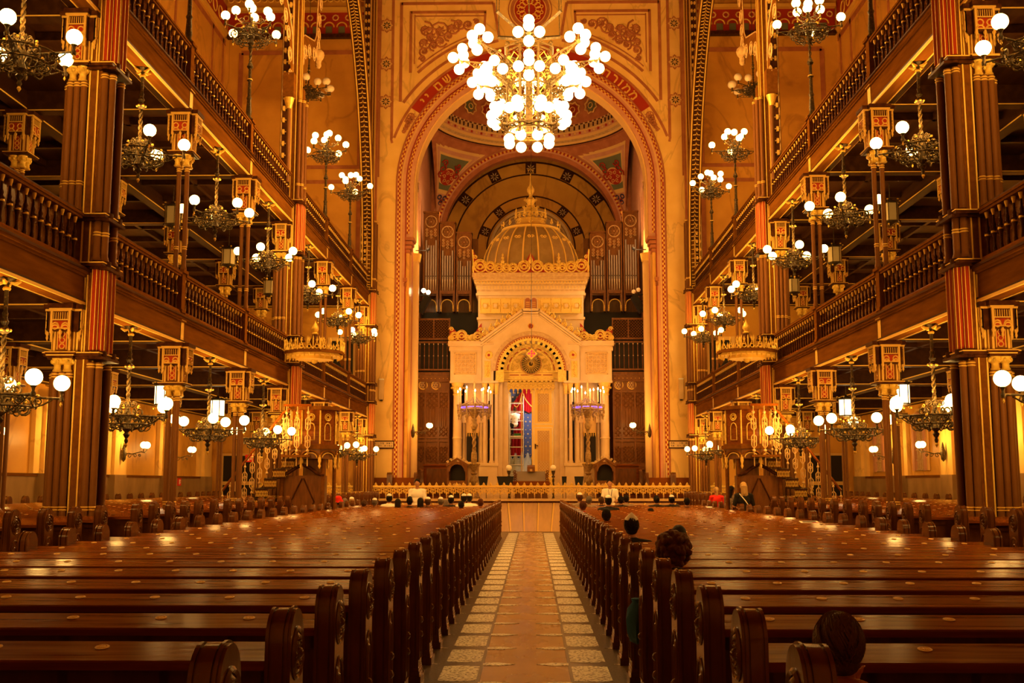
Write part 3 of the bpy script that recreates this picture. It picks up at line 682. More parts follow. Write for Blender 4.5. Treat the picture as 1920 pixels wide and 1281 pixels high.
# ---- clustered piers of the arcade (two storeys each), running up to the vault
def make_pier(label, top=24.0):
    t = thing('clustered_pier', label, 'pier')
    b = MB(); b.mt(CREAMD).box(-.40, .42, -.36, .36, .2, .87); b.build('pedestal', t)
    b = MB(); b.mt(BRN).box(-.30, .20, -.25, .25, .87, top)
    for q in (-1, 1):
        for x in (.01, .13): b.mt(GOLDP).box(x, x + .022, *sorted((q * .25, q * .275)), .95, top)
        b.mt(BRN).box(.035, .125, *sorted((q * .25, q * .262)), .95, top)
    b.mt(GOLDP)
    for q in (-1, 1): b.box(.2, .22, q * .11 - .012, q * .11 + .012, .95, top)
    b.build('core', t)
    for z0, z1 in ((.87, 3.30), (5.72, 7.75)):
        for x in (-.26, -.155, -.05):
            for y in (-.30, .30): put('shaft', shaft_mesh(z1 - z0, .05), t, (x, y, z0))
        for y in (-.14, .14): put('shaft', shaft_mesh(z1 - z0, .05), t, (-.36, y, z0))
    for z0, z1 in ((.87, 3.45), (4.95, 7.9), (9.5, 12.4)):
        for x, y in ((.24, -.24), (.33, -.17), (.24, .24), (.33, .17)): put('shaft', shaft_mesh(z1 - z0, .055), t, (x, y, z0))
    b = MB()
    for z0, z1 in ((3.58, 4.85), (8.05, 9.4)):
        for x, y in ((.25, -.24), (.33, -.16), (.25, .24), (.33, .16), (.34, 0)):
            b.mt(REDP).cyl(x, y, z0, z1, .062, 10)
            b.mt(GOLDP)
            for k in range(6): a = 2 * pi * k / 6; b.box(x + .062 * cos(a) - .005, x + .062 * cos(a) + .005, y + .062 * sin(a) - .005, y + .062 * sin(a) + .005, z0, z1)
        for q in (-1, 1):
            for x in (-.04, .03, .10): b.mt(GOLDP).box(x, x + .02, *sorted((q * .25, q * .29)), z0, z1)
            b.mt(REDP).box(-.10, -.05, *sorted((q * .25, q * .27)), z0, z1)
            b.mt(GOLDP)
            for k in range(8): b.ring((-.075, q * .275, z0 + .08 + k * .15), .03, .008, 'y', 6, 4)
    b.splits('fluted_panel', lambda c: c.z > 6, t)
    for zc0, zc1 in ((3.30, 3.50), (7.75, 7.98)):
        b = capital_mb(zc0, zc1, .30); me = b.mesh('capital')
        put('capital', me, t, (-.155, -.22, 0)); put('capital', me, t, (-.155, .22, 0))
    b = MB()
    for z in (3.53, 4.88, 7.98, 9.42, 5.62):
        b.mt(BRND).box(-.42, .40, -.38, .38, z, z + .05); b.box(-.38, .44, -.33, .33, z - .04, z); b.mt(GOLDP).box(-.43, .41, -.39, .39, z + .045, z + .06)
        b.mt(BRND)
        for x, y in ((.27, -.27), (.36, -.18), (.27, .27), (.36, .18)): b.cyl(x, y, z - .04, z + .09, .085, 10)
    b.splits('string_course', lambda c: min((abs(c.z - z), z) for z in (3.53, 4.88, 7.98, 9.42, 5.62))[1], t)
    for zc1, z1 in ((3.60, 4.3), (8.05, 8.85)):
        me = bracket_mb(zc1, z1, .30).mesh('bracket')
        put('bracket', me, t, (-.155, -.20, 0)); put('bracket', me, t, (-.155, .20, 0))
    # pierced ladder strip on both long faces
    for q in (-1, 1):
        b = MB(); y1, y2 = q * .27, q * .31; z = 10.4
        b.mt(BRND).box(-.26, -.0, *sorted((q * .25, y1)), 10.2, top)
        b.mt(CREAMD)
        for x in (-.26, -.005): b.box(x - .012, x + .012, *sorted((y1, y2)), 10.2, top)
        while z < top - .3:
            b.box(-.25, -.01, *sorted((y1, y2 + q * .02)), z, z + .035); b.mt(GOLDP)
            for x in (-.19, -.07): b.box(x - .03, x + .03, *sorted((y1, y2 + q * .03)), z - .05, z + .085)
            b.mt(CREAMD); z += .34
        b.build('pierced_strip', t)
    return t
GEO_X = {-1: -XA, 1: XA}
pier0 = None
for row, yi in (('nearest', 1), ('middle', 4), ('farthest', 7)):
    for sx in (-1, 1):
        lb = {'nearest': 'tall clustered brown pier with gilt edges nearest the camera, %s arcade', 'middle': 'clustered pier with gilt pierced strip beside the raised pulpit, %s arcade', 'farthest': 'clustered brown pier against the yellow marble end wall, %s arcade'}[row] % SD[sx]
        if pier0 is None: pier0 = make_pier(lb); o = pier0
        else: o = dup(pier0, label=lb)
        o.location = (sx * XA, CY[yi] - (.25 if yi == 7 else 0), 0); o.scale = (1, 1, 1) if sx < 0 else (-1, 1, 1)
for sx in (-1, 1):
    for k, yi in enumerate((2, 3, 5, 6)):
        pos = ('in front of', 'next before', 'next behind', 'second behind')[k]
        wh = ('first slim column behind the nearest pier', 'second slim column behind the nearest pier', 'first slim column behind the pulpit', 'last slim column before the end wall')[k]
        slim_column('arcade_column', 'clustered %s, ground floor, %s arcade' % (wh, SD[sx]), (sx * XA, CY[yi], 0), .87, 3.30, 3.50, G1, None, ped=.2)
        u = slim_column('arcade_column', '%s, lower gallery level, %s arcade' % (wh, SD[sx]), (sx * XA, CY[yi], 0), 5.72, 7.75, 7.98, G2, None)
        newel_mb(G1).build('newel', u)
        nl = newel_mb(G2).build('newel_post'); nl.location = (sx * XA, CY[yi], 0)
        tag(nl, 'upper gallery newel over the %s, %s side' % (wh, SD[sx]), 'post')
    for yi in range(1, 7):
        y = CY[yi]
        for lv, (z0, zc, zc1, z1) in enumerate(((.2, 3.30, 3.50, G1), (5.0, 7.75, 7.98, G2))):
            slim_column('inner_column', 'thin column deep under the %s gallery, %s from the camera, %s side' % (('lower', 'upper')[lv], ORD[yi - 1], SD[sx]), (sx * XC, y, 0), z0, zc, zc1, z1, None, .04, .05)

# ---- gallery decks with beams, fascias
for lv, zg in enumerate((G1, G2)):
    for sx in (-1, 1):
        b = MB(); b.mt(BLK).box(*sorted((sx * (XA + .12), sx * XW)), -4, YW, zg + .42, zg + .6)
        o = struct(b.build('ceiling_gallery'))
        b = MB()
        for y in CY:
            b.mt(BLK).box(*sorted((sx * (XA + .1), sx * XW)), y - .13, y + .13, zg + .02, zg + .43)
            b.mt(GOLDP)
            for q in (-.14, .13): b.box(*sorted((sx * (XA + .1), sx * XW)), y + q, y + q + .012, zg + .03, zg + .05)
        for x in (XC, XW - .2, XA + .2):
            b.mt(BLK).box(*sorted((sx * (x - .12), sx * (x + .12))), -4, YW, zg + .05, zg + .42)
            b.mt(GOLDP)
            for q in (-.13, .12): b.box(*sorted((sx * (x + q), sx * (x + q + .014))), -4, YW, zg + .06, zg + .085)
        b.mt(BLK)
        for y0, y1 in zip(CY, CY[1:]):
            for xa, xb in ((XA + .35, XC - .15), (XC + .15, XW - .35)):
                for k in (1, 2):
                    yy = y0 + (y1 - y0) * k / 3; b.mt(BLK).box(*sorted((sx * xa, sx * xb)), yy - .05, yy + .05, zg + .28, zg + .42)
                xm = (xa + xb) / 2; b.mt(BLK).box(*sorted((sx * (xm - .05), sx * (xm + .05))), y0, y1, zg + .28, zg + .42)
        b.build('beams', o)
        # fascia profile towards the nave
        b = MB(); s_ = -sx; X0 = sx * XA
        def px(pts): return [(X0 + s_ * p[0], p[1]) for p in pts]
        def bar(m, u0, u1, z0, z1):
            b.mt(m).box(*sorted((X0 + s_ * u0, X0 + s_ * u1)), -4, YW, z0, z1)
        bar(BRN, -.12, .10, zg + .04, zg + .5); bar(BRN, -.12, .10, zg + .008, zg + .045); bar(GOLDP, .10, .125, zg, zg + .045); bar(GOLDP, -.145, -.12, zg, zg + .045); bar(BRND, -.02, .125, zg + .045, zg + .075)
        bar(BRN, -.12, .13, zg + .42, zg + .46); bar(BRN, -.12, .16, zg + .46, zg + .50); bar(BRND, -.12, .19, zg + .50, zg + .53); bar(BRN, -.12, .15, zg + .53, zg + .56)
        o = struct(b.build('trim_fascia'))
# ---- balustrades, one per bay, with turned balusters in front of a boarded parapet
bb = MB(); bb.mt(BRND).lathe([(.032, 0), (.032, .03), (.018, .05), (.026, .09), (.017, .14), (.019, .27), (.028, .30), (.03, .33), (.02, .36), (.03, .40)], n=8)
bb.mt(BRND).lathe([(.03, .40), (.02, .43), (.028, .46), (.015, .50), (.013, .60)], n=8)
bb.mt(GOLDP).lathe([(.013, .60), (.018, .63), (.026, .665), (.028, .70)], n=8)
bb.mt(GOLD).lathe([(.036, .335), (.04, .35), (.036, .365)], n=8, cap=False)
bb.mt(BRND).tube([(-.045, 0, .365), (0, -.03, .385), (.045, 0, .365)], .014, 4)
bb.v = [(x * 1.2, y * 1.2, z) for x, y, z in bb.v]; BAL = bb.mesh('baluster')
def balustrade(sx, y0, y1, zb, label):
    t = thing('balustrade', label, 'balustrade', (sx * XA, (y0 + y1) / 2, zb), pi / 2 if sx < 0 else -pi / 2); L = (y1 - y0) / 2
    b = MB(); b.mt(BRN).box(-L, L, -.09, .09, .72, .76); b.box(-L, L, -.11, .11, .76, .80); b.mt(BRND).box(-L, L, -.07, .07, .80, .84); b.build('handrail', t)
    b = MB(); b.mt(BRN).box(-L, L, -.10, .06, 0, .05); b.mt(PEW).box(-L, L, -.08, .04, .05, .08); b.build('base_rail', t)
    b = MB(); b.mt(PEWE).box(-L, L, .035, .055, .05, .72); b.build('backing_board', t)
    n = int((y1 - y0) / .222)
    for k in range(n): put('baluster', BAL, t, (-L + (k + .5) * 2 * L / n, -.03, .03))
    return t
BAYN = ['bay in front of the nearest pier', 'first bay behind the nearest pier', 'second bay behind the nearest pier', 'bay just before the pulpit pier', 'first bay behind the pulpit pier', 'second bay behind the pulpit pier', 'last bay against the end wall']
for lv, zg in enumerate((G1, G2)):
    for sx in (-1, 1):
        for k, (y0, y1) in enumerate(zip(CY, CY[1:])):
            g0 = .45 if k in (1, 4) else .14; g1 = .45 if k in (0, 3, 6) else .14
            if k == 0: y0 = 6.9
            balustrade(sx, y0 + g0, y1 - g1, zg + .56, 'turned-baluster parapet of the %s %s gallery, %s' % (('lower', 'upper')[lv], SD[sx], BAYN[k]))
# ---- scalloped iron arches rising from the middle and far piers
for sx in (-1, 1):
    X = sx * (XA - .02)
    t = thing('arch_rib', 'curved pierced and gilded iron arch rib springing from the far pier, %s side' % SD[sx], 'arch', (0, 0, 0))
    pts = [(43.75, 9.6), (43.7, 11.8), (43.2, 14.1), (42.1, 16.6), (40.6, 18.6), (39.1, 19.8), (36.8, 20.9)]
    def cr(P, n=6):
        out = []
        for i in range(len(P) - 1):
            p0 = P[max(i - 1, 0)]; p1 = P[i]; p2 = P[i + 1]; p3 = P[min(i + 2, len(P) - 1)]
            for k in range(n):
                t_ = k / n; out.append(tuple(.5 * (2 * p1[a] + (p2[a] - p0[a]) * t_ + (2 * p0[a] - 5 * p1[a] + 4 * p2[a] - p3[a]) * t_ ** 2 + (3 * p1[a] - p0[a] - 3 * p2[a] + p3[a]) * t_ ** 3) for a in (0, 1)))
        return out + [P[-1]]
    C2 = cr(pts, 7)
    b = MB()
    for q, m in ((.20, GOLDP), (-.20, GOLDP), (.15, BRND), (-.15, BRND)): b.mt(m).tube([(X + q, p[0], p[1]) for p in C2], .03, 4)
    b.mt(SHAFT).tube([(X - sx * .22, p[0] + .12, p[1] + .05) for p in C2], .05, 6); b.tube([(X + sx * .24, p[0] + .15, p[1] + .05) for p in C2], .05, 6)
    for A, B in zip(C2, C2[1:]):
        b.mt(BRND); i = b.av([(X - .15, A[0] + .06, A[1]), (X + .15, A[0] + .06, A[1]), (X + .15, B[0] + .06, B[1]), (X - .15, B[0] + .06, B[1])]); b.af([(i, i + 1, i + 2, i + 3)])
    b.build('rib', t)
    b = MB(); b.mt(GOLDP)
    for A, B in zip(C2, C2[1:]):
        m_ = ((A[0] + B[0]) / 2, (A[1] + B[1]) / 2)
        for c in (A, m_): b.tube([(X - .15, c[0], c[1]), (X - .03, c[0] - .05, c[1]), (X, c[0] - .03, c[1] + .1), (X + .03, c[0] - .05, c[1]), (X + .15, c[0], c[1])], .022, 4)
    b.build('pierced_strip', t)
    # scalloped tracery brackets on both faces of the middle pier
    t = thing('tracery_arch', 'scalloped gilt tracery arch springing from the pulpit pier, %s side' % SD[sx], 'arch', (0, 0, 0))
    for dr in (1, -1):
        yc = CY[4]
        P = [(yc + dr * .5, 12.7), (yc + dr * .75, 13.9), (yc + dr * 1.5, 14.6), (yc + dr * 2.9, 15.0), (yc + dr * 3.2, 15.6), (yc + dr * 3.3, 16.6), (yc + dr * 3.9, 18.0), (yc + dr * 4.8, 19.4), (yc + dr * 6.2, 20.4)]
        C3 = cr(P, 2); b = MB()
        b.mt(BRN)
        for A, B in zip(C3, C3[1:]):
            i = b.av([(X, A[0], A[1]), (X, B[0], B[1]), (X, B[0] - dr * .28, B[1] + .3), (X, A[0] - dr * .28, A[1] + .3)]); b.af([(i, i + 1, i + 2, i + 3)])
            m_ = ((A[0] + B[0]) / 2, (A[1] + B[1]) / 2)
            b.mt(CREAMD)
            for R in (.20, .12): b.ring((X, m_[0] + dr * .02, m_[1] - .02), R, .020, 'x', 10, 4)
            b.mt(BRN)
        b.mt(CREAMD).tube([(X, p[0] - dr * .3, p[1] + .32) for p in C3], .022, 4)
        b.build('tracery', t)
        b = MB(); b.mt(CREAMD).sph((X, yc + dr * 3.2, 15.1), .2, 8, 6)
        for k in range(5): b.sph((X, yc + dr * (3.3 + .08 * cos(k)), 15.1 - .08 * k), .1, 6, 5)
        b.build('leaf_boss', t)
        b = MB(); b.mt(SHAFT).cyl(X, yc + dr * .62, 9.9, 12.0, .06, 10); b.mt(GOLD).cyl(X, yc + dr * .62, 12.0, 12.3, .07, 10, .15); b.mt(BRN).cb(X, yc + dr * .62, 12.65, .3, .3, .7); b.build('corbel_shaft', t)

# ================================================================== LIGHTS FITTINGS
def globe_mesh(r, m, hole=True):
    b = MB(); b.mt(m).sph((0, 0, 0), r, 16, 12)
    return b.mesh('globe')
GB = globe_mesh(.105, GLOBE)
def arm_mb(R, m=None, h=.17):
    """scrolled bracket arm running out along +x to a globe cup"""
    m = m or IRON; b = MB(); b.mt(m).tube([(.08, 0, 0), (R, 0, 0)], .016, 6)
    b.spiral((R * .42, 0, -.07), (1, 0, 0), (0, 0, 1), .075, .011, 1.4, pi, -1); b.spiral((R * .62, 0, -.055), (1, 0, 0), (0, 0, 1), .055, .010, 1.4, pi, -1); b.spiral((R * .24, 0, -.10), (1, 0, 0), (0, 0, 1), .10, .012, 1.4, pi, 1)
    b.tube([(.10, 0, -.22), (R * .25, 0, -.20), (R * .45, 0, -.15), (R * .7, 0, -.09), (R * .85, 0, -.02)], .011, 4)
    b.lathe([(.03, -.04), (.036, 0), (.02, .03), (.022, .07), (.045, .10)], (R, 0, 0), 8)
    b.mt(GOLD).lathe([(.001, -.11), (.018, -.08), (.008, -.05), (.02, -.035)], (R, 0, 0), 6)
    b.mt(GOLD).sph((R * .42, 0, -.07), .022, 6, 4)
    return b
def basket_mb(R, m=None):
    """pierced scrollwork crown and basket round the stem"""
    m = m or IRON; b = MB(); n = 10
    b.mt(m).ring((0, 0, 0), R * .55, .016, 'z', 20, 4); b.ring((0, 0, -.13), R * .44, .014, 'z', 20, 4)
    b.lathe([(.02, -.34), (.06, -.30), (.03, -.26), (.09, -.2), (.05, -.1), (.09, 0), (.05, .1), (.03, .2)], n=8)
    for k in range(n):
        a = 2 * pi * k / n; er = (cos(a), sin(a), 0); et = (-sin(a), cos(a), 0)
        b.mt(m).spiral((R * .50 * cos(a), R * .5 * sin(a), -.07), et, (0, 0, 1), .085, .012, 1.3, a * 3, 1)
        b.spiral((R * .33 * cos(a), R * .33 * sin(a), -.16), er, (0, 0, 1), .09, .012, 1.3, 0, -1)
        b.spiral((R * .22 * cos(a + .3), R * .22 * sin(a + .3), .09), er, (0, 0, 1), .09, .012, 1.3, pi, 1)
        b.spiral((R * .12 * cos(a), R * .12 * sin(a), .22), er, (0, 0, 1), .06, .010, 1.3, pi, 1)
        b.mt(GOLD)
        if k % 2: b.sph((R * .55 * cos(a), R * .55 * sin(a), 0), .026, 6, 4)
        else: b.sph((R * .25 * cos(a), R * .25 * sin(a), .17), .022, 6, 4)
    return b
def stem_mb(L, m=None):
    """turned drop with a rope-twisted length; z=0 is the ring plane, top at L"""
    m = m or IRON; b = MB()
    b.mt(m).lathe([(.02, .15), (.03, .2), (.02, .25)], n=8)
    for q in (0, pi): b.mt(m if q else BRASS).tube([(.018 * cos(q + k * .9), .018 * sin(q + k * .9), .25 + k * .03) for k in range(int((L * .52 - .25) / .03) + 1)], .02, 5)
    z = L * .52
    b.mt(m).lathe([(.02, z), (.06, z + .03), (.075, z + .06), (.05, z + .10), (.03, z + .12), (.055, z + .17), (.03, z + .22), (.04, z + .28), (.028, z + .3), (.026, L - .16), (.05, L - .13), (.03, L - .1), (.03, L)], n=10)
    b.mt(GOLD)
    for k in range(6): a = k * pi / 3; b.sph((.07 * cos(a), .07 * sin(a), z + .06), .022, 6, 4)
    b.lathe([(.045, L - .15), (.055, L - .13), (.045, L - .11)], n=8)
    return b
def rose_mb():
    b = MB(); b.mt(GOLD)
    for k in range(4):
        a = pi / 4 + k * pi / 2; b.tube([(.03 * cos(a), .03 * sin(a), -.04), (.10 * cos(a), .10 * sin(a), -.06), (.17 * cos(a), .17 * sin(a), -.03)], [.02, .035, .015], 5)
    b.mt(IRON).lathe([(.12, 0), (.10, -.02), (.04, -.05), (.03, -.08)], n=8)
    return b
CHM = dict(arm=arm_mb(.74).mesh('arm'), basket=basket_mb(.86).mesh('basket'), stem=stem_mb(1.52).mesh('stem'), rose=rose_mb().mesh('ceiling_rose'))
bf = MB(); bf.mt(IRON).lathe([(.02, -.44), (.035, -.40), (.02, -.36), (.05, -.32)], n=8); bf.mt(GOLD).lathe([(.001, -.52), (.03, -.47), (.012, -.43)], n=8)
CHM['finial'] = bf.mesh('finial')
ch0 = None
def make_chandelier():
    t = thing('chandelier', 'x', 'chandelier')
    put('stem', CHM['stem'], t); put('basket', CHM['basket'], t); put('finial', CHM['finial'], t); put('ceiling_rose', CHM['rose'], t, (0, 0, 1.52))
    for k in range(5):
        a = put('arm', CHM['arm'], t, (0, 0, 0), 2 * pi * k / 5); put('globe', GB, a, (.74, 0, .205))
    lamp(t, (0, 0, .34), 92, .3)
    return t
BAYY = [9.1, 13.8, 18.2, 22.8, 27.4, 32.5, 37.6, 42.3]  # first bay lies out of frame, added so the near pews are lit
BN = ['in the unseen bay before the nearest pews', 'over the nearest pews', 'in the first bay behind the nearest pier', 'in the second bay behind the nearest pier', 'in the bay just before the pulpit', 'in the first bay behind the pulpit pier', 'in the second bay behind the pulpit pier', 'in the last bay by the end wall']
for lv, zg in enumerate((G1, G2)):
    for sx in (-1, 1):
        for k, y in enumerate(BAYY):
            lb = 'five-globe chandelier, %s %s gallery, %s' % (('lower', 'upper')[lv], SD[sx], BN[k])
            if ch0 is None: ch0 = make_chandelier(); o = ch0; o['label'] = lb
            else: o = dup(ch0, label=lb)
            o.location = (sx * (XA + .02), y, zg - 1.52); o.rotation_euler[2] = .35 * (k - 1) + .6 * sx + lv * .5
            o['group'] = 'gallery chandeliers'
# ---- standing candelabra on the upper gallery newels
def post_mb(H):
    b = MB(); b.mt(IRON).lathe([(.10, 0), (.10, .05), (.06, .1), (.07, .2), (.05, .5), (.07, .55), (.045, .6), (.04, H * .45), (.07, H * .46), (.04, H * .48), (.035, H * .6)], n=10)
    b.mt(GOLD).lathe([(.06, H * .46), (.075, H * .47), (.06, H * .48)], n=10, cap=False)
    b.mt(IRON).lathe([(.05, H * .6), (.08, H * .62), (.05, H * .66), (.03, H * .68)], n=10)
    for q in (0, pi): b.mt(IRON if q else BRASS).tube([(.018 * cos(q + k * .9), .018 * sin(q + k * .9), H * .68 + k * .04) for k in range(int(H * .26 / .04))], .022, 5)
    b.mt(IRON).lathe([(.04, H * .93), (.07, H * .95), (.03, H), (.03, H + .35), (.05, H + .4), (.02, H + .45)], n=8)
    return b
a2m = MB(); a2m.mt(IRON).tube([(.05, 0, 0), (.2, 0, -.02), (.38, 0, .12)], .016, 5); a2m.spiral((.22, 0, .05), (1, 0, 0), (0, 0, 1), .07, .011, 1.3, 0, 1); a2m.lathe([(.02, .10), (.03, .13), (.02, .17), (.04, .2)], (.38, 0, 0), 8); a2m.mt(GOLD).sph((.38, 0, .07), .022, 6, 4)
A2 = a2m.mesh('upper_arm'); PB = post_mb(2.15).mesh('post')
cand0 = None
for sx in (-1, 1):
    for k, (y, d) in enumerate(((CY[2], 'nearest one, cut by the frame top'), (CY[3], 'tallest in view before the pulpit pier'), (CY[5], 'behind the pulpit pier'), (CY[6], 'nearest the end wall'))):
        lb = 'standing candelabrum, %s upper gallery, %s' % (SD[sx], d)
        if cand0 is None:
            cand0 = thing('candelabrum', lb, 'candelabrum'); put('post', PB, cand0)
            put('basket', CHM['basket'], cand0, (0, 0, 2.12))
            for q in range(4):
                a = put('arm', CHM['arm'], cand0, (0, 0, 2.18), pi / 4 + q * pi / 2); put('globe', GB, a, (.74, 0, .205))
            for q in range(4):
                a = put('upper_arm', A2, cand0, (0, 0, 2.45), q * pi / 2); put('globe', GB, a, (.38, 0, .30))
            put('globe', GB, cand0, (0, 0, 2.72 + .1)); lamp(cand0, (0, 0, 2.98), 90, .3); o = cand0
        else: o = dup(cand0, label=lb)
        o.location = (sx * XA, y, G2 + 1.42); o.rotation_euler[2] = .3 * k + .2 * sx; o['group'] = 'candelabra on the upper galleries'
# ---- wall sconces with three globes, and the jamb sconces of the chancel
b = MB(); b.mt(IRON).lathe([(.001, -.28), (.07, -.2), (.09, 0), (.05, .18), (.02, .3), (.001, .36)], (.02, 0, 0), 8); SCP = b.mesh('back_plate')
b = MB(); b.mt(IRON).tube([(.05, 0, 0), (.3, 0, -.02), (.62, 0, .06)], .018, 5)
for x_, r_ in ((.2, .09), (.38, .07), (.53, .05)): b.spiral((x_, 0, -.07), (1, 0, 0), (0, 0, 1), r_, .013, 1.4, pi, -1)
for a in (-.9, 0, .9): b.tube([(.58, 0, .04), (.68, .1 * a, .02), (.62 + .14 * cos(a), .2 * sin(a), .1), (.62 + .14 * cos(a), .2 * sin(a), .16)], .013, 4)
SCB = b.mesh('bracket_arm')
sc0 = None
def sconce(x, y, z, rz, lb, grp, pw=36):
    global sc0
    if sc0 is None:
        sc0 = thing('wall_sconce', lb, 'wall lamp'); put('back_plate', SCP, sc0); put('bracket_arm', SCB, sc0)
        for a in (-.9, 0, .9): put('globe', GB, sc0, (.62 + .14 * cos(a), .2 * sin(a), .26))
        lamp(sc0, (.78, 0, .46), pw, .16); o = sc0
    else: o = dup(sc0, label=lb)
    o.location = (x, y, z); o.rotation_euler[2] = rz; o['group'] = grp; return o
for sx in (-1, 1):
    for k, y in enumerate(CY[2:7]):
        sconce(sx * (XW - .30), y + .02, 2.62, 0 if sx < 0 else pi, 'three-globe iron bracket lamp on the %s outer wall, ground floor, %s from the camera' % (SD[sx], ORD[k]), 'ground floor wall lamps')
    for k, y in enumerate(CY[4:7]):
        sconce(sx * (XW - .1), y + .02, 6.6, 0 if sx < 0 else pi, 'three-globe iron bracket lamp on the %s outer wall, gallery level, %s from the camera' % (SD[sx], ORD[k]), 'gallery wall lamps')
    sconce(sx * 5.05, 46.6, 3.85, 0 if sx < 0 else pi, 'three-globe bracket lamp on the %s jamb beside the ark' % SD[sx], 'chancel wall lamps')
# ---- hexagonal hanging lanterns under the galleries
def lantern_mesh(lit):
    b = MB(); b.mt(FROSTL if lit else FROST).lathe([(.20, 0), (.20, .46)], n=6, smooth=False); pane = b.mesh('glass_panes')
    b = MB(); b.mt(IRON)
    for k in range(6):
        a = k * pi / 3; c, s_ = cos(a), sin(a)
        b.tube([(.205 * c, .205 * s_, -.02), (.205 * c, .205 * s_, .5)], .012, 4); b.mt(GOLD).sph((.25 * c, .25 * s_, .54), .03, 5, 4, .6); b.sph((.23 * c, .23 * s_, -.09), .025, 5, 4); b.mt(IRON).tube([(.2 * c, .2 * s_, .48), (.25 * c, .25 * s_, .53)], .014, 4)
    for z in (0, .47): b.ring((0, 0, z), .215, .018, 'z', 6, 4)
    b.tube([(0, 0, .48), (0, 0, 1.15)], .012, 4); b.lathe([(.19, .49), (.05, .56), (.02, .6)], n=6); b.lathe([(.19, -.02), (.06, -.06), (.02, -.1)], n=6)
    for k in range(3): b.ring((0, 0, .62 + .1 * k), .03, .008, 'x', 6, 3)
    return pane, b.mesh('frame')
for lit in (0, 1):
    pane, frm = lantern_mesh(lit)
    for sx in (-1, 1):
        for k, y in enumerate((22.8, 27.4, 32.5, 37.6) if lit == 0 else (20.5, 25.1, 29.8)):
            x = XC - .9
            t = thing('hanging_lantern', ('lit' if lit else 'unlit') + ' six-sided frosted lantern hanging under the %s %s gallery, %s from the camera' % ('lower' if lit else 'upper', SD[sx], ORD[k]), 'lantern', (sx * x, y + (1.5 if lit else -.6), (G1 if lit else G2) - (.72)), group='gallery lanterns')
            put('frame', frm, t); put('glass_panes', pane, t)
            if lit: lamp(t, (0, 0, -.2), 14, .12)
# ---- two unlit chandeliers hanging in the far upper bays
for sx in (-1, 1):
    t = thing('unlit_chandelier', 'dark chandelier with twelve unlit white globes high over the %s gallery' % SD[sx], 'chandelier', (sx * 8.8, 41.6, 17.1))
    put('stem', CHM['stem'], t); put('basket', CHM['basket'], t); put('finial', CHM['finial'], t); put('rose', CHM['rose'], t, (0, 0, 1.52))
    b = MB(); b.mt(IRON).tube([(0, 0, 1.5), (0, 0, 7.4)], .012, 4); b.build('cable', t)
    go = globe_mesh(.15, GLOBEOFF)
    for k in range(12):
        a = put('arm', CHM['arm'], t, (0, 0, -.1 + .14 * (k % 2)), 2 * pi * k / 12 + .1); put('globe', go, a, (.74, 0, .24)); a.scale = (1.15, 1, 1)
# ---- the great nave chandelier
YC = 27.0
GG = globe_mesh(.135, GLOBEB)
t = thing('great_chandelier', 'huge central brass chandelier with about a hundred glowing globes', 'chandelier', (0, YC, 10.55))
b = MB(); b.mt(BRASS)
for z, r in ((0, .62), (.12, .66), (2.1, .60), (2.2, .66), (1.2, .58)): b.ring((0, 0, z), r, .03, 'z', 8, 6, pi / 8, 2 * pi + pi / 8)
for k in range(8):
    a = k * pi / 4 + pi / 8; c, s_ = cos(a), sin(a)
    b.mt(BRASS).tube([(.60 * c, .60 * s_, -.1), (.60 * c, .60 * s_, 2.25)], .035, 6); b.sph((.6 * c, .6 * s_, 2.3), .06, 6, 5); b.sph((.62 * c, .62 * s_, -.14), .06, 6, 5)
    a2 = a + pi / 4; p = V(.58 * c, .58 * s_, 0); q = V(.58 * cos(a2), .58 * sin(a2), 0); e = (q - p).normalized(); L_ = (q - p).length
    for j in range(6):
        z = .3 + j * .31; m_ = (p + q) / 2
        b.mt(GOLD).tube([tuple(m_ + e * .16 + V(0, 0, z)), tuple(m_ + V(0, 0, z + .16)), tuple(m_ - e * .16 + V(0, 0, z)), tuple(m_ + V(0, 0, z - .16))], .014, 4, True)
        for q_ in (-1, 1): b.mt(BRASS).spiral(tuple(m_ + e * q_ * .16 + V(0, 0, z + .15)), tuple(e), (0, 0, 1), .07, .012, 1.2, 0, q_, 4, 8)
b.mt(BRASS)
for k in range(8):
    a = k * pi / 4; c, s_ = cos(a), sin(a)
    b.tube([(.62 * cos(a - .4), .62 * sin(a - .4), 0), (.62 * cos(a + .4), .62 * sin(a + .4), .12)], .015, 4); b.tube([(.62 * cos(a + .4), .62 * sin(a + .4), 0), (.62 * cos(a - .4), .62 * sin(a - .4), .12)], .015, 4)
    b.tube([(0, 0, 2.4), (.6 * c, .6 * s_, 2.35)], .02, 4)
b.lathe([(.10, 0), (.08, 2.4), (.15, 2.5), (.05, 2.9)], n=8)
b.build('lattice_drum', t)
b = MB(); b.mt(IRON)
for k in range(4):
    a = pi / 4 + k * pi / 2; b.tube([(1.15 * cos(a), 1.15 * sin(a), 2.9), (.9 * cos(a), .9 * sin(a), 13.5)], .014, 4); b.tube([(0, 0, 2.5), (1.15 * cos(a), 1.15 * sin(a), 2.9)], .05, 4)
b.tube([(0, 0, 2.9), (0, 0, 13.5)], .02, 5); b.build('suspension', t)
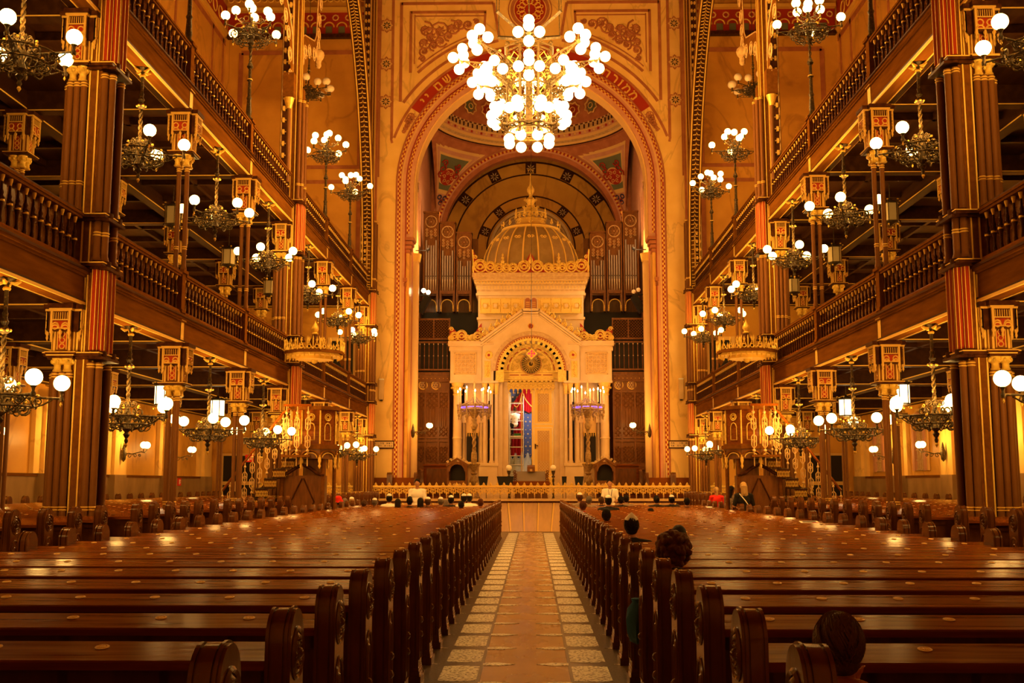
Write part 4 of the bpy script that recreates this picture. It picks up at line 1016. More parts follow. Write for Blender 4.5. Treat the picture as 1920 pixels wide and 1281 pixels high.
def garm(R, rise, nm, clus):
    b = MB(); b.mt(BRASS).tube([(.58, 0, rise * .1), (R * .6, 0, rise * .75), (R, 0, rise)], .028, 6); b.tube([(.58, 0, -.38), (R * .5, 0, -.12), (R * .75, 0, rise * .3), (R * .95, 0, rise * .9)], .02, 5)
    k = .62
    for j in range(5):
        x = .68 + (R - .85) * j / 5; b.spiral((x, 0, rise * .25 - .13 + .06 * j), (1, 0, 0), (0, 0, 1), .16 - .018 * j, .02, 1.5, pi, -1 if j % 2 else 1, 4, 10)
    b.mt(GOLD).sph((.72, 0, rise * .2 + .12), .05, 6, 5); b.sph((R * .6, 0, rise * .75 + .05), .04, 6, 5)
    b.mt(BRASS).sph((R, 0, rise), .06, 8, 6)
    for p in clus: b.tube([(R, 0, rise), (R + p[0] * .6, p[1] * .6, rise + p[2] * .6), (R + p[0], p[1], rise + p[2] - .1)], .014, 4)
    return b.mesh(nm)
cl5 = [(0, 0, .34), (.24, 0, .10), (-.04, .26, .06), (-.04, -.26, .06), (.08, 0, -.22)]
UA = garm(1.72, .30, 'upper_arm', cl5); LA = garm(1.22, .10, 'middle_arm', cl5)
cl3 = [(0, 0, .28), (.18, .12, .05), (.18, -.12, .05)]
BA = garm(.80, -.1, 'lower_arm', cl3)
for k in range(8):
    a = k * pi / 4 + pi / 2
    o = put('upper_arm', UA, t, (0, 0, 1.62), a)
    for p in cl5: put('globe', GG, o, (1.72 + p[0], p[1], .30 + p[2]))
    o = put('middle_arm', LA, t, (0, 0, 1.15), a + 0)
    for p in cl5: put('globe', GG, o, (1.22 + p[0], p[1], .10 + p[2]))
    o = put('lower_arm', BA, t, (0, 0, .42), a + pi / 8)
    for p in cl3: put('globe', GG, o, (.80 + p[0], p[1], -.1 + p[2]))
for k in range(8): put('bottom_globe', GG, t, (.55 * cos(k * pi / 4 + pi / 8), .55 * sin(k * pi / 4 + pi / 8), -.22))
for a in range(4): lamp(t, (2.3 * cos(a * pi / 2 + .4), 2.3 * sin(a * pi / 2 + .4), 1.9), 330, .4)
lamp(t, (0, 0, -.75), 300, .4)

# ================================================================== PEWS
def arch_prof(hw, z0, zt, n=12, inset=0.):
    r = hw - inset; zc = zt - hw
    return [(-r, z0), (r, z0)] + [(r * cos(pi * k / n), zc + r * sin(pi * k / n)) for k in range(n + 1)][0:] 
def pew_end_mb(detail=True):
    b = MB(); b.mt(PEWE); zt = 1.18
    for xa, xb, ins in ((-.05, -.036, .006), (-.036, -.026, .016), (-.026, .020, .008), (.020, .030, .018), (.030, .040, 0), (.040, .052, .010)):
        P = arch_prof(.135, .10, zt, 14, ins); P = [P[0]] + P[1:]
        b.prism(P, 'x', xa, xb, False)
    b.mt(PEWE)
    for xq, y in ((.075, .16), (.062, .15), (.056, .14)):
        z0, z1 = {.075: (0, .07), .062: (.07, .11), .056: (.11, .14)}[xq]; b.box(-xq, xq, -y, y, z0, z1)
    if detail:
        for R, r in ((.098, .012), (.070, .012), (.040, .010)): b.ring((.052, 0, .99), R, r, 'x', 20, 5)
        for k in range(8): a = k * pi / 4; b.sph((.052, .054 * cos(a), .99 + .054 * sin(a)), .016, 6, 4)
        b.sph((.055, 0, .99), .026, 8, 5)
        b.tube([(.052, -.095, .20), (.052, -.095, .70)] + [(.052, .095 * -cos(pi * k / 10), .70 + .12 * sin(pi * k / 10)) for k in range(11)] + [(.052, .095, .70), (.052, .095, .20)], .010, 5, True)
        b.tube([(.052, -.05, .26), (.052, -.05, .66)] + [(.052, .05 * -cos(pi * k / 8), .66 + .08 * sin(pi * k / 8)) for k in range(9)] + [(.052, .05, .66), (.052, .05, .26)], .008, 4, True)
        for z in (.40, .52): b.sph((.052, 0, z), .03, 8, 5)
    return b
PE = pew_end_mb().mesh('pew_end')
def pew_parts(HL, nplate):
    d = {}
    b = MB(); b.mt(PEW)
    P = [(-.110, .936), (-.110, .966), (-.100, .973), (.140, 1.014), (.152, 1.010), (.152, .985)]
    b.prism(P, 'x', -HL, HL); d['book_rest'] = b.mesh('book_rest')
    b = MB(); b.mt(PEWE).box(-HL, HL, .02, .05, .12, .975)
    n = round(HL / .45)
    for k in range(2 * n + 1):
        x = -HL + .02 + k * (2 * HL - .04) / (2 * n); b.box(x - .02, x + .02, -.02, .02, .12, .93)
    b.box(-HL, HL, -.02, .02, .86, .94); b.box(-HL, HL, -.02, .02, .12, .2); d['back_panel'] = b.mesh('back_panel')
    b = MB(); b.mt(PEWE).box(-HL, HL, .05, .40, .42, .455); b.box(-HL, HL, .36, .395, .08, .42); d['seat'] = b.mesh('seat')
    b = MB(); b.mt(PLATE).lathe([(.030, 0), (.030, .003)], n=16, smooth=False)
    b.mt(GOLDP); b.ring((0, 0, .003), .020, .0018, 'z', 12, 3)
    for a in (-.008, .002, .01): b.cb(a, 0, .0035, .003, .016, .002)
    d['number_plate'] = b.mesh('number_plate')
    b = MB(); sp = .45; m = int(2 * HL / sp)
    for k in range(m):
        x = (k - (m - 1) / 2) * sp; b.mt(PLATE).lathe([(.030, 0), (.030, .004)], (x, .06, 1.002), 8, smooth=False)
    d['plates_far'] = b.mesh('number_plates')
    return d
tilt = math.atan(.041 / .24)
def make_pew(name, label, HL, loc, group, pp, near, ends=(1, 1), bits=None):
    t = thing(name, label, 'pew', loc, group=group)
    for k in ('book_rest', 'back_panel', 'seat'): put(k, pp[k], t)
    if ends[0]: put('pew_end', PE, t, (-HL - .05, 0, 0), pi)
    if ends[1]: put('pew_end', PE, t, (HL + .05, 0, 0), 0)
    if near:
        m = int(2 * HL / .45)
        for k in range(m):
            o = put('number_plate', pp['number_plate'], t, ((k - (m - 1) / 2) * .45 + (bits or 0), .06, 1.001)); o.rotation_euler[0] = tilt
    else: put('number_plates', pp['plates_far'], t)
    return t
NP = pew_parts(2.10, 9)
for sx in (-1, 1):
    for k in range(32):
        y = 2.59 + k
        make_pew('nave_pew', 'long varnished pew in the %s nave block, %s row from the camera' % (SD[sx], ORD[k]), 2.10, (sx * 3.10, y, 0), '%s nave pews' % SD[sx], NP, k < 15, bits=random.uniform(-.08, .08))
SPP = pew_parts(3.03, 13)
for sx in (-1, 1):
    n = 0
    for i in range(0, 7):
        y0, y1 = CY[i], CY[i + 1]
        a = .40 if i in (1, 4) else .19; c = .40 if i in (0, 3, 6) else .19
        if i == 6: y1 = 43.2; c = 0
        step = (y1 - c - .44 - (y0 + a + .16)) / 4
        for k in range(5):
            y = y0 + a + .16 + k * step
            if i == 3 and k >= 3: continue
            n += 1
            make_pew('side_pew', 'varnished pew of the raised %s side aisle, %s row from the camera' % (SD[sx], ORD[n - 1]), 3.03, (sx * 9.05, y, .2), '%s side aisle pews' % SD[sx], SPP, False)
for sx in (-1, 1):
    for k, x in enumerate((6.3, 5.2)):
        t = thing('front_bench', 'short carved bench on the platform by the %s %s' % (SD[sx], ('pier', 'arch jamb')[k]), 'bench', (sx * x, 44.9, ZP + .1))
        b = MB(); b.mt(PEW).box(-.45, .45, -.03, .03, 0, .80); b.box(-.45, .45, -.38, 0, .36, .42); b.box(-.4, .4, -.34, -.30, 0, .36); b.build('bench_back', t)
        for q in (-1, 1):
            o = put('pew_end', PE, t, (q * .5, -.05, -.1), 0 if q > 0 else pi); o.scale = (1.2, 1.6, .95)

# ================================================================== ALTAR RAILING
t = thing('altar_railing', 'long gilded openwork railing across the front of the ark platform', 'railing', (0, 44.0, ZP + .02))
b = MB(); b.mt(GOLDP).box(-11.2, 11.2, -.05, .05, .50, .56); b.mt(CREAMD).box(-11.2, 11.2, -.04, .04, .47, .50); b.build('top_rail', t)
b = MB(); b.mt(CREAMD).box(-11.2, 11.2, -.06, .06, 0, .05); b.build('base_rail', t)
p = MB(); p.mt(CREAMD).cyl(-.13, 0, .05, .38, .016, 6); p.cb(-.13, 0, .15, .05, .05, .03); p.mt(GOLDP)
p.ring((0, 0, .36), .125, .017, 'y', 12, 4, 0, pi); p.ring((0, 0, .40), .05, .012, 'y', 8, 4)
for k in range(6): a = k * pi / 3; p.sph((.07 * cos(a), 0, .38 + .06 * sin(a)), .026, 6, 4)
for q in (-1, 1): p.spiral((q * .07, 0, .29), (1, 0, 0), (0, 0, 1), .05, .012, 1.2, 0, q, 4, 8); p.lathe([(.001, .18), (.02, .22), (.012, .3)], (q * .125, 0, 0), 5)
p.mt(GOLD).lathe([(.05, .56), (.02, .575), (.045, .61), (.05, .63), (.015, .67), (.001, .70)], (0, 0, 0), 6); p.tube([(-.07, 0, .56), (0, 0, .63), (.07, 0, .56)], .014, 4)
PM = p.mesh('arch_panel'); n = 83
for k in range(n): put('arch_panel', PM, t, (-11.07 + .27 * k, 0, 0))

# ================================================================== THE ARK
YA = 48.5
ark = thing('torah_ark', 'monumental cream and gold ark with arched portal, domed top and spire', 'ark', (0, YA, ZP))
def A_(n, b, key=None):
    if key: b.splits(n, key, ark, (0, 0, -ZP))
    else: b.build(n, ark, (0, 0, -ZP))
sgn = lambda c: 1 if c.x > 0 else -1
# local y = 0 at the front plane; all heights are world heights
def cres(b, x0, x1, z, n, h, y=-.06, back=True, sl=None):
    """scrolled gilt cresting between x0..x1 on a red ground"""
    f = sl or (lambda x: z)
    w_ = (x1 - x0) / n
    for k in range(n):
        xc = x0 + w_ * (k + .5); r = min(abs(w_) * .42, h * .5); zz = f(xc) + r + .02
        b.mt(GOLD)
        for q in (-1, 1): b.spiral((xc, y, zz), (q, 0, 0), (0, 0, 1), r, r * .16, 1.7, -pi / 2, 1, 5, 16, .12)
        b.spiral((xc, y, zz), (1, 0, 0), (0, 0, 1), r * 1.0, r * .12, 1.0, 0, 1, 4, 14, .98)
        for a in range(3): b.sph((xc + r * .8 * cos(.6 + a), y, zz + r * .8 * sin(.6 + a)), r * .16, 5, 4)
        b.lathe([(r * .2, r * 2), (r * .3, r * 2.2), (r * .1, r * 2.5), (.001, r * 2.8)], (xc, y, f(xc)), 6)
        if back: b.mt(DKRED).prism([(xc - r * 1.1, f(xc - r)), (xc + r * 1.1, f(xc + r)), (xc + r, zz + r * .7), (xc, zz + r * 1.1), (xc - r, zz + r * .7)], 'y', y + .02, y + .06)
def ygroup(fn):
    return fn
# --- wings
b = MB()
for sx in (-1, 1):
    def bx(x0, x1, y0, y1, z0, z1, m=CREAM): b.mt(m).box(*sorted((sx * x0, sx * x1)), y0, y1, z0, z1)
    bx(2.18, 3.60, .0, 1.6, 6.15, 7.55); bx(2.16, 3.66, -.05, 1.65, 7.55, 7.68); bx(2.16, 3.70, -.10, 1.7, 7.75, 7.98); bx(2.16, 3.64, -.03, 1.62, 7.68, 7.75)
    bx(2.20, 3.62, -.03, .1, 6.10, 6.20)
    bx(1.95, 3.00, .55, 1.6, ZP, 6.15)           # recessed wall
    bx(2.9, 3.64, -.1, .6, ZP, 2.42); bx(2.86, 3.68, -.14, .62, 2.42, 2.55)   # pedestal
    bx(1.5, 2.3, -.15, 1.6, ZP, 2.5); bx(1.45, 2.36, -.2, 1.6, 2.42, 2.56)
A_('wing_wall', b, sgn)
b = MB()
for sx in (-1, 1):
    for x in (3.28,):
        b.mt(CREAM).lathe([(.24, 2.55), (.26, 2.60), (.22, 2.68), (.20, 2.72), (.20, 3.6), (.23, 3.65), (.20, 3.72), (.185, 5.55)], (sx * x, .2, 0), 16)
        b.mt(GOLDP).lathe([(.19, 5.55), (.22, 5.6), (.19, 5.66), (.24, 5.95), (.30, 6.12)], (sx * x, .2, 0), 12)
        b.mt(GOLD)
        for k in range(8): a = k * pi / 4; b.sph((sx * x + .26 * cos(a), .2 + .26 * sin(a), 5.9), .06, 6, 4)
        b.mt(CREAMD); b.mt(GOLDP).ring((sx * x, .0, 5.78), .13, .045, 'y', 12, 5)
    for x in (1.55, 1.75, 2.05): 
        b.mt(CREAM).lathe([(.11, 2.56), (.12, 2.6), (.085, 2.68), (.085, 3.55), (.10, 3.6), (.08, 3.68), (.075, 5.6)], (sx * x, -.05 + .1 * (x < 1.7), 0), 12)
        b.mt(GOLDP).lathe([(.08, 5.6), (.1, 5.63), (.08, 5.68), (.12, 6.0), (.15, 6.1)], (sx * x, -.05 + .1 * (x < 1.7), 0), 10)
A_('column', b, lambda c: min((abs(c.x - q * x), q * x) for q in (-1, 1) for x in (3.28, 1.55, 1.75, 2.05))[1])
# carved square panels
b = MB()
for sx in (-1, 1):
    c = sx * 2.93; b.mt(CREAMD).box(c - .47, c + .47, -.02, .0, 6.5, 7.44)
    b.mt(OCHRE)
    for q in (-1, 1): b.box(c + q * .47 - .02, c + q * .47 + .02, -.05, 0, 6.48, 7.46); b.box(c - .49, c + .49, -.05, 0, 6.97 + q * .47 - .02, 6.97 + q * .47 + .02)
    for k in range(-2, 3):
        b.box(c + k * .18 - .012, c + k * .18 + .012, -.04, 0, 6.5, 7.44); b.box(c - .47, c + .47, -.04, 0, 6.97 + k * .18 - .012, 6.97 + k * .18 + .012)
    for k in range(-1, 2):
        b.tube([(c - .45, -.03, 6.97 + k * .3 - .0), (c, -.03, 6.97 + k * .3 + .45 if k < 1 else 7.42), (c + .45, -.03, 6.97 + k * .3)], .018, 4)
        b.tube([(c - .45, -.03, 6.97 + k * .3 - .0), (c, -.03, 6.97 + k * .3 - .45 if k > -1 else 6.52), (c + .45, -.03, 6.97 + k * .3)], .018, 4)
    for i in range(-2, 3):
        for j in range(-2, 3): b.mt(CREAM).sph((c + i * .18 + .0, -.02, 6.97 + j * .18), .045, 6, 4)
A_('carved_panel', b, sgn)
# --- central portal block with arched opening
b = MB(); b.mt(CREAM); RA, cza = 1.60, 6.62
N_ = 28
def gable_z(x): return 7.86 + (9.25 - 7.86) * min(1, (2.2 - abs(x)) / 1.85) if abs(x) > .35 else 9.25
for j in range(N_):
    a, a2 = pi * j / N_, pi * (j + 1) / N_
    xa, xb = RA * cos(a), RA * cos(a2)
    P = [(xa, -.25, cza + RA * sin(a)), (xa if abs(xa) < RA else xa, -.25, gable_z(xa)), (xb, -.25, gable_z(xb)), (xb, -.25, cza + RA * sin(a2))]
    b.poly(P); b.poly([(xa, -.25, cza + RA * sin(a)), (xb, -.25, cza + RA * sin(a2)), (xb, .75, cza + RA * sin(a2)), (xa, .75, cza + RA * sin(a))])
for sx in (-1, 1):
    b.poly([(sx * RA, -.25, 6.1), (sx * 2.18, -.25, 6.1), (sx * 2.18, -.25, 7.88), (sx * RA, -.25, gable_z(RA))])
    b.box(*sorted((sx * 1.02, sx * 1.62)), .45, 1.4, ZP, 6.3)
    b.box(*sorted((sx * 1.28, sx * 1.62)), .2, .5, ZP, 6.3)
    b.box(*sorted((sx * 2.16, sx * 2.2)), -.25, .6, 6.1, 7.86); b.box(*sorted((sx * 1.6, sx * 1.66)), -.25, .7, 6.1, 6.7)
A_('portal', b)
b = MB(); b.mt(CREAM)       # gable cornice
for sx in (-1, 1):
    for (q, t_, y_) in ((.06, .10, -.42), (-.07, .08, -.36), (-.18, .05, -.31)):
        p0 = V(sx * 2.22, 0, 7.90 + q); p1 = V(sx * .36, 0, 9.28 + q); d = (p1 - p0).normalized(); nn = V(-d.z, 0, d.x) * t_
        i = b.av([p + V(0, yy, 0) for yy in (y_, -.2) for p in (p0 - nn / 2, p1 - nn / 2, p1 + nn / 2, p0 + nn / 2)])
        b.af([tuple(i + k for k in f) for f in ((0, 1, 2, 3), (0, 4, 5, 1), (3, 2, 6, 7), (0, 3, 7, 4), (1, 5, 6, 2))])
        b.box(*sorted((0, sx * .40)), y_, -.2, 9.28 + q - t_ / 2, 9.28 + q + t_ / 2)
    b.box(*sorted((sx * 1.65, sx * 2.24)), -.32, -.2, 7.80, 7.86); b.box(*sorted((sx * 1.45, sx * 2.2)), -.30, .3, 6.08, 6.18)
A_('gable_cornice', b, lambda c: (-1 if c.x < -.4 else 1 if c.x > .4 else 0, c.z < 7.0))
b = MB(); b.mt(CREAMD).strip(0, cza, RA - .02, RA + .14, -.30, -.2, 0, pi, 40); b.mt(TERRA).strip(0, cza, RA - .06, RA - .02, -.28, -.15, 0, pi, 40)
b.mt(GOLD).strip(0, cza, 1.36, RA - .05, -.20, -.10, 0, pi, 40)
b.mt(DKRED)
for k in range(40): a = pi * (k + .5) / 40; b.strip(0, cza, 1.47, 1.52, -.21, -.2, a - .022, a + .022, 1)
nS = 17
for k in range(nS):
    a = pi * (k + .5) / nS
    for r, rr in ((.125, .016), (.09, .014), (.055, .012)): b.mt(GOLD).tube([(1.36 * cos(a) + r * cos(a + t_), -.19, cza + 1.36 * sin(a) + r * sin(a + t_)) for t_ in [-pi / 2 + pi * j / 8 for j in range(9)]], rr, 4)
    b.mt(GOLD).strip(0, cza, 1.22, 1.36, -.17, -.12, a - pi / nS / 2, a - pi / nS / 2 + .05, 1); b.strip(0, cza, 1.22, 1.36, -.17, -.12, a + pi / nS / 2 - .05, a + pi / nS / 2, 1)
for sx in (-1, 1): b.mt(GOLD).box(*sorted((sx * 1.2, sx * 1.56)), -.22, -.1, 6.12, 6.62)
A_('cusped_arch', b)
# tympanum
b = MB(); b.mt(GOLDP).box(-1.25, 1.25, .35, .45, 6.2, 6.66)
b.strip(0, 6.66, 0.001, 1.25, .36, .45, 0, pi, 30); b.mt(GOLD).strip(0, 6.66, 1.12, 1.25, .28, .36, 0, pi, 30); b.strip(0, 6.66, .92, .98, .3, .36, 0, pi, 30)
b.mt(DKRED)
for k in range(9): a = pi * (k + .5) / 9; b.strip(0, 6.66, 1.03, 1.07, .33, .36, a - .12, a + .12, 3)
b.mt(BRASS).strip(0, 6.98, .001, .42, .22, .3, 0, 2 * pi, 40); b.mt(DKRED)
for k in range(36): a = 2 * pi * k / 36; b.cb(.46 * cos(a), .25, 6.98 + .46 * sin(a), .035, .04, .035)
b.mt(GOLD)
for k in range(24): a = 2 * pi * k / 24; b.tube([(.12 * cos(a), .21, 6.98 + .12 * sin(a)), (.4 * cos(a), .21, 6.98 + .4 * sin(a))], .013, 4)
b.ring((0, .22, 6.98), .50, .02, 'y', 30, 4); b.ring((0, .2, 6.98), .12, .025, 'y', 14, 4)
for sx in (-1, 1):
    for (x, z, r) in ((.66, 6.84, .13), (.82, 6.76, .10), (.62, 7.12, .12), (.72, 7.32, .09), (.5, 7.42, .1), (.86, 6.95, .08)): b.spiral((sx * x, .32, z), (sx, 0, 0), (0, 0, 1), r, .018, 1.6, 0, 1)
for z in (6.60, 6.30): b.mt(GOLD).box(-1.22, 1.22, .26, .4, z, z + .07)
b.mt(DKRED)
for x in (-.75, -.25, .25, .75): b.cb(x, .34, 6.49, .42, .04, .03)
A_('tympanum', b)
b = MB()
for k in range(11):
    x = -.98 + k * .196
    b.mt(GOLD).ring((x, .3, 6.02), .075, .018, 'y', 10, 4); b.lathe([(.001, 5.62), (.03, 5.70), (.015, 5.76), (.04, 5.8), (.03, 5.86)], (x, .3, 0), 6); b.mt(DKRED).cb(x, .36, 6.2, .1, .04, .08)
    b.mt(GOLD).tube([(x - .098, .3, 5.92), (x, .3, 5.80), (x + .098, .3, 5.92)], .016, 4); b.tube([(x - .098, .3, 6.12), (x, .3, 6.24), (x + .098, .3, 6.12)], .016, 4)
b.mt(GOLDP).box(-1.05, 1.05, .34, .40, 5.86, 6.26)
A_('lambrequin', b)
# hanging eternal light (star lantern)
# roundels and carved strips beside the arch
b = MB()
for sx in (-1, 1):
    b.mt(GOLDP).strip(sx * 1.87, 7.32, .001, .16, -.28, -.25, 0, 2 * pi, 20); b.mt(GOLD).ring((sx * 1.87, -.28, 7.32), .16, .022, 'y', 18, 4); b.mt(DKRED).strip(sx * 1.87, 7.32, .001, .06, -.30, -.28, 0, 2 * pi, 12)
    for k in range(8): a = k * pi / 4; b.mt(GOLD).sph((sx * 1.87 + .11 * cos(a), -.28, 7.32 + .11 * sin(a)), .025, 5, 4)
    b.mt(GOLDP).box(*sorted((sx * 1.80, sx * 2.05)), -.27, -.25, 6.32, 7.05); b.mt(GOLD)
    for k in range(5): b.spiral((sx * 1.92, -.28, 6.4 + .14 * k), (sx, 0, 0), (0, 0, 1), .08, .02, 1.2, k * 1.5, 1, 4, 8)
    for q in (1.80, 2.05): b.box(sx * q - .012, sx * q + .012, -.29, -.25, 6.30, 7.07)
b.mt(DKRED).strip(0, 8.62, .001, .12, -.28, -.25, 0, 2 * pi, 16); b.mt(GOLD).ring((0, -.28, 8.62), .12, .02, 'y', 16, 4); b.ring((0, -.29, 8.62), .06, .015, 'y', 3, 4); b.ring((0, -.29, 8.62), .06, .015, 'y', 3, 4, pi / 3, 2 * pi + pi / 3)
A_('roundel', b, lambda c: 0 if abs(c.x) < .5 else sgn(c))
# cresting of gable and wings
b = MB()
for sx in (-1, 1):
    x = .55; k = 0
    while x < 2.15:
        z = 9.36 - (x - .36) * .742; r = .10 + .06 * ((x - .4) / 1.7)
        for q in (-1, 1): b.mt(GOLD).spiral((sx * x, -.36, z + r + .02), (q, 0, 0), (0, 0, 1), r, .022, 1.6, -pi / 2, 1, 4, 12)
        b.lathe([(.03, 0), (.045, .05), (.001, .14)], (sx * (x + .03), -.36, z + 2 * r), 5); b.mt(DKRED).cb(sx * x, -.31, z + .05, .2, .03, .12)
        x += .21 + .03 * k * .5; k += 1
    b.mt(GOLD)
    for (x, r) in ((2.38, .2), (2.62, .14), (2.83, .13), (3.10, .24), (3.42, .2), (3.58, .12)):
        for q in (-1, 1): b.spiral((sx * x, -.02, 8.0 + r), (q, 0, 0), (0, 0, 1), r, .028, 1.7, -pi / 2, 1, 5, 16, .12)
        b.spiral((sx * x, -.02, 8.0 + r), (1, 0, 0), (0, 0, 1), r, .02, 1, 0, 1, 4, 14, .98)
    b.spiral((sx * 3.56, -.02, 8.52), (sx, 0, 0), (0, 0, 1), .11, .025, 1.5, 0, 1); b.spiral((sx * 2.26, -.02, 8.5), (-sx, 0, 0), (0, 0, 1), .10, .025, 1.5, 0, 1)
    b.mt(DKRED).prism([(sx * 2.2, 7.98), (sx * 3.64, 7.98), (sx * 3.64, 8.5), (sx * 3.5, 8.62), (sx * 3.35, 8.42), (sx * 3.1, 8.44), (sx * 2.85, 8.22), (sx * 2.5, 8.36), (sx * 2.28, 8.72), (sx * 2.2, 8.8)][::(1 if sx > 0 else -1)], 'y', .02, .05)
A_('scroll_cresting', b, lambda c: (-2 if c.x < -2.19 else -1 if c.x < 0 else 1 if c.x < 2.19 else 2, round(c.x / .22) if abs(c.x) < 2.19 else 0))
# --- upper block
b = MB(); b.mt(CREAM).box(-2.38, 2.38, .3, 2.6, 7.9, 10.3)
b.box(-2.44, 2.44, .24, 2.65, 9.0, 9.1); b.mt(CREAM).box(-2.48, 2.48, .22, 4.7, 10.1, 10.2)
for k in range(8):
    f = k / 7; b.mt(CREAMD if k % 3 == 1 else CREAM).box(-2.44 - .16 * f ** 2, 2.44 + .16 * f ** 2, .26 - .3 * f ** 2, 4.7, 10.2 + .085 * k, 10.2 + .085 * (k + 1))
b.box(-2.64, 2.64, -.10, 4.8, 10.88, 11.08); b.mt(GOLDP)
for k in range(36):
    x = -2.45 + 4.9 * k / 35
    b.ring((x, .02, 10.66), .075, .018, 'y', 6, 3); b.lathe([(.001, 10.36), (.02, 10.4), (.012, 10.5)], (x, .1, 0), 5)
A_('upper_block', b)
b = MB(); b.mt(GOLDP).box(-2.28, 2.28, .18, .24, 9.28, 9.95)
for sx in (-1, 1):
    for k in range(4):
        c = sx * (.68 + .46 * k); z = 9.61
        b.mt(GOLD)
        for q in (0, pi / 4): b.tube([(c + .17 * cos(q + j * pi / 2), .17, z + .17 * sin(q + j * pi / 2)) for j in range(4)], .014, 4, True)
        b.mt(CREAM).strip(c, z, .001, .09, .13, .17, 0, 2 * pi, 8); b.mt(GOLD)
        for j in (-1, 1): b.tube([(c + j * .23, .17, 9.32), (c + j * .23, .17, 9.55), (c + j * .17, .17, 9.61), (c + j * .23, .17, 9.67), (c + j * .23, .17, 9.92)], .012, 4)
for z in (9.26, 9.93): b.mt(GOLD).box(-2.3, 2.3, .14, .2, z, z + .03)
A_('star_frieze', b)
b = MB(); b.mt(TERRA)
for sx in (-1, 1):
    b.box(*sorted((sx * .02, sx * .26)), -.02, .2, 9.3, 9.82); b.strip(sx * .14, 9.82, .001, .12, -.02, .2, 0, pi, 10)
    b.mt(GOLDP)
    for k in range(5): b.box(sx * .14 - .08, sx * .14 + .08, -.035, -.02, 9.36 + .09 * k, 9.385 + .09 * k)
    b.mt(CREAM).strip(sx * .14, 9.82, .12, .16, -.05, .2, 0, pi, 10); b.mt(TERRA)
b.mt(CREAM).box(-.32, -.27, -.05, .2, 9.2, 9.84); b.box(.27, .32, -.05, .2, 9.2, 9.84); b.box(-.34, .34, -.08, .2, 9.16, 9.24)
A_('commandment_tablets', b)
b = MB()
for (x, r) in ((.30, .27), (.80, .21), (1.10, .20), (1.42, .21), (1.82, .25), (2.28, .30)):
    for sx in (-1, 1):
        for q in (-1, 1): b.mt(GOLD).spiral((sx * x, -.06, 11.10 + r), (q, 0, 0), (0, 0, 1), r, .035, 1.7, -pi / 2, 1, 5, 16, .12)
        b.spiral((sx * x, -.06, 11.10 + r), (1, 0, 0), (0, 0, 1), r, .028, 1, 0, 1, 4, 16, .98)
        for k in range(4): b.sph((sx * x + r * .9 * cos(.3 + .7 * k), -.08, 11.1 + r + r * .9 * sin(.3 + .7 * k)), .045, 5, 4)
for sx in (-1, 1):
    b.mt(GOLD).lathe([(.06, 11.5), (.10, 11.6), (.04, 11.7), (.08, 11.76), (.03, 11.84), (.05, 11.9), (.001, 12.0)], (sx * 1.26, -.06, 0), 8)
    b.tube([(sx * 2.58, -.06, 11.1), (sx * 2.60, -.06, 11.8), (sx * 2.62, -.06, 12.15)], .03, 4); b.spiral((sx * 2.50, -.06, 11.8), (sx, 0, 0), (0, 0, 1), .1, .025, 1.4, 0, 1)
b.lathe([(.06, 11.5), (.12, 11.62), (.05, 11.8), (.001, 12.0)], (0, -.06, 0), 8)
P = [(-2.6, 11.1), (2.6, 11.1), (2.62, 12.2), (2.45, 11.82), (2.2, 11.65), (1.8, 11.6), (1.35, 11.5), (.9, 11.5), (.55, 11.6), (.2, 11.75), (0, 12.1), (-.2, 11.75), (-.55, 11.6), (-.9, 11.5), (-1.35, 11.5), (-1.8, 11.6), (-2.2, 11.65), (-2.45, 11.82), (-2.62, 12.2)]
b.mt(DKRED).prism([(x * .99, z - .08 if z > 11.2 else z) for x, z in P], 'y', -.02, .02)
for sx in (-1, 1):
    for k in range(5): b.mt(GOLD).spiral((sx * 2.62, .25 + .45 * k, 11.3), (0, 1, 0), (0, 0, 1), .2, .03, 1.6, 0, 1)
A_('crown_cresting', b)
# --- dome with ribs
b = MB(); cyd = 2.45; RD = 2.28; prof = []
for k in range(13):
    a = pi / 2 * k / 12 * .66; prof.append((RD * cos(a) ** .9 * (1 + .03 * sin(2 * a)), 11.25 + 2.66 * sin(a)))
b.mt(DOME).lathe([(RD, 11.05)] + prof, (0, cyd, 0), 48, cap=False); A_('dome', b)
b = MB(); b.mt(GOLDP)
for k in range(20):
    a = 2 * pi * k / 20 + pi / 20; b.tube([((r + .02) * cos(a), cyd + (r + .02) * sin(a), z) for r, z in prof], .035, 4)
    a2 = a + pi / 20; r, z = prof[8]; e = V(-sin(a2), cos(a2), 0)
    for q in (-1, 1): b.spiral(V((r + .05) * cos(a2), cyd + (r + .05) * sin(a2), z - .05) + e * .07 * q, e * q, (0, 0, 1), .09, .02, 1.3, 0, 1, 4, 8)
b.lathe([(RD + .05, 11.05), (RD + .05, 11.2), (RD, 11.25)], (0, cyd, 0), 40, cap=False)
A_('ribs', b)
b = MB(); b.mt(GOLDP); rt0, zt0 = prof[-1]
b.lathe([(rt0 + .04, zt0 - .08), (rt0 + .14, zt0 - .02), (rt0 + .12, zt0 + .06), (rt0 - .1, zt0 + .14), (.92, zt0 + .24), (.72, zt0 + .36), (.66, zt0 + .5), (.72, zt0 + .56)], (0, cyd, 0), 32)
b.mt(GOLD)
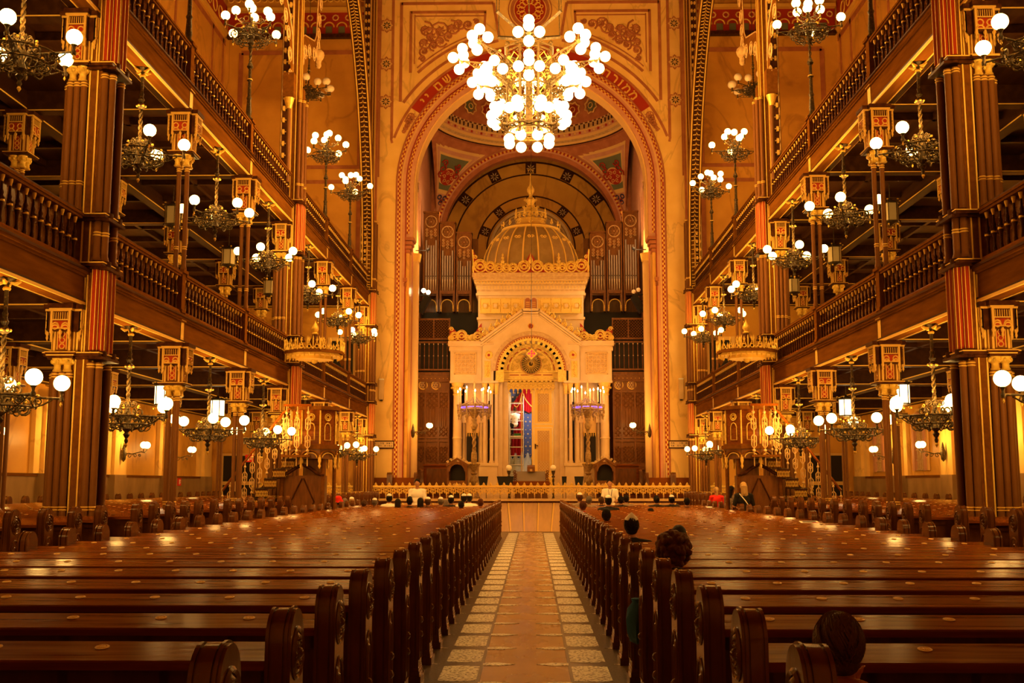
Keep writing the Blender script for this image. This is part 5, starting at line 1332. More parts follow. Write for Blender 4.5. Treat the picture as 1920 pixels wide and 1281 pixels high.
for k in range(16):
    a = 2 * pi * k / 16; r = rt0 + .1; b.spiral((r * cos(a), cyd + r * sin(a), zt0 + .2), (-sin(a), cos(a), 0), (0, 0, 1), .10, .025, 1.4, 0, 1, 4, 10); b.lathe([(.03, .25), (.05, .32), (.001, .42)], (r * cos(a), cyd + r * sin(a), zt0), 5)
    r = .74; b.spiral((r * cos(a), cyd + r * sin(a), zt0 + .68), (-sin(a), cos(a), 0), (0, 0, 1), .12, .03, 1.4, 0, 1, 4, 10)
    if k % 2: b.lathe([(.04, .7), (.08, .82), (.03, .92), (.05, .97), (.001, 1.1)], (r * cos(a), cyd + r * sin(a), zt0), 6)
for z, r in ((.5, .72), (.84, .74)): b.ring((0, cyd, zt0 + z), r, .03, 'z', 24, 4)
A_('gilded_crown', b)
b = MB(); b.mt(GOLD); zz = zt0 + .34
b.lathe([(.5, zz), (.3, zz + .2), (.16, zz + .4), (.22, zz + .5), (.12, zz + .6), (.3, zz + .72), (.34, zz + .8), (.14, zz + .92), (.2, zz + 1.1), (.26, zz + 1.2), (.12, zz + 1.3), (.07, zz + 1.45), (.17, zz + 1.62), (.18, zz + 1.75), (.06, zz + 1.95), (.035, zz + 2.2), (.03, zz + 2.5)], (0, cyd, 0), 14)
for k in range(6):
    a = k * pi / 3
    for z, r in ((.85, .32), (1.2, .24)): b.spiral((r * cos(a), cyd + r * sin(a), zz + z), (cos(a), sin(a), 0), (0, 0, 1), .08, .025, 1.3, 0, 1, 4, 8)
for q in (0, pi / 3): b.tube([(.17 * cos(q + pi / 2 + j * 2 * pi / 3), cyd, zz + 2.62 + .17 * sin(q + pi / 2 + j * 2 * pi / 3)) for j in range(3)], .025, 4, True)
A_('spire', b)
# --- side niches (aediculae) behind the candelabra
b = MB()
for sx in (-1, 1):
    c = sx * 2.62; y_ = .50
    b.mt(CREAM)
    for q in (-1, 1): b.cyl(c + q * .40, y_ - .05, 2.6, 4.35, .07, 10); b.box(c + q * .40 - .12, c + q * .40 + .12, y_ - .16, y_ + .06, 4.35, 4.72)
    b.strip(c, 4.45, .30, .42, y_ - .12, y_ + .05, 0, pi, 14)
    for q in (-1, 1):
        p0, p1 = V(c + q * .56, 0, 4.70), V(c, 0, 5.10); d = (p1 - p0).normalized(); nn = V(-d.z, 0, d.x) * .04
        i = b.av([p + V(0, yy, 0) for yy in (y_ - .18, y_ + .04) for p in (p0 - nn, p1 - nn, p1 + nn, p0 + nn)]); b.af([tuple(i + k for k in f) for f in ((0, 1, 2, 3), (0, 4, 5, 1), (3, 2, 6, 7), (0, 3, 7, 4), (1, 5, 6, 2))])
        for k in range(3): b.mt(GOLD).spiral((c + q * (.15 + .14 * k), y_ - .1, 5.14 - .11 * k), (q, 0, 0), (0, 0, 1), .07, .016, 1.4, 0, 1, 4, 8)
        b.mt(CREAM)
    b.box(c - .58, c + .58, y_ - .2, y_ + .1, 2.42, 2.6); b.mt(OCHRE).box(c - .3, c + .3, y_ + .02, y_ + .06, 3.9, 4.7); b.mt(GOLDP)
    for k in range(6): b.lathe([(.001, 3.72), (.025, 3.8), (.02, 3.92)], (c - .25 + .1 * k, y_ - .02, 0), 5)
    b.mt(BLACK).box(c - .26, c + .26, y_ - .01, y_ + .06, 2.62, 3.9)
A_('side_niche', b, sgn)
# steps up to the doors
b = MB()
for k in range(3): b.mt(CREAM).box(-1.75 + .12 * k, 1.75 - .12 * k, -.9 + .28 * k, .6, ZP + .17 * k, ZP + .17 * (k + 1))
A_('steps', b)
b = MB(); b.mt(BLACK).box(-3.6, 3.6, 3.0, 3.06, ZP, 9.0); b.mt(CREAMD).box(-1.6, 1.6, .5, 3.0, 6.25, 6.3); A_('rear_wall', b)
# --- doors: right leaf shut, left leaf folded back inside
def leaf(name, sx, loc, rz):
    d = bpy.data.objects.new(name, None)
    b = MB(); W = .98; z0, z1 = 1.5, 5.85
    b.mt(GOLDP).box(0, W, 0, .06, z0, z1)
    b.mt(DOORP)
    for za, zb in ((4.40, 5.66), (2.2, 4.0)): b.box(.27, .77, -.004, 0, za, zb)
    o = b.build(name, ark, loc, rz)
    b = MB(); b.mt(WHITEM)
    for za, zb in ((4.35, 5.72), (2.15, 4.05)):
        for x in (.10, .92): b.box(x - .01, x + .01, -.02, 0, za - .12, zb + .05)
    for z in (1.95, 2.08, 4.12, 4.28): b.box(.1, .92, -.02, 0, z, z + .022)
    b.mt(GOLDP)
    for za, zb in ((4.40, 5.66), (2.2, 4.0)):
        for q in (.26, .78): b.box(q - .01, q + .01, -.025, 0, za, zb)
        for zc, zd in ((za, za + .45), (zb - .5, zb)):
            n = 5
            for k in range(-n, n + 1):
                for dr in (-1, 1):
                    x0 = .52 + k * .12; pts = []
                    for s_ in range(13):
                        z = zc + (zd - zc) * s_ / 12; x = x0 + dr * (z - zc) * .9
                        if .27 <= x <= .77: pts.append((x, -.012, z))
                    if len(pts) > 1: b.mt(CREAM).tube([pts[0], pts[-1]], .010, 4)
        for x in (.38, .52, .66): b.mt(CREAM).box(x - .006, x + .006, -.015, 0, za + .45, zb - .5)
    b.mt(GOLD).box(.18, .86, -.02, 0, 1.58, 1.62); b.box(.18, .86, -.02, 0, 1.82, 1.86)
    b.build('lattice_panel', o)
    b = MB(); b.mt(BRND).cb(.16, -.04, 3.3, .05, .04, .22); b.tube([(.16, -.06, 3.34), (.26, -.08, 3.34), (.28, -.07, 3.30)], .016, 5); b.build('handle', o)
    return o
leaf('door', 1, (.03, .42, -ZP), 0)
leaf('door', -1, (-1.02, 1.4, -ZP), pi / 2 - .1)

# --- inside: starry blue wall, curtain
t = thing('ark_curtain', 'crimson curtain with golden edging draped inside the open ark doorway', 'curtain', (0, YA, ZP))
b = MB()
for j in range(24):
    x0 = -1.1 + 1.15 * j / 24; x1 = -1.1 + 1.15 * (j + 1) / 24
    def yf(x): return 2.1 + .05 * sin(x * 38)
    def zb_(x): return 3.4 + (.3 if x < -.9 else 0)
    zt1 = min(6.1, 5.0 + (x0 + 1.1) * 1.35); zt2 = min(6.1, 5.0 + (x1 + 1.1) * 1.35)
    b.mt(CURT).quad((x0, yf(x0), 2.9 - ZP), (x1, yf(x1), 2.9 - ZP), (x1, yf(x1), zt2 - ZP), (x0, yf(x0), zt1 - ZP)) if x0 < -.42 else b.mt(CURT).quad((x0, yf(x0), 4.9 + abs(x0 + .1) * .5 - ZP), (x1, yf(x1), 4.9 + abs(x1 + .1) * .5 - ZP), (x1, yf(x1), 6.1 - ZP), (x0, yf(x0), 6.1 - ZP))
b.sm = [True] * len(b.sm); b.build('cloth', t)
b = MB(); b.mt(GOLDP).tube([(-.78 + .36 * k / 8, 2.02, 5.25 - ZP - .16 * sin(pi * k / 8) + .55 * (k / 8) ** 2) for k in range(9)], .022, 4); b.tube([(-.36 + .40 * k / 8, 2.02, 5.8 - ZP - .62 * (k / 8) ** .6) for k in range(9)], .022, 4); b.tube([(-1.08, 2.02, 3.0 - ZP), (-1.0, 2.02, 3.5 - ZP), (-1.05, 2.02, 4.2 - ZP)], .02, 4); b.build('fringe', t)
b = MB(); b.mt(BLUE).box(-1.3, 1.3, 2.3, 2.34, 2.6, 6.2); b.mt(CREAM)
for i in range(12):
    for j in range(18):
        x = -1.15 + .2 * i + (.1 if j % 2 else 0); z = 2.8 + .19 * j
        if j % 3 == 0: b.mt(CREAM).strip(x, z, .001, .042, 2.28, 2.3, 0, 2 * pi, 8)
        else: b.mt(CREAM).strip(x, z, .001, .028, 2.28, 2.3, 0, 2 * pi, 6)
b.mt(GOLDP).box(-.02, .01, 2.26, 2.3, 2.5, 2.9); b.mt(BLACK).box(-1.2, 1.2, 2.26, 2.31, 2.45, 2.75)
o = b.build('starry_wall', ark, (0, 0, -ZP))
l_ = lamp(ark, (0, 1.3, 4.9), 20, .1, (1, .95, .88)); l_.location = (.0, 1.2, 4.2)  # unseen light inside the ark, with no fitting of its own

# ================================================================== CHANCEL FURNITURE
# ---- organ cases, three towers either side
YO = 50.4
def organ(sx, k):
    x0 = 5.06 - .78 * k; zt = 14.40 - .50 * k; zb = 9.62; W = .73
    nm = ('tallest', 'middle', 'lowest')[k]
    t = thing('organ_case', '%s of the three dark organ towers %s the ark dome' % (nm, 'left of' if sx < 0 else 'right of'), 'organ', (sx * (x0 - W / 2), YO, zb), group=None)
    H = zt - zb
    b = MB(); b.mt(SCREEN)
    for q in (-1, 1): b.box(*sorted((q * W / 2, q * (W / 2 - .06))), 0, .5, 0, H)
    b.box(-W / 2, W / 2, 0, .5, H - .08, H); b.box(-W / 2, W / 2, .2, .5, .8, H); b.box(-W / 2, W / 2, .02, .5, .85, 1.0)
    b.box(-W / 2 - .02, W / 2 + .02, -.02, .5, H - .04, H + .03)
    # top board with sound holes, lower fringe over an arch
    b.box(-W / 2, W / 2, .03, .08, H - 1.15, H); b.box(-W / 2, -W / 2 + .1, .02, .3, .0, .9); b.box(W / 2 - .1, W / 2, .02, .3, 0, .9); b.build('case', t)
    b = MB(); b.mt(CREAMD).ring((0, .01, H - .46), .27, .022, 'y', 24, 4)
    for q in range(2): b.ring((0, .015, H - .46), .245, .016, 'y', 3, 4, q * pi / 3 + pi / 6, 2 * pi + q * pi / 3 + pi / 6)
    b.sph((0, .02, H - .46), .03, 8, 5)
    for c in (-.2, 0, .2):
        for r in range(3): b.ring((c, .02, H - .86 - .14 * r - (.08 if c == 0 else 0)), .045, .014, 'y', 10, 4)
    b.build('rosette_tracery', t)
    b = MB(); b.mt(GOLD).ring((0, -.01, .30), .27, .024, 'y', 16, 5, 0, pi)
    for q in (-1, 1): b.lathe([(.001, -.02), (.03, .06), (.02, .12), (.035, .16), (.025, .30)], (q * .28, -.01, .0), 6)
    b.build('arch_moulding', t)
    n = 5 + (k == 2)
    for j in range(n):
        x = (j - (n - 1) / 2) * .115; hp = (H - 1.35) if abs(j - (n - 1) / 2) > 1 else (H - 1.6)
        b = MB(); r = .036
        b.mt(TINL).lathe([(.008, 1.02), (r, 1.55)], (x, .10, 0), 10); b.mt(TIN).lathe([(r, 1.55), (r * 1.12, 1.60), (r, 1.66), (r, hp)], (x, .10, 0), 10)
        b.mt(BLACK).cb(x, .065, 1.70, .035, .02, .05); b.build('pipe', t)
for sx in (-1, 1):
    for k in range(3): organ(sx, k)
# dark organ loft behind: black slab standing for the recess shade, and curved screen behind the dome
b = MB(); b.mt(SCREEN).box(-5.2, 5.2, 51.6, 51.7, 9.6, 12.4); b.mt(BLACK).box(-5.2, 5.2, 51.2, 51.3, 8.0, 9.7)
for sx in (-1, 1): b.mt(SCREEN).box(*sorted((sx * 2.5, sx * 3.6)), 50.9, 51.0, 11.6, 13.2)
o = b.build('organ_loft_screen'); tag(o, 'dark timber screen behind the ark dome between the organ towers', 'screen')
for sx in (-1, 1):
    for k, (x, y, z) in enumerate(((3.9, 50.75, 14.0), (4.6, 47.9, 12.1))):  # small lamps added to brighten the apse and dome
        t = thing('fill_light', ('small uplight added on top of the organ tower, %s side', 'small uplight added on the chancel side column, %s side')[k] % SD[sx], 'spotlight', (sx * x, y, z))
        b = MB(); b.mt(BLACKC).lathe([(.07, -.10), (.09, 0), (.08, 0)], n=10); b.box(-.02, .02, -.02, .02, -.2, -.08)
        if k: b.box(*sorted((0, sx * .55)), -.02, .02, -.12, -.08)
        b.build('housing', t); lamp(t, (0, -.12, .12), 55, .12, (1, .6, .25))
# ---- tall wooden screens between ark and jambs
for sx in (-1, 1):
    xa, xb = 3.66, 5.14; xc = sx * (xa + xb) / 2; W = xb - xa
    t = thing('choir_screen', 'tall dark lattice and baluster wooden screen %s the ark' % ('left of' if sx < 0 else 'right of'), 'screen', (xc, 49.0, ZP))
    h = W / 2; Z = lambda z: z - ZP
    b = MB(); b.mt(SCREEN).box(-h, h, .06, .16, 0, Z(6.6))
    for z in (2.3, 3.55, 3.7, 5.75, 6.45, 6.6, 6.75, 8.0, 8.15, 9.05): b.box(-h, h, -.03, .1, Z(z) - .04, Z(z) + .04)
    b.box(-h, h, -.1, .12, Z(6.5), Z(6.62)); b.box(-h, h, -.06, .12, Z(6.2), Z(6.5))
    for x in (-h + .04, -h / 3 - .1, h / 3 + .0, h - .04): b.box(x - .04, x + .04, -.02, .1, 0, Z(6.5))
    for x in (-h + .03, -.0, h - .03): b.box(x - .03, x + .03, -.02, .06, Z(8.1), Z(9.1))
    b.mt(BLACK).box(-h, h, .12, .14, Z(6.6), Z(9.0)); b.build('frame', t)
    b = MB(); b.mt(SCREEN)
    def lat(x0, x1, z0, z1, st, r, y_=-.0):
        n = int(((x1 - x0) + (z1 - z0)) / st) + 1
        for dr in (-1, 1):
            for k in range(n):
                c = k * st; pts = []
                # line x - x0 = c - (z - z0)
                for s_ in (0, 1):
                    pass
                za, zb2 = max(0, c - (x1 - x0)), min(z1 - z0, c)
                if zb2 <= za: continue
                p = (c - za, za); q = (c - zb2, zb2)
                if dr > 0: p = (x1 - x0 - p[0], p[1]); q = (x1 - x0 - q[0], q[1])
                b.tube([(x0 + p[0], y_, z0 + p[1]), (x0 + q[0], y_, z0 + q[1])], r, 4)
    lat(-h, h, Z(8.15), Z(9.05), .13, .014)
    for xa_, xb_ in ((-h + .08, -h / 3 - .14), (-h / 3 - .06, h / 3 - .04), (h / 3 + .04, h - .08)):
        lat(xa_, xb_, Z(5.0), Z(5.72), .2, .022, .03); lat(xa_, xb_, Z(3.75), Z(4.2), .2, .022, .03); lat(xa_, xb_, Z(2.6), Z(3.3), .16, .018, .03)
        for k in range(3):
            x = xa_ + (xb_ - xa_) * (k + 1) / 4; b.tube([(x, .03, Z(4.2)), (x, .03, Z(4.75)), (x + .0, .03, Z(5.0))], .014, 4)
    b.splits('lattice', lambda c: (c.z > Z(6.5), c.z > Z(4.9), c.z > Z(3.4), round(c.x / .5)), t)
    b = MB()
    for k in range(7):
        x = -h + .12 + k * (W - .24) / 6
        for z0 in (6.8, 7.4): b.mt(SCREEN).lathe([(.025, 0), (.018, .1), (.026, .3), (.016, .5), (.03, .58)], (x, .0, Z(z0)), 6)
        b.mt(CREAM).sph((x, -.01, Z(7.38)), .028, 6, 4); b.lathe([(.02, 0), (.028, .04), (.02, .1)], (x, -.0, Z(7.88)), 6)
    b.build('balusters', t)
    b = MB()
    for x in (-.46, .12):
        b.mt(GOLDP).ring((x, -.0, Z(6.05)), .19, .022, 'y', 18, 4); b.mt(CREAM)
        for k in range(6): a = k * pi / 3; b.ring((x + .10 * cos(a), -.0, Z(6.05) + .10 * sin(a)), .05, .012, 'y', 8, 4)
        b.mt(SCREEN).cb(x, .04, Z(6.05), .5, .04, .5)
    for k in range(8): b.mt(GOLDP).sph((-h + .1 + k * (W - .2) / 7, -.06, Z(6.35)), .02, 5, 4)
    b.splits('rosette', lambda c: (c.z > Z(6.26), c.x > -.17), t)
# ---- great branched candelabra either side of the portal
for sx in (-1, 1):
    t = thing('branched_candelabrum', 'ornate twelve-light standing candelabrum with violet glow in front of the ark, %s side' % SD[sx], 'candelabrum', (sx * 2.42, 46.6, ZP))
    Z = lambda z: z - ZP
    b = MB(); b.mt(CANB).lathe([(.30, 0), (.30, .08), (.22, .14), (.16, .3), (.10, .42), (.12, .5)], n=8)
    b.lathe([(.09, .5), (.17, .62), (.20, .78), (.13, .95), (.08, 1.02), (.15, 1.08), (.08, 1.14), (.10, 1.2), (.24, 1.42), (.26, 1.48), (.12, 1.52)], n=12)
    b.lathe([(.10, 1.52), (.13, 1.62), (.12, 1.95), (.08, 2.02), (.09, 2.1)], n=12)
    for q in range(2): b.tube([(.045 * cos(q * pi + k * .7), .045 * sin(q * pi + k * .7), 2.1 + k * .06) for k in range(15)], .05, 6)
    b.lathe([(.10, 2.95), (.14, 3.05), (.16, 3.15), (.10, 3.25), (.13, 3.35), (.09, 3.42), (.28, 3.75), (.30, 3.8)], n=12)
    for k in range(8): a = k * pi / 4; b.mt(GOLD).spiral((.2 * cos(a), .2 * sin(a), 1.46), (cos(a), sin(a), 0), (0, 0, 1), .07, .018, 1.3, 0, 1, 4, 8)
    b.build('standard', t)
    b = MB(); b.mt(CANB)
    for R in (.62, .66): b.ring((0, 0, 3.78), R, .035, 'z', 12, 5)
    b.ring((0, 0, 3.98), .60, .025, 'z', 12, 5)
    for k in range(12):
        a = k * pi / 6 + .1; c, s_ = cos(a), sin(a)
        b.mt(CANB).tube([(.25 * c, .25 * s_, 3.72), (.5 * c, .5 * s_, 3.68), (.70 * c, .70 * s_, 3.82)], .02, 5)
        b.lathe([(.02, 3.6), (.035, 3.72), (.02, 3.8), (.05, 3.95), (.06, 4.0)], (.70 * c, .70 * s_, 0), 8)
        b.spiral((.52 * c, .52 * s_, 3.6), (c, s_, 0), (0, 0, 1), .09, .016, 1.3, pi, -1, 4, 8)
        b.mt(CANB).lathe([(.001, 3.32), (.03, 3.4), (.015, 3.45), (.06, 3.52), (.03, 3.6)], (.66 * c, .66 * s_, 0), 6)
        b.mt(CANB).tube([(.6 * c, .6 * s_, 3.98), (.25 * c, .25 * s_, 4.12), (.08 * c, .08 * s_, 4.35)], .018, 4)
    b.lathe([(.08, 3.8), (.06, 4.2), (.1, 4.3), (.05, 4.4), (.09, 4.55), (.1, 4.62), (.04, 4.75), (.07, 4.85), (.02, 5.0), (.001, 5.1)], n=10)
    b.build('crown', t)
    vl = MB(); vl.mt(VIOLET).ring((0, 0, 3.88), .60, .016, 'z', 24, 5); vl.build('violet_light_strip', t)
    b = MB(); b.mt(CREAM).lathe([(.026, 0), (.024, .50)], n=8); cm = b.mesh('candle')
    b = MB(); b.mt(FLAME).lathe([(.001, 0), (.030, .03), (.026, .06), (.001, .12)], n=8); fm = b.mesh('flame')
    for k in range(12):
        a = k * pi / 6 + .1; o = put('candle', cm, t, (.70 * cos(a), .70 * sin(a), 4.0 + .07 * (k % 3))); put('flame', fm, o, (0, 0, .5))
    lamp(t, (0, -.9, 4.7), 34, .3, (1, .66, .3)); lamp(t, (0, 0, 4.05), 7, .3, (.25, .12, 1))
# ---- reader's desk in the middle, globe lamps on twisted posts beside it
t = thing('reading_desk', 'long velvet-covered dark reading desk in front of the ark steps', 'desk', (0, 45.4, ZP))
b = MB(); b.mt(SCREEN).box(-.72, .72, -.3, .3, 0, .62); b.box(-.80, .80, -.36, .36, .62, .70)
for q in (-1, 1):
    for k in range(5): b.spiral((q * .66, -.33, .78 + .09 * k), (q, 0, 0), (0, 0, 1), .08, .022, 1.3, k, 1, 4, 8)
b.build('body', t)
b = MB(); b.mt(CLOTHG).prism([(-.34, .70), (.34, .70), (.30, 1.12), (.1, 1.16)], 'x', -.6, .6); b.mt(PEW).box(-.76, .76, -.40, -.30, .52, .76); b.build('velvet_top', t)
b = MB(); b.mt(SCREEN).prism([(-.1, 1.14), (.2, 1.14), (.2, 1.42), (.0, 1.34)], 'x', -.16, .16); b.mt(CREAMD).cb(0, -.08, 1.2, .1, .02, .1); b.build('book_stand', t)
for sx in (-1, 1):
    t = thing('globe_post', 'twisted post with unlit globe %s of the reading desk' % ('left' if sx < 0 else 'right'), 'lamp', (sx * .92, 45.7, ZP))
    b = MB(); b.mt(BRASS).lathe([(.09, 0), (.06, .08)], n=8)
    for q in (0, pi): b.tube([(.025 * cos(q + k * .9), .025 * sin(q + k * .9), .08 + .05 * k) for k in range(17)], .028, 5)
    b.lathe([(.05, .9), (.08, .95), (.03, 1.0), (.07, 1.1), (.09, 1.18)], n=8); b.build('post', t)
    b = MB(); b.mt(GLOBEOFF).sph((0, 0, 1.30), .13, 14, 10); b.build('globe', t)
# ---- prayer thrones, cantor benches, music stands
for sx in (-1, 1):
    t = thing('carved_throne', 'dark hooded seat with four pale roundels %s of the portal' % ('left' if sx < 0 else 'right'), 'seat', (sx * 3.05, 45.6, ZP))
    b = MB(); b.mt(SCREEN)
    for q in (-1, 1): b.box(*sorted((q * .42, q * .34)), -.25, .3, 0, 1.45); b.prism([(q * .46, 1.45), (0, 1.72), (0, 1.62), (q * .46, 1.34)][::q], 'y', -.3, .3)
    b.box(-.4, .4, .22, .3, 0, 1.5); b.box(-.42, .42, -.28, -.2, .35, .78); b.strip(0, 1.15, .30, .42, -.27, -.2, 0, pi, 12); b.mt(BLACK).box(-.3, .3, .16, .22, .78, 1.4); b.build('body', t)
    b = MB(); b.mt(CREAM)
    for q in range(4): b.ring((-.3 + .2 * q, -.29, .58), .06, .02, 'y', 10, 4); b.sph((-.3 + .2 * q, -.29, .58), .03, 6, 4)
    for q in (-1, 1):
        for k in range(3): b.spiral((q * (.12 + .13 * k), -.28, 1.72 - .09 * k), (q, 0, 0), (0, 0, 1), .06, .018, 1.3, 0, 1, 4, 8)
    b.lathe([(.06, 1.7), (.08, 1.78), (.001, 1.9)], n=6); b.build('roundels', t)
    t = thing('cantor_bench', 'reddish wooden stall with rounded ends below the %s screen' % SD[sx], 'bench', (sx * 4.0, 47.2, ZP))
    b = MB(); b.mt(PEW).box(-.62, .62, .1, .16, 0, 1.42); b.box(-.66, .66, -.05, .25, 1.42, 1.48); b.box(-.6, .6, -.35, .1, .4, .46); b.mt(PEWE).box(-.5, .5, .08, .1, .5, 1.3); b.build('back', t)
    for q in (-1, 1):
        o = put('pew_end', PE, t, (q * .66, -.05, 0), 0 if q > 0 else pi); o.scale = (1.2, 1.8, 1.1)
for sx, x, w_, d in ((-1, 1.05, .7, 'wide black padded cover left of the reading desk'), (-1, 1.95, .4, 'small black cover beside the left candelabrum foot'), (1, 1.95, .38, 'black cover beside the right candelabrum foot'), (1, 1.35, .2, 'smallest black cover, right of the reading desk')):
    b = MB(); b.mt(BLACKC).prism([(-w_ / 2, .95), (w_ / 2, .95), (w_ / 2 * .75, .60), (-w_ / 2 * .75, .60)], 'y', -.12, .12)
    for q in (-1, 1): b.cyl(q * w_ * .3, 0, 0, .62, .012, 6)
    o = b.build('music_stand', None, (sx * x, 44.9, ZP)); tag(o, d, 'music stand')
# ---- eternal light: faceted star lantern hanging in front of the portal
t = thing('eternal_light', 'hanging star-shaped bronze lamp with glowing ruby front before the arch', 'lamp', (.03, 47.6, 7.28))
b = MB(); b.mt(DOME)
for d in ((1, 0), (-1, 0), (0, 1), (0, -1), (.7, .7), (-.7, .7), (.7, -.7), (-.7, -.7)):
    e = V(d[0], 0, d[1]).normalized(); n_ = V(-e.z, 0, e.x); L_ = .46 if 0 in d else .38
    i = b.av([tuple(e * L_), tuple(n_ * .16 + V(0, -.12, 0)), tuple(-n_ * .16 + V(0, -.12, 0)), tuple(-n_ * .16 + V(0, .12, 0)), tuple(n_ * .16 + V(0, .12, 0))]); b.af([(i, i + 1, i + 2), (i, i + 2, i + 3), (i, i + 3, i + 4), (i, i + 4, i + 1)])
b.build('star_body', t)
b = MB(); b.mt(GOLD).prism([(.26, 0), (0, .26), (-.26, 0), (0, -.26)], 'y', -.2, -.12); b.build('front_frame', t)
RUBY = mat('ruby_glass', (.7, .01, .03), .2, emit=(1, .03, .05), es=1.2)
b = MB(); b.mt(RUBY)
for x, z in ((0, 0), (-.12, 0), (.12, 0), (0, .11), (0, -.11)): b.sph((x, -.21, z), .045, 8, 6)
b.mt(GOLD)
for q in range(4): a = q * pi / 2 + pi / 4; b.sph((.1 * cos(a), -.21, .1 * sin(a)), .03, 6, 4)
b.build('ruby_glass', t)
b = MB(); b.mt(IRON).tube([(0, 0, .3), (0, 0, 12.1)], .01, 4); b.build('chain', t)
# ---- spotlights and loudspeakers in the chancel
t = thing('spotlight', 'pair of bright white stage spots on a bracket left of the ark', 'spotlight', (-4.75, 48.2, 10.05))
b = MB(); b.mt(BLACKC).box(-.5, .06, -.04, .04, -.06, 0); b.cyl(-.05, 0, -.05, .12, .03, 8); b.cyl(.16, .0, -.05, .10, .03, 8); b.box(-.1, .22, -.03, .03, -.08, -.04); b.build('bracket', t)
sp = MB(); sp.mt(FLAME).sph((0, 0, 0), .10, 12, 8); sm_ = sp.mesh('lamp_head'); put('lamp_head', sm_, t, (-.05, -.02, .18)); put('lamp_head', sm_, t, (.16, -.02, .10))
for px_, pz_, rz_ in ((-5.0, 48.0, 0),):
    for x, y, z, tx, ty, tz, pw in ((-4.6, 47.7, 10.1, 0, 49, 8.6, 80), (4.6, 47.7, 10.1, 0, 49, 8.6, 80)):  # right beam added to brighten the ark; its pair of heads stays unlit
        ld = bpy.data.lights.new('stage_spot', 'SPOT'); ld.energy = pw * K; ld.color = (1, .72, .42); ld.spot_size = radians(80); ld.spot_blend = .8; ld.shadow_soft_size = .12
        o = bpy.data.objects.new('stage_spot', ld); COL.objects.link(o); o.location = (x, y, z); o.rotation_euler = (Vector((tx - x, ty - y, tz - z))).to_track_quat('-Z', 'Y').to_euler()
t = thing('spotlight', 'pair of unlit round stage spots on a bracket right of the ark', 'spotlight', (4.75, 48.2, 10.05))
b = MB(); b.mt(BLACKC).box(-.06, .5, -.04, .04, -.06, 0); b.cyl(.05, 0, -.05, .12, .03, 8); b.cyl(-.16, .0, -.05, .10, .03, 8); b.box(-.22, .1, -.03, .03, -.08, -.04); b.build('bracket', t)
sp = MB(); sp.mt(GLOBEOFF).sph((0, 0, 0), .10, 12, 8); sm_ = sp.mesh('lamp_head'); put('lamp_head', sm_, t, (.05, -.02, .18)); put('lamp_head', sm_, t, (-.16, -.02, .10))
for sx in (-1, 1):
    t = thing('projector', 'black tilted equipment case on the wall %s of the organ' % ('left' if sx < 0 else 'right'), 'projector', (sx * 4.72, 48.3, 9.75))
    b = MB(); b.M = Matrix.Rotation(sx * -.5, 4, 'Y'); b.mt(BLACKC).box(-.14, .14, -.2, .3, -.55, .25); b.box(-.10, .10, -.24, -.2, -.45, .15); b.M = None; b.box(*sorted((0, sx * .5)), -.03, .03, -.05, .02); b.build('case', t)
    o = MB().mt(CREAM).box(-.10, .10, -.12, 0, -.42, .40); o.mt(BLACKC).box(-.05, .05, -.10, -.02, -.47, -.42); o.mt(WHITEM).box(-.10, .10, -.125, .0, .40, .46)
    o = o.build('column_loudspeaker', None, (sx * 6.24, YW - .02, 5.55)); tag(o, 'slim cream column loudspeaker on the marble strip, %s side' % SD[sx], 'loudspeaker')
    # inscription plaques at the piers
    t = thing('inscription_plaque', 'framed cream plaque with two lines of black Hebrew letters, %s side' % SD[sx], 'plaque', (sx * 6.18, YW - .06, 3.26))
    b = MB(); b.mt(BRND).box(-.52, .52, -.05, .05, -.17, .17); b.build('frame', t)
    b = MB(); b.mt(CREAM).box(-.47, .47, -.06, -.05, -.12, .12); b.build('face', t)
    b = MB(); b.mt(BLACK)
    for row, ws in enumerate((('yod', 'he', 'alef'), ('dalet', 'ayin', 'lamed'))):
        pass
    rows = (['resh', 'shin', 'alef', None, 'mem', 'vav', 'qof', None, 'mem', 'he'], ['bet', 'mem', 'vav', 'het', None, 'yod', 'he', None, 'alef', 'dalet'])
    for r_, row in enumerate(rows):
        for k, g in enumerate(row):
            if g not in GL: continue
            for st in GL[g]:
                for p, q in zip(st, st[1:]):
                    cx_, cz_ = .40 - .088 * k, .055 - .11 * r_; P_ = (cx_ + .065 * p[0], cz_ + .065 * p[1]); Q_ = (cx_ + .065 * q[0], cz_ + .065 * q[1]); seg(b, P_, Q_, .016, -.06, .004)
    b.build('lettering', t)
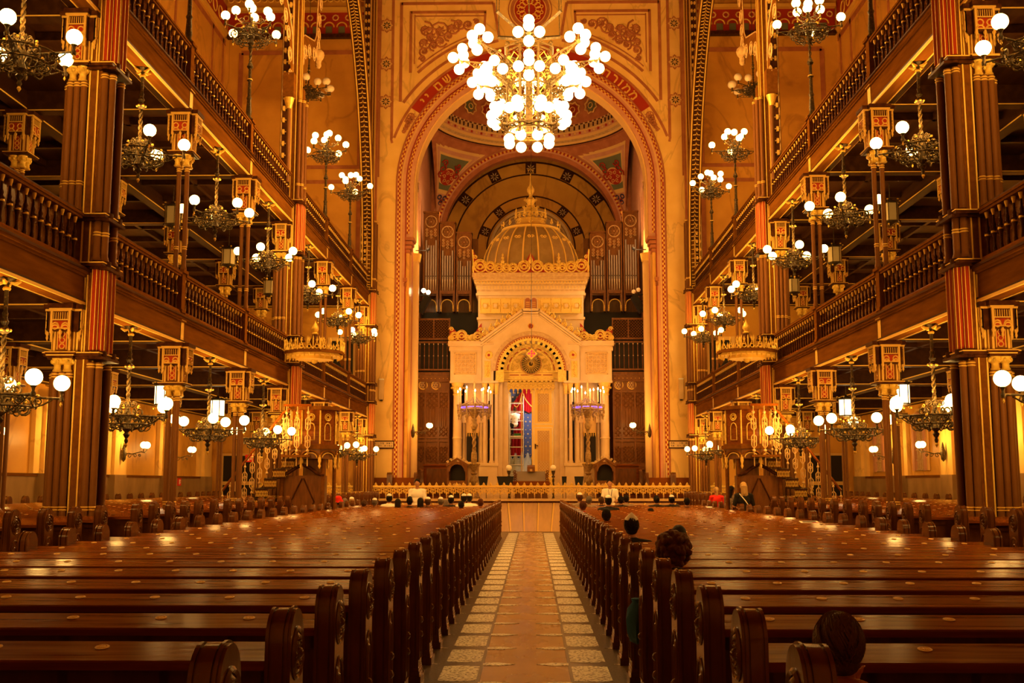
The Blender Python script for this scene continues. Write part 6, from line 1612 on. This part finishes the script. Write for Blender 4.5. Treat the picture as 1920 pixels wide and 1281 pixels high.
# ---- pulpits with curved stairs and crown canopies
for sx in (-1, 1):
    def side(b): 
        b.M = Matrix.Diagonal((sx * -1., 1, 1, 1)); return b      # built for the left side with +x to the nave
    t = thing('pulpit', 'raised octagonal wooden pulpit with gilt panels and curved stair, %s side' % SD[sx], 'pulpit', (sx * 5.64, 28.7, .2)); Z = lambda z: (z - .2) * .955
    def B(): return side(MB())
    def oct_(r, c=(0, 0)): return [(c[0] + r * cos(pi / 8 + k * pi / 4), c[1] + r * sin(pi / 8 + k * pi / 4)) for k in range(8)]
    b = B(); b.mt(PEW).prism(oct_(.60), 'z', Z(2.78), Z(3.72)); b.mt(BRN).prism(oct_(.68), 'z', Z(3.72), Z(3.82)); b.prism(oct_(.66), 'z', Z(2.66), Z(2.78)); b.mt(SCREEN).prism(oct_(.62), 'z', Z(2.4), Z(2.66))
    b.build('tub', t)
    b = B()
    for k in range(8):
        a = k * pi / 4; r = .60 * cos(pi / 8) + .012; c_, s_ = cos(a), sin(a); e = V(-s_, c_, 0); o_ = V(r * c_, r * s_, 0)
        b.mt(GOLD).tube([tuple(o_ + e * x + V(0, 0, Z(z))) for x, z in ((-.09, 2.9), (-.09, 3.25), (-.06, 3.33), (0, 3.36), (.06, 3.33), (.09, 3.25), (.09, 2.9))], .016, 4, True)
        for R in (.09, .05): b.tube([tuple(o_ + e * R * cos(q) + V(0, 0, Z(3.52) + R * sin(q))) for q in [2 * pi * j / 12 for j in range(12)]], .014, 4, True)
        c2, s2 = cos(a + pi / 8), sin(a + pi / 8); b.tube([(.62 * c2, .62 * s2, Z(2.8)), (.62 * c2, .62 * s2, Z(3.7))], .02, 4)
        # hanging tracery under the tub
        b.mt(BRN).tube([tuple(o_ * 1.05 + e * .22 * cos(q) + V(0, 0, Z(2.45) + .16 * sin(q))) for q in [pi * j / 8 for j in range(9)]], .025, 4)
        b.mt(GOLDP).tube([tuple(o_ * 1.06 + e * .17 * cos(q) + V(0, 0, Z(2.43) + .12 * sin(q))) for q in [pi * j / 8 for j in range(9)]], .012, 4); b.lathe([(.001, Z(2.12)), (.04, Z(2.2)), (.02, Z(2.26)), (.045, Z(2.34)), (.03, Z(2.5))], (.62 * c2, .62 * s2, 0), 6)
    b.build('gilt_panels', t)
    b = B(); b.mt(SCREEN).prism(oct_(.30), 'z', 0, Z(2.4)); b.box(-.75, .28, -.38, .3, 0, Z(1.95)); b.mt(BRND)
    b.tube([(-.8, -.42, Z(1.95)), (-.6, -.42, Z(2.02)), (-.4, -.42, Z(2.16)), (-.22, -.42, Z(2.24)), (-.04, -.42, Z(2.16)), (.14, -.42, Z(2.02)), (.34, -.42, Z(1.95))], .045, 6)
    for q in (-1, 1): b.tube([(-.22 + q * .02, -.39, .5), (-.22 + q * .3, -.39, 1.0), (-.22 + q * .02, -.39, 1.6)], .02, 4)
    b.mt(BRN)
    for x in (-.76, .30, .52): b.cyl(x, -.40 if x < .5 else 0, 0, Z(2.5), .05, 8)
    b.build('base_cupboard', t)
    # stair
    b = B(); n = 9
    for k in range(n):
        f = k / (n - 1); x = -2.35 + 1.75 * f; y = -.1 + .15 * (1 - f) ** 2; z = .28 + 2.1 * f
        b.mt(IRON).box(x - .16, x + .16, y - .4, y + .4, Z(z), Z(z) + .03); b.mt(BRND).box(x - .16, x + .16, y - .42, y - .40, Z(z) - .22, Z(z)); b.mt(GOLDP)
        for j in range(8): b.tube([(x - .15 + .04 * j, y - .43, Z(z) - .2), (x - .11 + .04 * j, y - .43, Z(z) - .04)], .006, 3); b.tube([(x - .11 + .04 * j, y - .43, Z(z) - .2), (x - .15 + .04 * j, y - .43, Z(z) - .04)], .006, 3)
    b.mt(BRND).tube([(-2.4, .2, .1), (-1.6, .1, 1.1), (-.55, .05, Z(2.45))], .06, 4); b.build('stair', t)
    b = B(); R_ = []
    for k in range(n + 1):
        f = k / n; x = -2.3 + 1.75 * f; y = -.50 + .15 * (1 - f) ** 2; z = min(.3 + 2.35 * f, 2.5)
        R_.append((x, y, Z(z) + 1.2)); b.mt(CREAMD)
        if k % 1 == 0:
            b.tube([(x, y, Z(z)), (x, y, Z(z) + 1.18)], .012, 4)
            for zz in (.35, .75): b.tube([(x - .055, y, Z(z) + zz - .06), (x - .055, y, Z(z) + zz + .12), (x, y, Z(z) + zz + .19), (x + .055, y, Z(z) + zz + .12), (x + .055, y, Z(z) + zz - .06), (x, y, Z(z) + zz - .13)], .013, 4, True); b.ring((x, y, Z(z) + zz + .03), .035, .01, 'y', 6, 3)
            b.sph((x, y, Z(z) + .14), .04, 6, 4); b.sph((x, y, Z(z) + 1.05), .035, 6, 4)
    for x in (-.62, -.34, -.06):
        y, z = -.66, 2.46; b.mt(CREAMD).tube([(x, y, Z(z) - .25), (x, y, Z(z) + 1.3)], .014, 4)
        for zz in (.35, .80): b.tube([(x - .06, y, Z(z) + zz - .08), (x - .06, y, Z(z) + zz + .14), (x, y, Z(z) + zz + .22), (x + .06, y, Z(z) + zz + .14), (x + .06, y, Z(z) + zz - .08), (x, y, Z(z) + zz - .16)], .015, 4, True); b.ring((x, y, Z(z) + zz + .03), .035, .012, 'y', 6, 3)
        for zz in (.14, 1.12): b.sph((x, y, Z(z) + zz), .045, 6, 4)
    b.mt(BRN).box(-.72, .0, -.70, -.5, Z(2.44), Z(2.50)); b.mt(PEW).box(-.70, .02, -.69, -.63, Z(2.46) + 1.28, Z(2.46) + 1.34)
    b.mt(PEW).tube(R_, .035, 6); b.build('stair_railing', t)
    # crown canopy on the pier
    t = thing('crown_canopy', 'gilded crown-shaped sounding board over the pulpit, %s side' % SD[sx], 'canopy', (sx * 5.72, 28.75, 5.12))
    b = MB(); b.mt(BRN).prism(oct_(.80), 'z', -.06, .02); b.mt(GOLDP).prism(oct_(.74), 'z', -.12, -.06); b.prism(oct_(.5), 'z', -.2, -.12); b.mt(GOLD).sph((0, 0, -.2), .1, 8, 5)
    b.box(*sorted((-sx * -.0, sx * .45)), .02, .1, -.02, .02)
    for k in range(32):
        a = 2 * pi * k / 32; r = .77 * cos(pi / 8) / cos((a % (pi / 4)) - pi / 8) if True else .77; b.lathe([(.001, -.20), (.025, -.15), (.02, -.08)], (r * cos(a) * .95, r * sin(a) * .95, 0), 5)
    b.build('soffit', t)
    b = MB(); b.mt(GOLD)
    P8 = oct_(.80)
    for k in range(8):
        p, q = V(P8[k][0], P8[k][1], 0), V(P8[(k + 1) % 8][0], P8[(k + 1) % 8][1], 0); b.tube([tuple(p), tuple(p + V(0, 0, .30))], .018, 4)
        for j in range(3):
            m_ = p + (q - p) * (j + .5) / 3; e = (q - p).normalized()
            b.tube([tuple(m_ - e * .09 + V(0, 0, .02)), tuple(m_ + V(0, 0, .2)), tuple(m_ + e * .09 + V(0, 0, .02))], .014, 4)
            b.tube([tuple(m_ + e * .05 * cos(a) + V(0, 0, .08 + .05 * sin(a))) for a in [2 * pi * i_ / 8 for i_ in range(8)]], .012, 4, True)
            b.lathe([(.015, .2), (.035, .25), (.012, .29), (.001, .34)], tuple(m_), 5)
    b.build('cresting', t)
    b = MB(); b.mt(BRND).lathe([(.20, .0), (.22, .12), (.19, .3), (.09, .38), (.07, .48)], n=8)
    for k in range(8): a = k * pi / 4; b.mt(GOLDP).tube([(.22 * cos(a), .22 * sin(a), .05), (.23 * cos(a), .23 * sin(a), .36)], .016, 4); b.lathe([(.02, .34), (.001, .44)], (.22 * cos(a), .22 * sin(a), 0), 4)
    b.mt(GOLD).lathe([(.05, .46), (.10, .50), (.05, .54), (.10, .62), (.09, .68), (.02, .80), (.001, .86)], n=12); b.build('onion_finial', t)
# ---- doors and cupboards under the far gallery, exit signs
for sx in (-1, 1):
    b = MB(); X = sx * 12.1
    b.mt(OCHRE).box(X - .75, X + .75, YW - .08, YW, 1.0, 2.9)
    for q in (-1, 1): b.mt(BLACK).box(*sorted((X + q * .06, X + q * .66)), YW - .1, YW - .08, 1.75, 2.8); b.box(*sorted((X + q * .06, X + q * .66)), YW - .1, YW - .08, 1.05, 1.6)
    struct(b.build('door_%d' % (1 if sx < 0 else 2)))
    b = MB(); X = sx * 7.9; b.mt(OCHRE).box(X - .62, X + .62, YW - .1, YW, 5.1, 7.75); b.mt(BLACK).box(X - .45, X + .45, YW - .12, YW - .1, 5.2, 7.6)
    b.mt(BRN).poly([(X + .22 * cos(a), YW - .125, 6.9 + .42 * sin(a)) for a in (0, pi / 2, pi, 3 * pi / 2)]); b.poly([(X + .22 * cos(a), YW - .125, 6.1 + .42 * sin(a)) for a in (0, pi / 2, pi, 3 * pi / 2)])
    struct(b.build('window_%d' % (1 if sx < 0 else 2)))
for x, y, z, d in ((-10.8, 42.0, 2.62, 'red exit sign hanging near the pulpit stairs'), (-XW + .08, 41.2, 1.72, 'small red emergency sign low on the outer wall')):
    t = thing('emergency_sign', d, 'sign', (x, y, z))
    b = MB(); b.mt(REDC).box(-.16, .16, -.02, .02, -.14, .14); b.build('plate', t)
    b = MB(); b.mt(WHITE).box(-.08, .0, -.024, -.02, -.09, .09); b.box(.04, .08, -.024, -.02, -.06, .02); b.sph((.06, -.022, .06), .02, 6, 4); b.build('pictogram', t)
    if z > 2:
        b = MB(); b.mt(IRON).cyl(0, 0, .14, G1 + .3 - z, .01, 5); b.build('rod', t)
    else: t.rotation_euler[2] = pi / 2

# ================================================================== PEOPLE
VL = bpy.context.view_layer
def remesh(b, vox, m, sm=3):
    me = b.mesh('tmp'); o = bpy.data.objects.new('tmp', me); COL.objects.link(o)
    md = o.modifiers.new('r', 'REMESH'); md.mode = 'VOXEL'; md.voxel_size = vox; md.use_smooth_shade = True
    s_ = o.modifiers.new('s', 'SMOOTH'); s_.factor = .6; s_.iterations = sm
    VL.update(); dg = bpy.context.evaluated_depsgraph_get()
    nm = bpy.data.meshes.new_from_object(o.evaluated_get(dg)); bpy.data.objects.remove(o); nm.materials.clear(); nm.materials.append(m)
    return nm
def caps(b, p0, r0, p1, r1, k=4):
    p0 = Vector(p0); p1 = Vector(p1); n = 10
    d = (p1 - p0); L = max(d.length, 1e-4); d.normalize(); P = []; R = []
    for j in range(k): a = pi / 2 * (1 - j / k); P.append(p0 - d * r0 * sin(a)); R.append(max(r0 * cos(a), .001))
    P.append(p0); R.append(r0); P.append(p1); R.append(r1)
    for j in range(1, k + 1): a = pi / 2 * j / k; P.append(p1 + d * r1 * sin(a)); R.append(max(r1 * cos(a), .001))
    b.tube(P, R, n)
def ell(b, c, rx, ry, rz, n=14, k=10, tiltm=None):
    M = b.M; b.M = Matrix.Translation(c) @ (tiltm or Matrix.Identity(4)) @ Matrix.Diagonal((rx, ry, rz, 1)); b.sph((0, 0, 0), 1, n, k); b.M = M
def hand(b, w_, d, spread, r=.0085, palm=.036):
    """palm with four unequal fingers and a side thumb; d = finger direction, spread = across"""
    w_ = Vector(w_); d = Vector(d).normalized(); s_ = Vector(spread).normalized(); c = d.cross(s_)
    caps(b, w_, .024, w_ + d * .055, palm * .8); ell(b, tuple(w_ + d * .055), .034, .034, .022, 8, 6)
    for j, (off, L) in enumerate(((-.030, .062), (-.010, .075), (.010, .070), (.029, .055))):
        p = w_ + d * .075 + s_ * off; q = p + d * L * .5; e = q + (d * .7 + c * .6).normalized() * L * .5; caps(b, p, r * 1.1, q, r, 3); caps(b, q, r, e, r * .85, 3)
    p = w_ + d * .02 - s_ * .030; caps(b, p, r * 1.25, p + (d * .7 - s_ * .7).normalized() * .05, r, 3)
POSES = {
    'seated': dict(hip=(0, .02, .52), chest=(0, -.01, .84), neck=(0, .0, 1.02), head=(0, .02, 1.165), knee=(.11, .44, .52), foot=(.11, .44, .07), elbow=(.23, .06, .76), wrist=(.12, .30, .64), hd=(-.5, .8, -.2)),
    'chin': dict(hip=(0, .02, .52), chest=(0, .03, .84), neck=(0, .08, 1.0), head=(0, .11, 1.14), knee=(.11, .44, .52), foot=(.11, .44, .07), elbow=(.22, .22, .80), wrist=(.08, .24, .985), hd=(-.25, -.2, .95)),
    'standing': dict(hip=(0, 0, .93), chest=(0, 0, 1.26), neck=(0, .0, 1.46), head=(0, .02, 1.62), knee=(.10, .02, .50), foot=(.10, .0, .07), elbow=(.25, .02, 1.12), wrist=(.16, .22, 1.05), hd=(-.4, .8, .2)),
}
def person_meshes(pose, slim=1.0, vox=.011):
    P = POSES[pose]; d = {}; g = lambda n: Vector(P[n])
    hip, chest, neck, head = g('hip'), g('chest'), g('neck'), g('head'); sh = 1.0 * slim
    def mir(v, q): return Vector((v.x * q, v.y, v.z))
    shd = lambda q: Vector((q * .185 * sh, neck.y - .01, neck.z - .075))
    def torso(b, e):
        ell(b, tuple(hip), .165 * sh + e, .115 + e, .12 + e); ell(b, tuple((hip + chest) / 2), .145 * sh + e, .10 + e, .17 + e); ell(b, tuple(chest + V(0, 0, .03)), .175 * sh + e, .11 + e, .17 + e)
        for q in (-1, 1): caps(b, shd(q), .062 + e, (shd(q) + V(0, 0, .04)) * .5 + neck * .5 - V(0, 0, .045), .062 + e)
    b = MB(); torso(b, -.008); caps(b, neck - V(0, 0, .06), .062, head - V(0, 0, .04), .052)
    ell(b, tuple(head), .076, .094, .108, 18, 14); ell(b, tuple(head + V(0, .035, -.055)), .055, .055, .055)      # skull, jaw
    ell(b, tuple(head + V(0, .098, -.015)), .012, .022, .026); ell(b, tuple(head + V(0, .078, .025)), .05, .022, .014); ell(b, tuple(head + V(0, .083, -.055)), .026, .014, .012); ell(b, tuple(head + V(0, .075, -.088)), .022, .022, .018)
    for q in (-1, 1): ell(b, tuple(head + V(q * .08, -.005, -.01)), .012, .022, .032); ell(b, tuple(head + V(q * .045, .062, -.02)), .022, .02, .02)
    for q in (-1, 1):
        el, wr = mir(g('elbow'), q), mir(g('wrist'), q if not (pose == 'chin' and q < 0) else -1)
        caps(b, shd(q), .05, el, .040); caps(b, el, .040, wr, .026)
        hd = g('hd'); hd = Vector((hd.x * q, hd.y, hd.z)); hand(b, wr, hd, Vector((q, .2, .1)).cross(Vector((0, 0, 1))).cross(hd))
        kn, ft = mir(g('knee'), q), mir(g('foot'), q); h_ = Vector((q * .09, hip.y, hip.z - .03)); caps(b, h_, .085, kn, .056); caps(b, kn, .056, ft, .036)
    d['body'] = remesh(b, vox, SKIN, 2)
    b = MB(); torso(b, .014)
    for q in (-1, 1):
        el = mir(g('elbow'), q); caps(b, shd(q), .066, shd(q).lerp(el, .82), .056)
    d['shirt'] = b
    b = MB()
    for q in (-1, 1):
        kn, ft = mir(g('knee'), q), mir(g('foot'), q); h_ = Vector((q * .09, hip.y, hip.z - .02)); caps(b, h_, .105, kn, .072); caps(b, kn, .072, ft + V(0, 0, .06), .055)
    ell(b, tuple(hip), .175 * sh, .128, .10); d['trousers'] = remesh(b, .016, BLACKC, 2)
    b = MB(); b.mt(BLACKC)
    for q in (-1, 1):
        ft = mir(g('foot'), q); ell(b, (ft.x, ft.y + .05, .045), .045, .13, .045)
    d['shoes'] = b.mesh('shoes'); d['head'] = head
    return d
HM = {}
def hair_mesh(style, m):
    k_ = k = (style, m.name)
    if k in HM: return HM[k]
    rnd = random.Random(hash(style) % 97 if False else len(style)); b = MB()
    def shell(rx, ry, rz, dy, dz): ell(b, (0, dy, dz), rx, ry, rz, 18, 12)
    if style == 'short':
        shell(.080, .092, .099, -.016, .022); ell(b, (0, -.035, -.045), .066, .058, .05)
        for _ in range(420):
            a, e = rnd.uniform(0, 2 * pi), rnd.uniform(-.55, 1.5)
            if sin(a) > .4 and e < .35: continue
            P = []
            for k in range(4):
                e2 = e - .16 * k; a2 = a + .10 * k * (1 if cos(a) < .3 else -1); R_ = 1.02 + .03 * rnd.random()
                P.append((.081 * R_ * cos(a2) * cos(e2), -.018 + .093 * R_ * sin(a2) * cos(e2), .022 + .100 * R_ * sin(e2)))
            b.tube(P, [.004, .005, .004, .002], 4)
        b.mats = []; b.mt(m); HM[k_] = b.mesh('hair'); return HM[k_]
    elif style == 'bob':
        shell(.092, .10, .105, -.015, .022); caps(b, (0, -.03, .0), .088, (0, -.03, -.12), .092)
    elif style == 'curly':
        for _ in range(190):
            a, e = rnd.uniform(0, 2 * pi), rnd.uniform(-1.0, 1.5); R = rnd.uniform(.10, .145)
            if sin(a) > .45 and e < .5: continue
            ell(b, (R * cos(a) * cos(e), -.02 + R * sin(a) * cos(e), .02 + R * sin(e)), .028, .028, .028, 6, 5)
        shell(.105, .105, .11, -.03, .02)
    elif style == 'long':
        shell(.090, .10, .105, -.014, .022); caps(b, (0, -.05, .0), .080, (0, -.08, -.17), .07)
        for _ in range(30): x = rnd.uniform(-.07, .07); caps(b, (x, -.10 - .02 * rnd.random(), .02), .014, (x * 1.25, -.12, -.24 + .06 * rnd.random()), .010, 3)
    elif style == 'tail':
        shell(.085, .096, .102, -.014, .022); caps(b, (0, -.10, .03), .03, (0, -.13, -.16), .02)
    HM[k_] = remesh(b, .0055 if style == 'curly' else .009, m, 1 if style == 'curly' else 3); return HM[k_]
bm_ = MB(); bm_.lathe([(.072, 0), (.066, .022), (.045, .042), (.02, .052), (.001, .055)], n=20); bm_.lathe([(.070, -.003), (.001, .0)], n=20, cap=False)
bc_ = MB(); bc_.lathe([(.078, -.012), (.074, 0), (.04, .036), (.001, .070)], n=14); bc_.lathe([(.076, -.012), (.001, -.006)], n=14, cap=False)
KM = {}
def cap_mesh(kind, m):
    k = (kind, m.name)
    if k not in KM:
        if kind == 'hat':
            b = MB(); b.mt(m).lathe([(.15, -.04), (.135, -.02), (.105, .03), (.10, .08), (.07, .115), (.001, .12)], n=24); b.lathe([(.15, -.042), (.10, .02)], n=24, cap=False); KM[k] = b.mesh('hat')
        else:
            src = bm_ if kind == 'kippah' else bc_; src.mats = []; src.mi = 0; src.mt(m); KM[k] = src.mesh('kippah')
    return KM[k]
SHM2 = {}
PMS = {}
def person(label, x, y, pose='seated', top=None, rz=0., hair='short', hc='black', cap=None, shirt=WHITE, slim=1.0, z0=0., group=None):
    key = (pose, slim)
    if key not in PMS: PMS[key] = person_meshes(pose, slim)
    d = PMS[key]; t = thing('person', label, 'person', (x, y, z0), rz); base = {'seated': 1.285, 'chin': 1.26, 'standing': 1.74}[pose]
    s_ = (top - z0) / base if top else 1.0; t.scale = (s_ * .5 + .5, s_ * .5 + .5, s_)
    put('body', d['body'], t); sk = (key, shirt.name)
    if sk not in SHM2: SHM2[sk] = remesh(d['shirt'], .014, shirt, 2)
    put('shirt', SHM2[sk], t); put('trousers', d['trousers'], t); put('shoes', d['shoes'], t)
    H = d['head']; put('hair', hair_mesh(hair, HAIRS[hc]), t, tuple(H))
    b = MB()
    for q in (-1, 1): b.mt(WHITE).sph((q * .028, .083, .0), .011, 8, 6); b.mt(BLACK).sph((q * .028, .091, .0), .006, 6, 5)
    if 'eyes' not in KM: KM['eyes'] = b.mesh('eyes')
    put('eyes', KM['eyes'], t, tuple(H))
    if cap:
        o = put('hat' if cap[0] == 'hat' else 'kippah', cap_mesh(*cap), t, tuple(H + V(0, -.03, .093 if cap[0] != 'hat' else .05))); o.rotation_euler[0] = .22
    return t
def seat_at(px, ytop, row, label, **kw):
    y = row + .33; X = (px - 999) * y / F + .07; return person(label, X, y, top=1.68 - (ytop - 906) * y / F, **kw)
Wc = ('kippah', WHITE); Kc = ('kippah', BLACKC)
seat_at(1567, 1147, 3.46, 'person with short brown hair resting chin on hand, nearest the camera', pose='chin', hc='brown', shirt=mat('rust_cloth', (.30, .08, .03), .8))
seat_at(1256, 1004, 8.46, 'person with big dark curly hair in the right nave pews', hair='curly', hc='auburn', shirt=BLACKC, slim=.92)
seat_at(1268, 983, 12.46, 'person with a straight dark bob, just ahead of the curly-haired one', hair='bob', shirt=BLACKC, slim=.9)
seat_at(1181, 966, 12.46, 'person with black hair and pointed white cap beside the aisle', cap=('cone', WHITE), shirt=BLACKC)
seat_at(1135, 955, 19.46, 'person with black hair and pale clip by the aisle, right block', shirt=BLACKC, cap=('kippah', BLACKC))
seat_at(1139, 930, 27.46, 'broad person in a black shirt and white kippah, right block', cap=Wc, shirt=BLACKC, slim=1.1)
seat_at(1092, 939, 25.46, 'small brown-haired person next to the aisle, right block', hc='auburn', slim=.85, shirt=REDC)
seat_at(1086, 925, 31.46, 'reddish-haired person in white kippah nearest the aisle, right block', hc='auburn', cap=Wc, shirt=CLOTHG)
seat_at(1103, 930, 31.46, 'fair-haired person right of the red-haired one in white kippah', hc='grey', shirt=CLOTHG)
seat_at(1126, 931, 32.46, 'dark-haired person half hidden behind the broad black-shirted one', hc='brown', shirt=BLACKC)
seat_at(1162, 930, 31.46, 'dark-haired person left in a close pair, right block', shirt=BLACKC, slim=.9)
seat_at(1172, 928, 32.46, 'dark-haired person right in a close pair, right block', shirt=CLOTHG)
seat_at(1228, 929, 31.46, 'lone person with round black hair in the middle of the right block', shirt=BLACKC)
seat_at(1256, 929, 31.46, 'person with black hair under a tilted white kippah, right block', cap=Wc, shirt=BLACKC)
seat_at(1284, 933, 30.46, 'low dark head farthest from the aisle, right block', shirt=BLACKC, slim=.9)
seat_at(1217, 952, 26.46, 'tiny dark head barely above the pews, right block', shirt=BLACKC, slim=.85)
seat_at(637, 933, 31.46, 'person in a bright red sun hat, left block', cap=('hat', REDC), shirt=CLOTHG)
seat_at(649, 934, 32.46, 'grey-haired person right behind the red hat', hair='bob', hc='grey', shirt=CLOTHG)
seat_at(662, 933, 32.46, 'person in a pale cap right of the red hat', hc='blonde', cap=Wc, shirt=WHITE)
seat_at(685, 937, 31.46, 'dark-haired person in a white shirt, left block', hc='brown', shirt=WHITE)
seat_at(705, 935, 31.46, 'grey-haired person leaning low in white kippah, left block', hc='grey', cap=Wc, shirt=WHITE)
seat_at(732, 927, 31.46, 'tall black-haired person with cream kippah left of the standing one', cap=Wc, shirt=WHITE)
seat_at(748, 935, 30.46, 'person with smooth round black hair left of the standing one', hair='bob', shirt=BLACKC)
seat_at(770, 932, 30.46, 'person in a black kippah in front of the standing one', cap=Kc, shirt=BLACKC)
seat_at(790, 933, 30.46, 'person with round black hair right below the standing one', hair='bob', shirt=BLACKC, slim=.95)
seat_at(804, 933, 30.46, 'brown-haired person with small white kippah right of the standing one', hc='brown', cap=Wc, shirt=BLACKC)
seat_at(828, 933, 31.46, 'person in white kippah with fair skin, alone mid left block', hc='grey', cap=Wc, shirt=CLOTHG)
seat_at(838, 936, 32.46, 'grey patterned headscarf between two white kippahs', hair='bob', hc='grey', shirt=CLOTHG)
seat_at(847, 930, 31.46, 'dark-haired person with a round cream kippah, left block', cap=Wc, shirt=BLACKC)
seat_at(866, 939, 29.46, 'short person with black hair low before two white kippahs', shirt=BLACKC, slim=.85)
seat_at(871, 927, 31.46, 'taller of two neighbours in white kippahs near the aisle', cap=Wc, shirt=WHITE)
seat_at(881, 927, 32.46, 'right one of two neighbours in white kippahs near the aisle', cap=Wc, shirt=WHITE)
seat_at(902, 935, 30.46, 'auburn-haired person closest to the aisle, left block', hc='auburn', shirt=BLACKC)
def stand_at(px, ytop, y, label, **kw): return person(label, (px - 999) * y / F + .07, y, pose='standing', top=1.68 - (ytop - 906) * y / F, **kw)
stand_at(784, 899.5, 35.1, 'standing person in white t-shirt and dark kippah facing the pews', rz=pi, hc='black', cap=Kc, shirt=WHITE, slim=1.12)
g = stand_at(1142, 899.5, 35.1, 'standing person in white shirt with a blue lanyard, facing the pews', rz=pi, hc='black', shirt=WHITE)
b = MB(); b.mt(NAVY).tube([(-.06, .10, 1.44), (-.03, .145, 1.25), (0, .15, 1.08), (.03, .145, 1.25), (.06, .10, 1.44)], .008, 4); b.mt(WHITE).cb(0, .16, 1.04, .07, .01, .1); b.build('lanyard', g)
bl = stand_at(1389, 904, 27.95, 'standing blonde person in black top with a white bag strap', hair='long', hc='blonde', shirt=BLACKC, slim=.92)
b = MB(); b.mt(WHITE).tube([(-.12, -.07, 1.44), (.02, -.145, 1.25), (.17, -.12, 1.02)], .014, 4); b.build('bag_strap', bl)
stand_at(1366, 911, 30.1, 'standing person with long dark hair next to the blonde', hair='long', hc='black', shirt=CLOTHG, slim=.9, rz=-.9)
stand_at(1339, 913, 33.6, 'standing person in a red top with tied blonde hair', hair='tail', hc='blonde', shirt=REDC, slim=.9)
# ---- restorer on a scaffold in the ark doorway
SX0, SX1, SY0, SY1 = -.98, -.36, 49.55, 50.2
t = thing('scaffold', 'white aluminium scaffold tower standing inside the open ark doorway', 'scaffold', ((SX0 + SX1) / 2, (SY0 + SY1) / 2, 1.05))
hx, hy = (SX1 - SX0) / 2, (SY1 - SY0) / 2
for i in (-1, 1):
    for j in (-1, 1): b = MB(); b.mt(WHITEM).cyl(i * hx, j * hy, 0, 4.55, .022, 8); b.build('upright', t)
b = MB(); b.mt(WHITEM)
for j in (-1, 1):
    for k in range(11): b.tube([(-hx, j * hy, .25 + .40 * k), (hx, j * hy, .25 + .40 * k)], .014, 6)
for k in range(6): b.tube([(-hx, -hy, .3 + .7 * k), (-hx, hy, .3 + .7 * k + .3)], .012, 6); b.tube([(hx, -hy, .3 + .7 * k), (hx, hy, .3 + .7 * k + .3)], .012, 6)
b.build('rungs', t); b = MB(); b.mt(OCHRE).tube([(hx * .75, -hy - .03, 0), (hx * .75, -hy - .03, 4.5)], .02, 6); b.build('pole', t)
b = MB(); b.mt(WHITEM).box(-hx, hx, -hy, hy, 2.70, 2.75); b.build('platform', t)
p_ = person('restorer in a white overall sitting on the scaffold with back turned', -.74, 49.85, top=5.10, z0=3.80, hc='brown', shirt=WHITE, rz=.5)
o = MB().mt(mat('green_cloth', (.03, .12, .03), .8)).box(-.18, .18, -.14, .14, 0, .10).build('green_cushion', None, (-.60, 49.72, 3.81)); tag(o, 'folded green cloth on the scaffold deck beside the restorer', 'cloth')
b = MB(); rnd = random.Random(3); b.mt(PLASTIC); nx, nz2 = 16, 18
i = b.av([(-1.0 + 1.0 * k / nx, 2.05 - .75 * (1 - j / nz2) + .09 * rnd.random(), .55 + 1.65 * j / nz2 * (1 - .25 * abs(sin(k * .7)) * (j / nz2)) + .03 * rnd.random()) for j in range(nz2 + 1) for k in range(nx + 1)])
b.af([(i + j * (nx + 1) + k, i + j * (nx + 1) + k + 1, i + (j + 1) * (nx + 1) + k + 1, i + (j + 1) * (nx + 1) + k) for j in range(nz2) for k in range(nx)], True)
o = b.build('dust_sheet', None, (0, YA, ZP)); tag(o, 'crumpled translucent dust sheet draped under the scaffold in the ark', 'sheet')
# ---- small loose items
b = MB(); rnd = random.Random(5); prof = [(.001, .0), (.05, .02), (.075, .10), (.08, .2), (.06, .28), (.03, .33), (.035, .36)]
b.mt(TEALC).lathe(prof, n=14); b.v = [(x * (1 + .25 * rnd.uniform(-1, 1)), y * 1.6 * (1 + .2 * rnd.uniform(-1, 1)), z) for x, y, z in b.v]
o = b.build('cloth_bag', None, (.90, 9.0, .40)); tag(o, 'teal cloth bag poking into the aisle between the pew ends', 'bag')
t = thing('leaflet', 'white printed leaflet with a red corner lying on a right-block book rest', 'leaflet', (4.9, 19.46, 1.0)); t.rotation_euler[0] = tilt
b = MB(); b.mt(WHITE).box(-.16, .16, -.10, .08, .004, .008); b.mt(BLACK).box(-.12, .12, -.06, .05, .008, .0085); b.mt(REDC).box(.04, .15, -.09, -.06, .008, .009); b.build('paper', t)
t = thing('exit_floor_lamp', 'slim cream floor box and pole standing by the right arch jamb', 'lamp', (5.55, 45.2, ZP))
t['label'] = 'slim cream post standing by the right arch jamb'; t['category'] = 'post'; t.name = 'cream_post'
b = MB(); b.mt(CREAM).cyl(0, 0, 0, 1.5, .03, 8); b.cb(0, 0, 1.5, .12, .06, .03); b.cyl(0, 0, 0, .04, .1, 10); b.build('post', t)
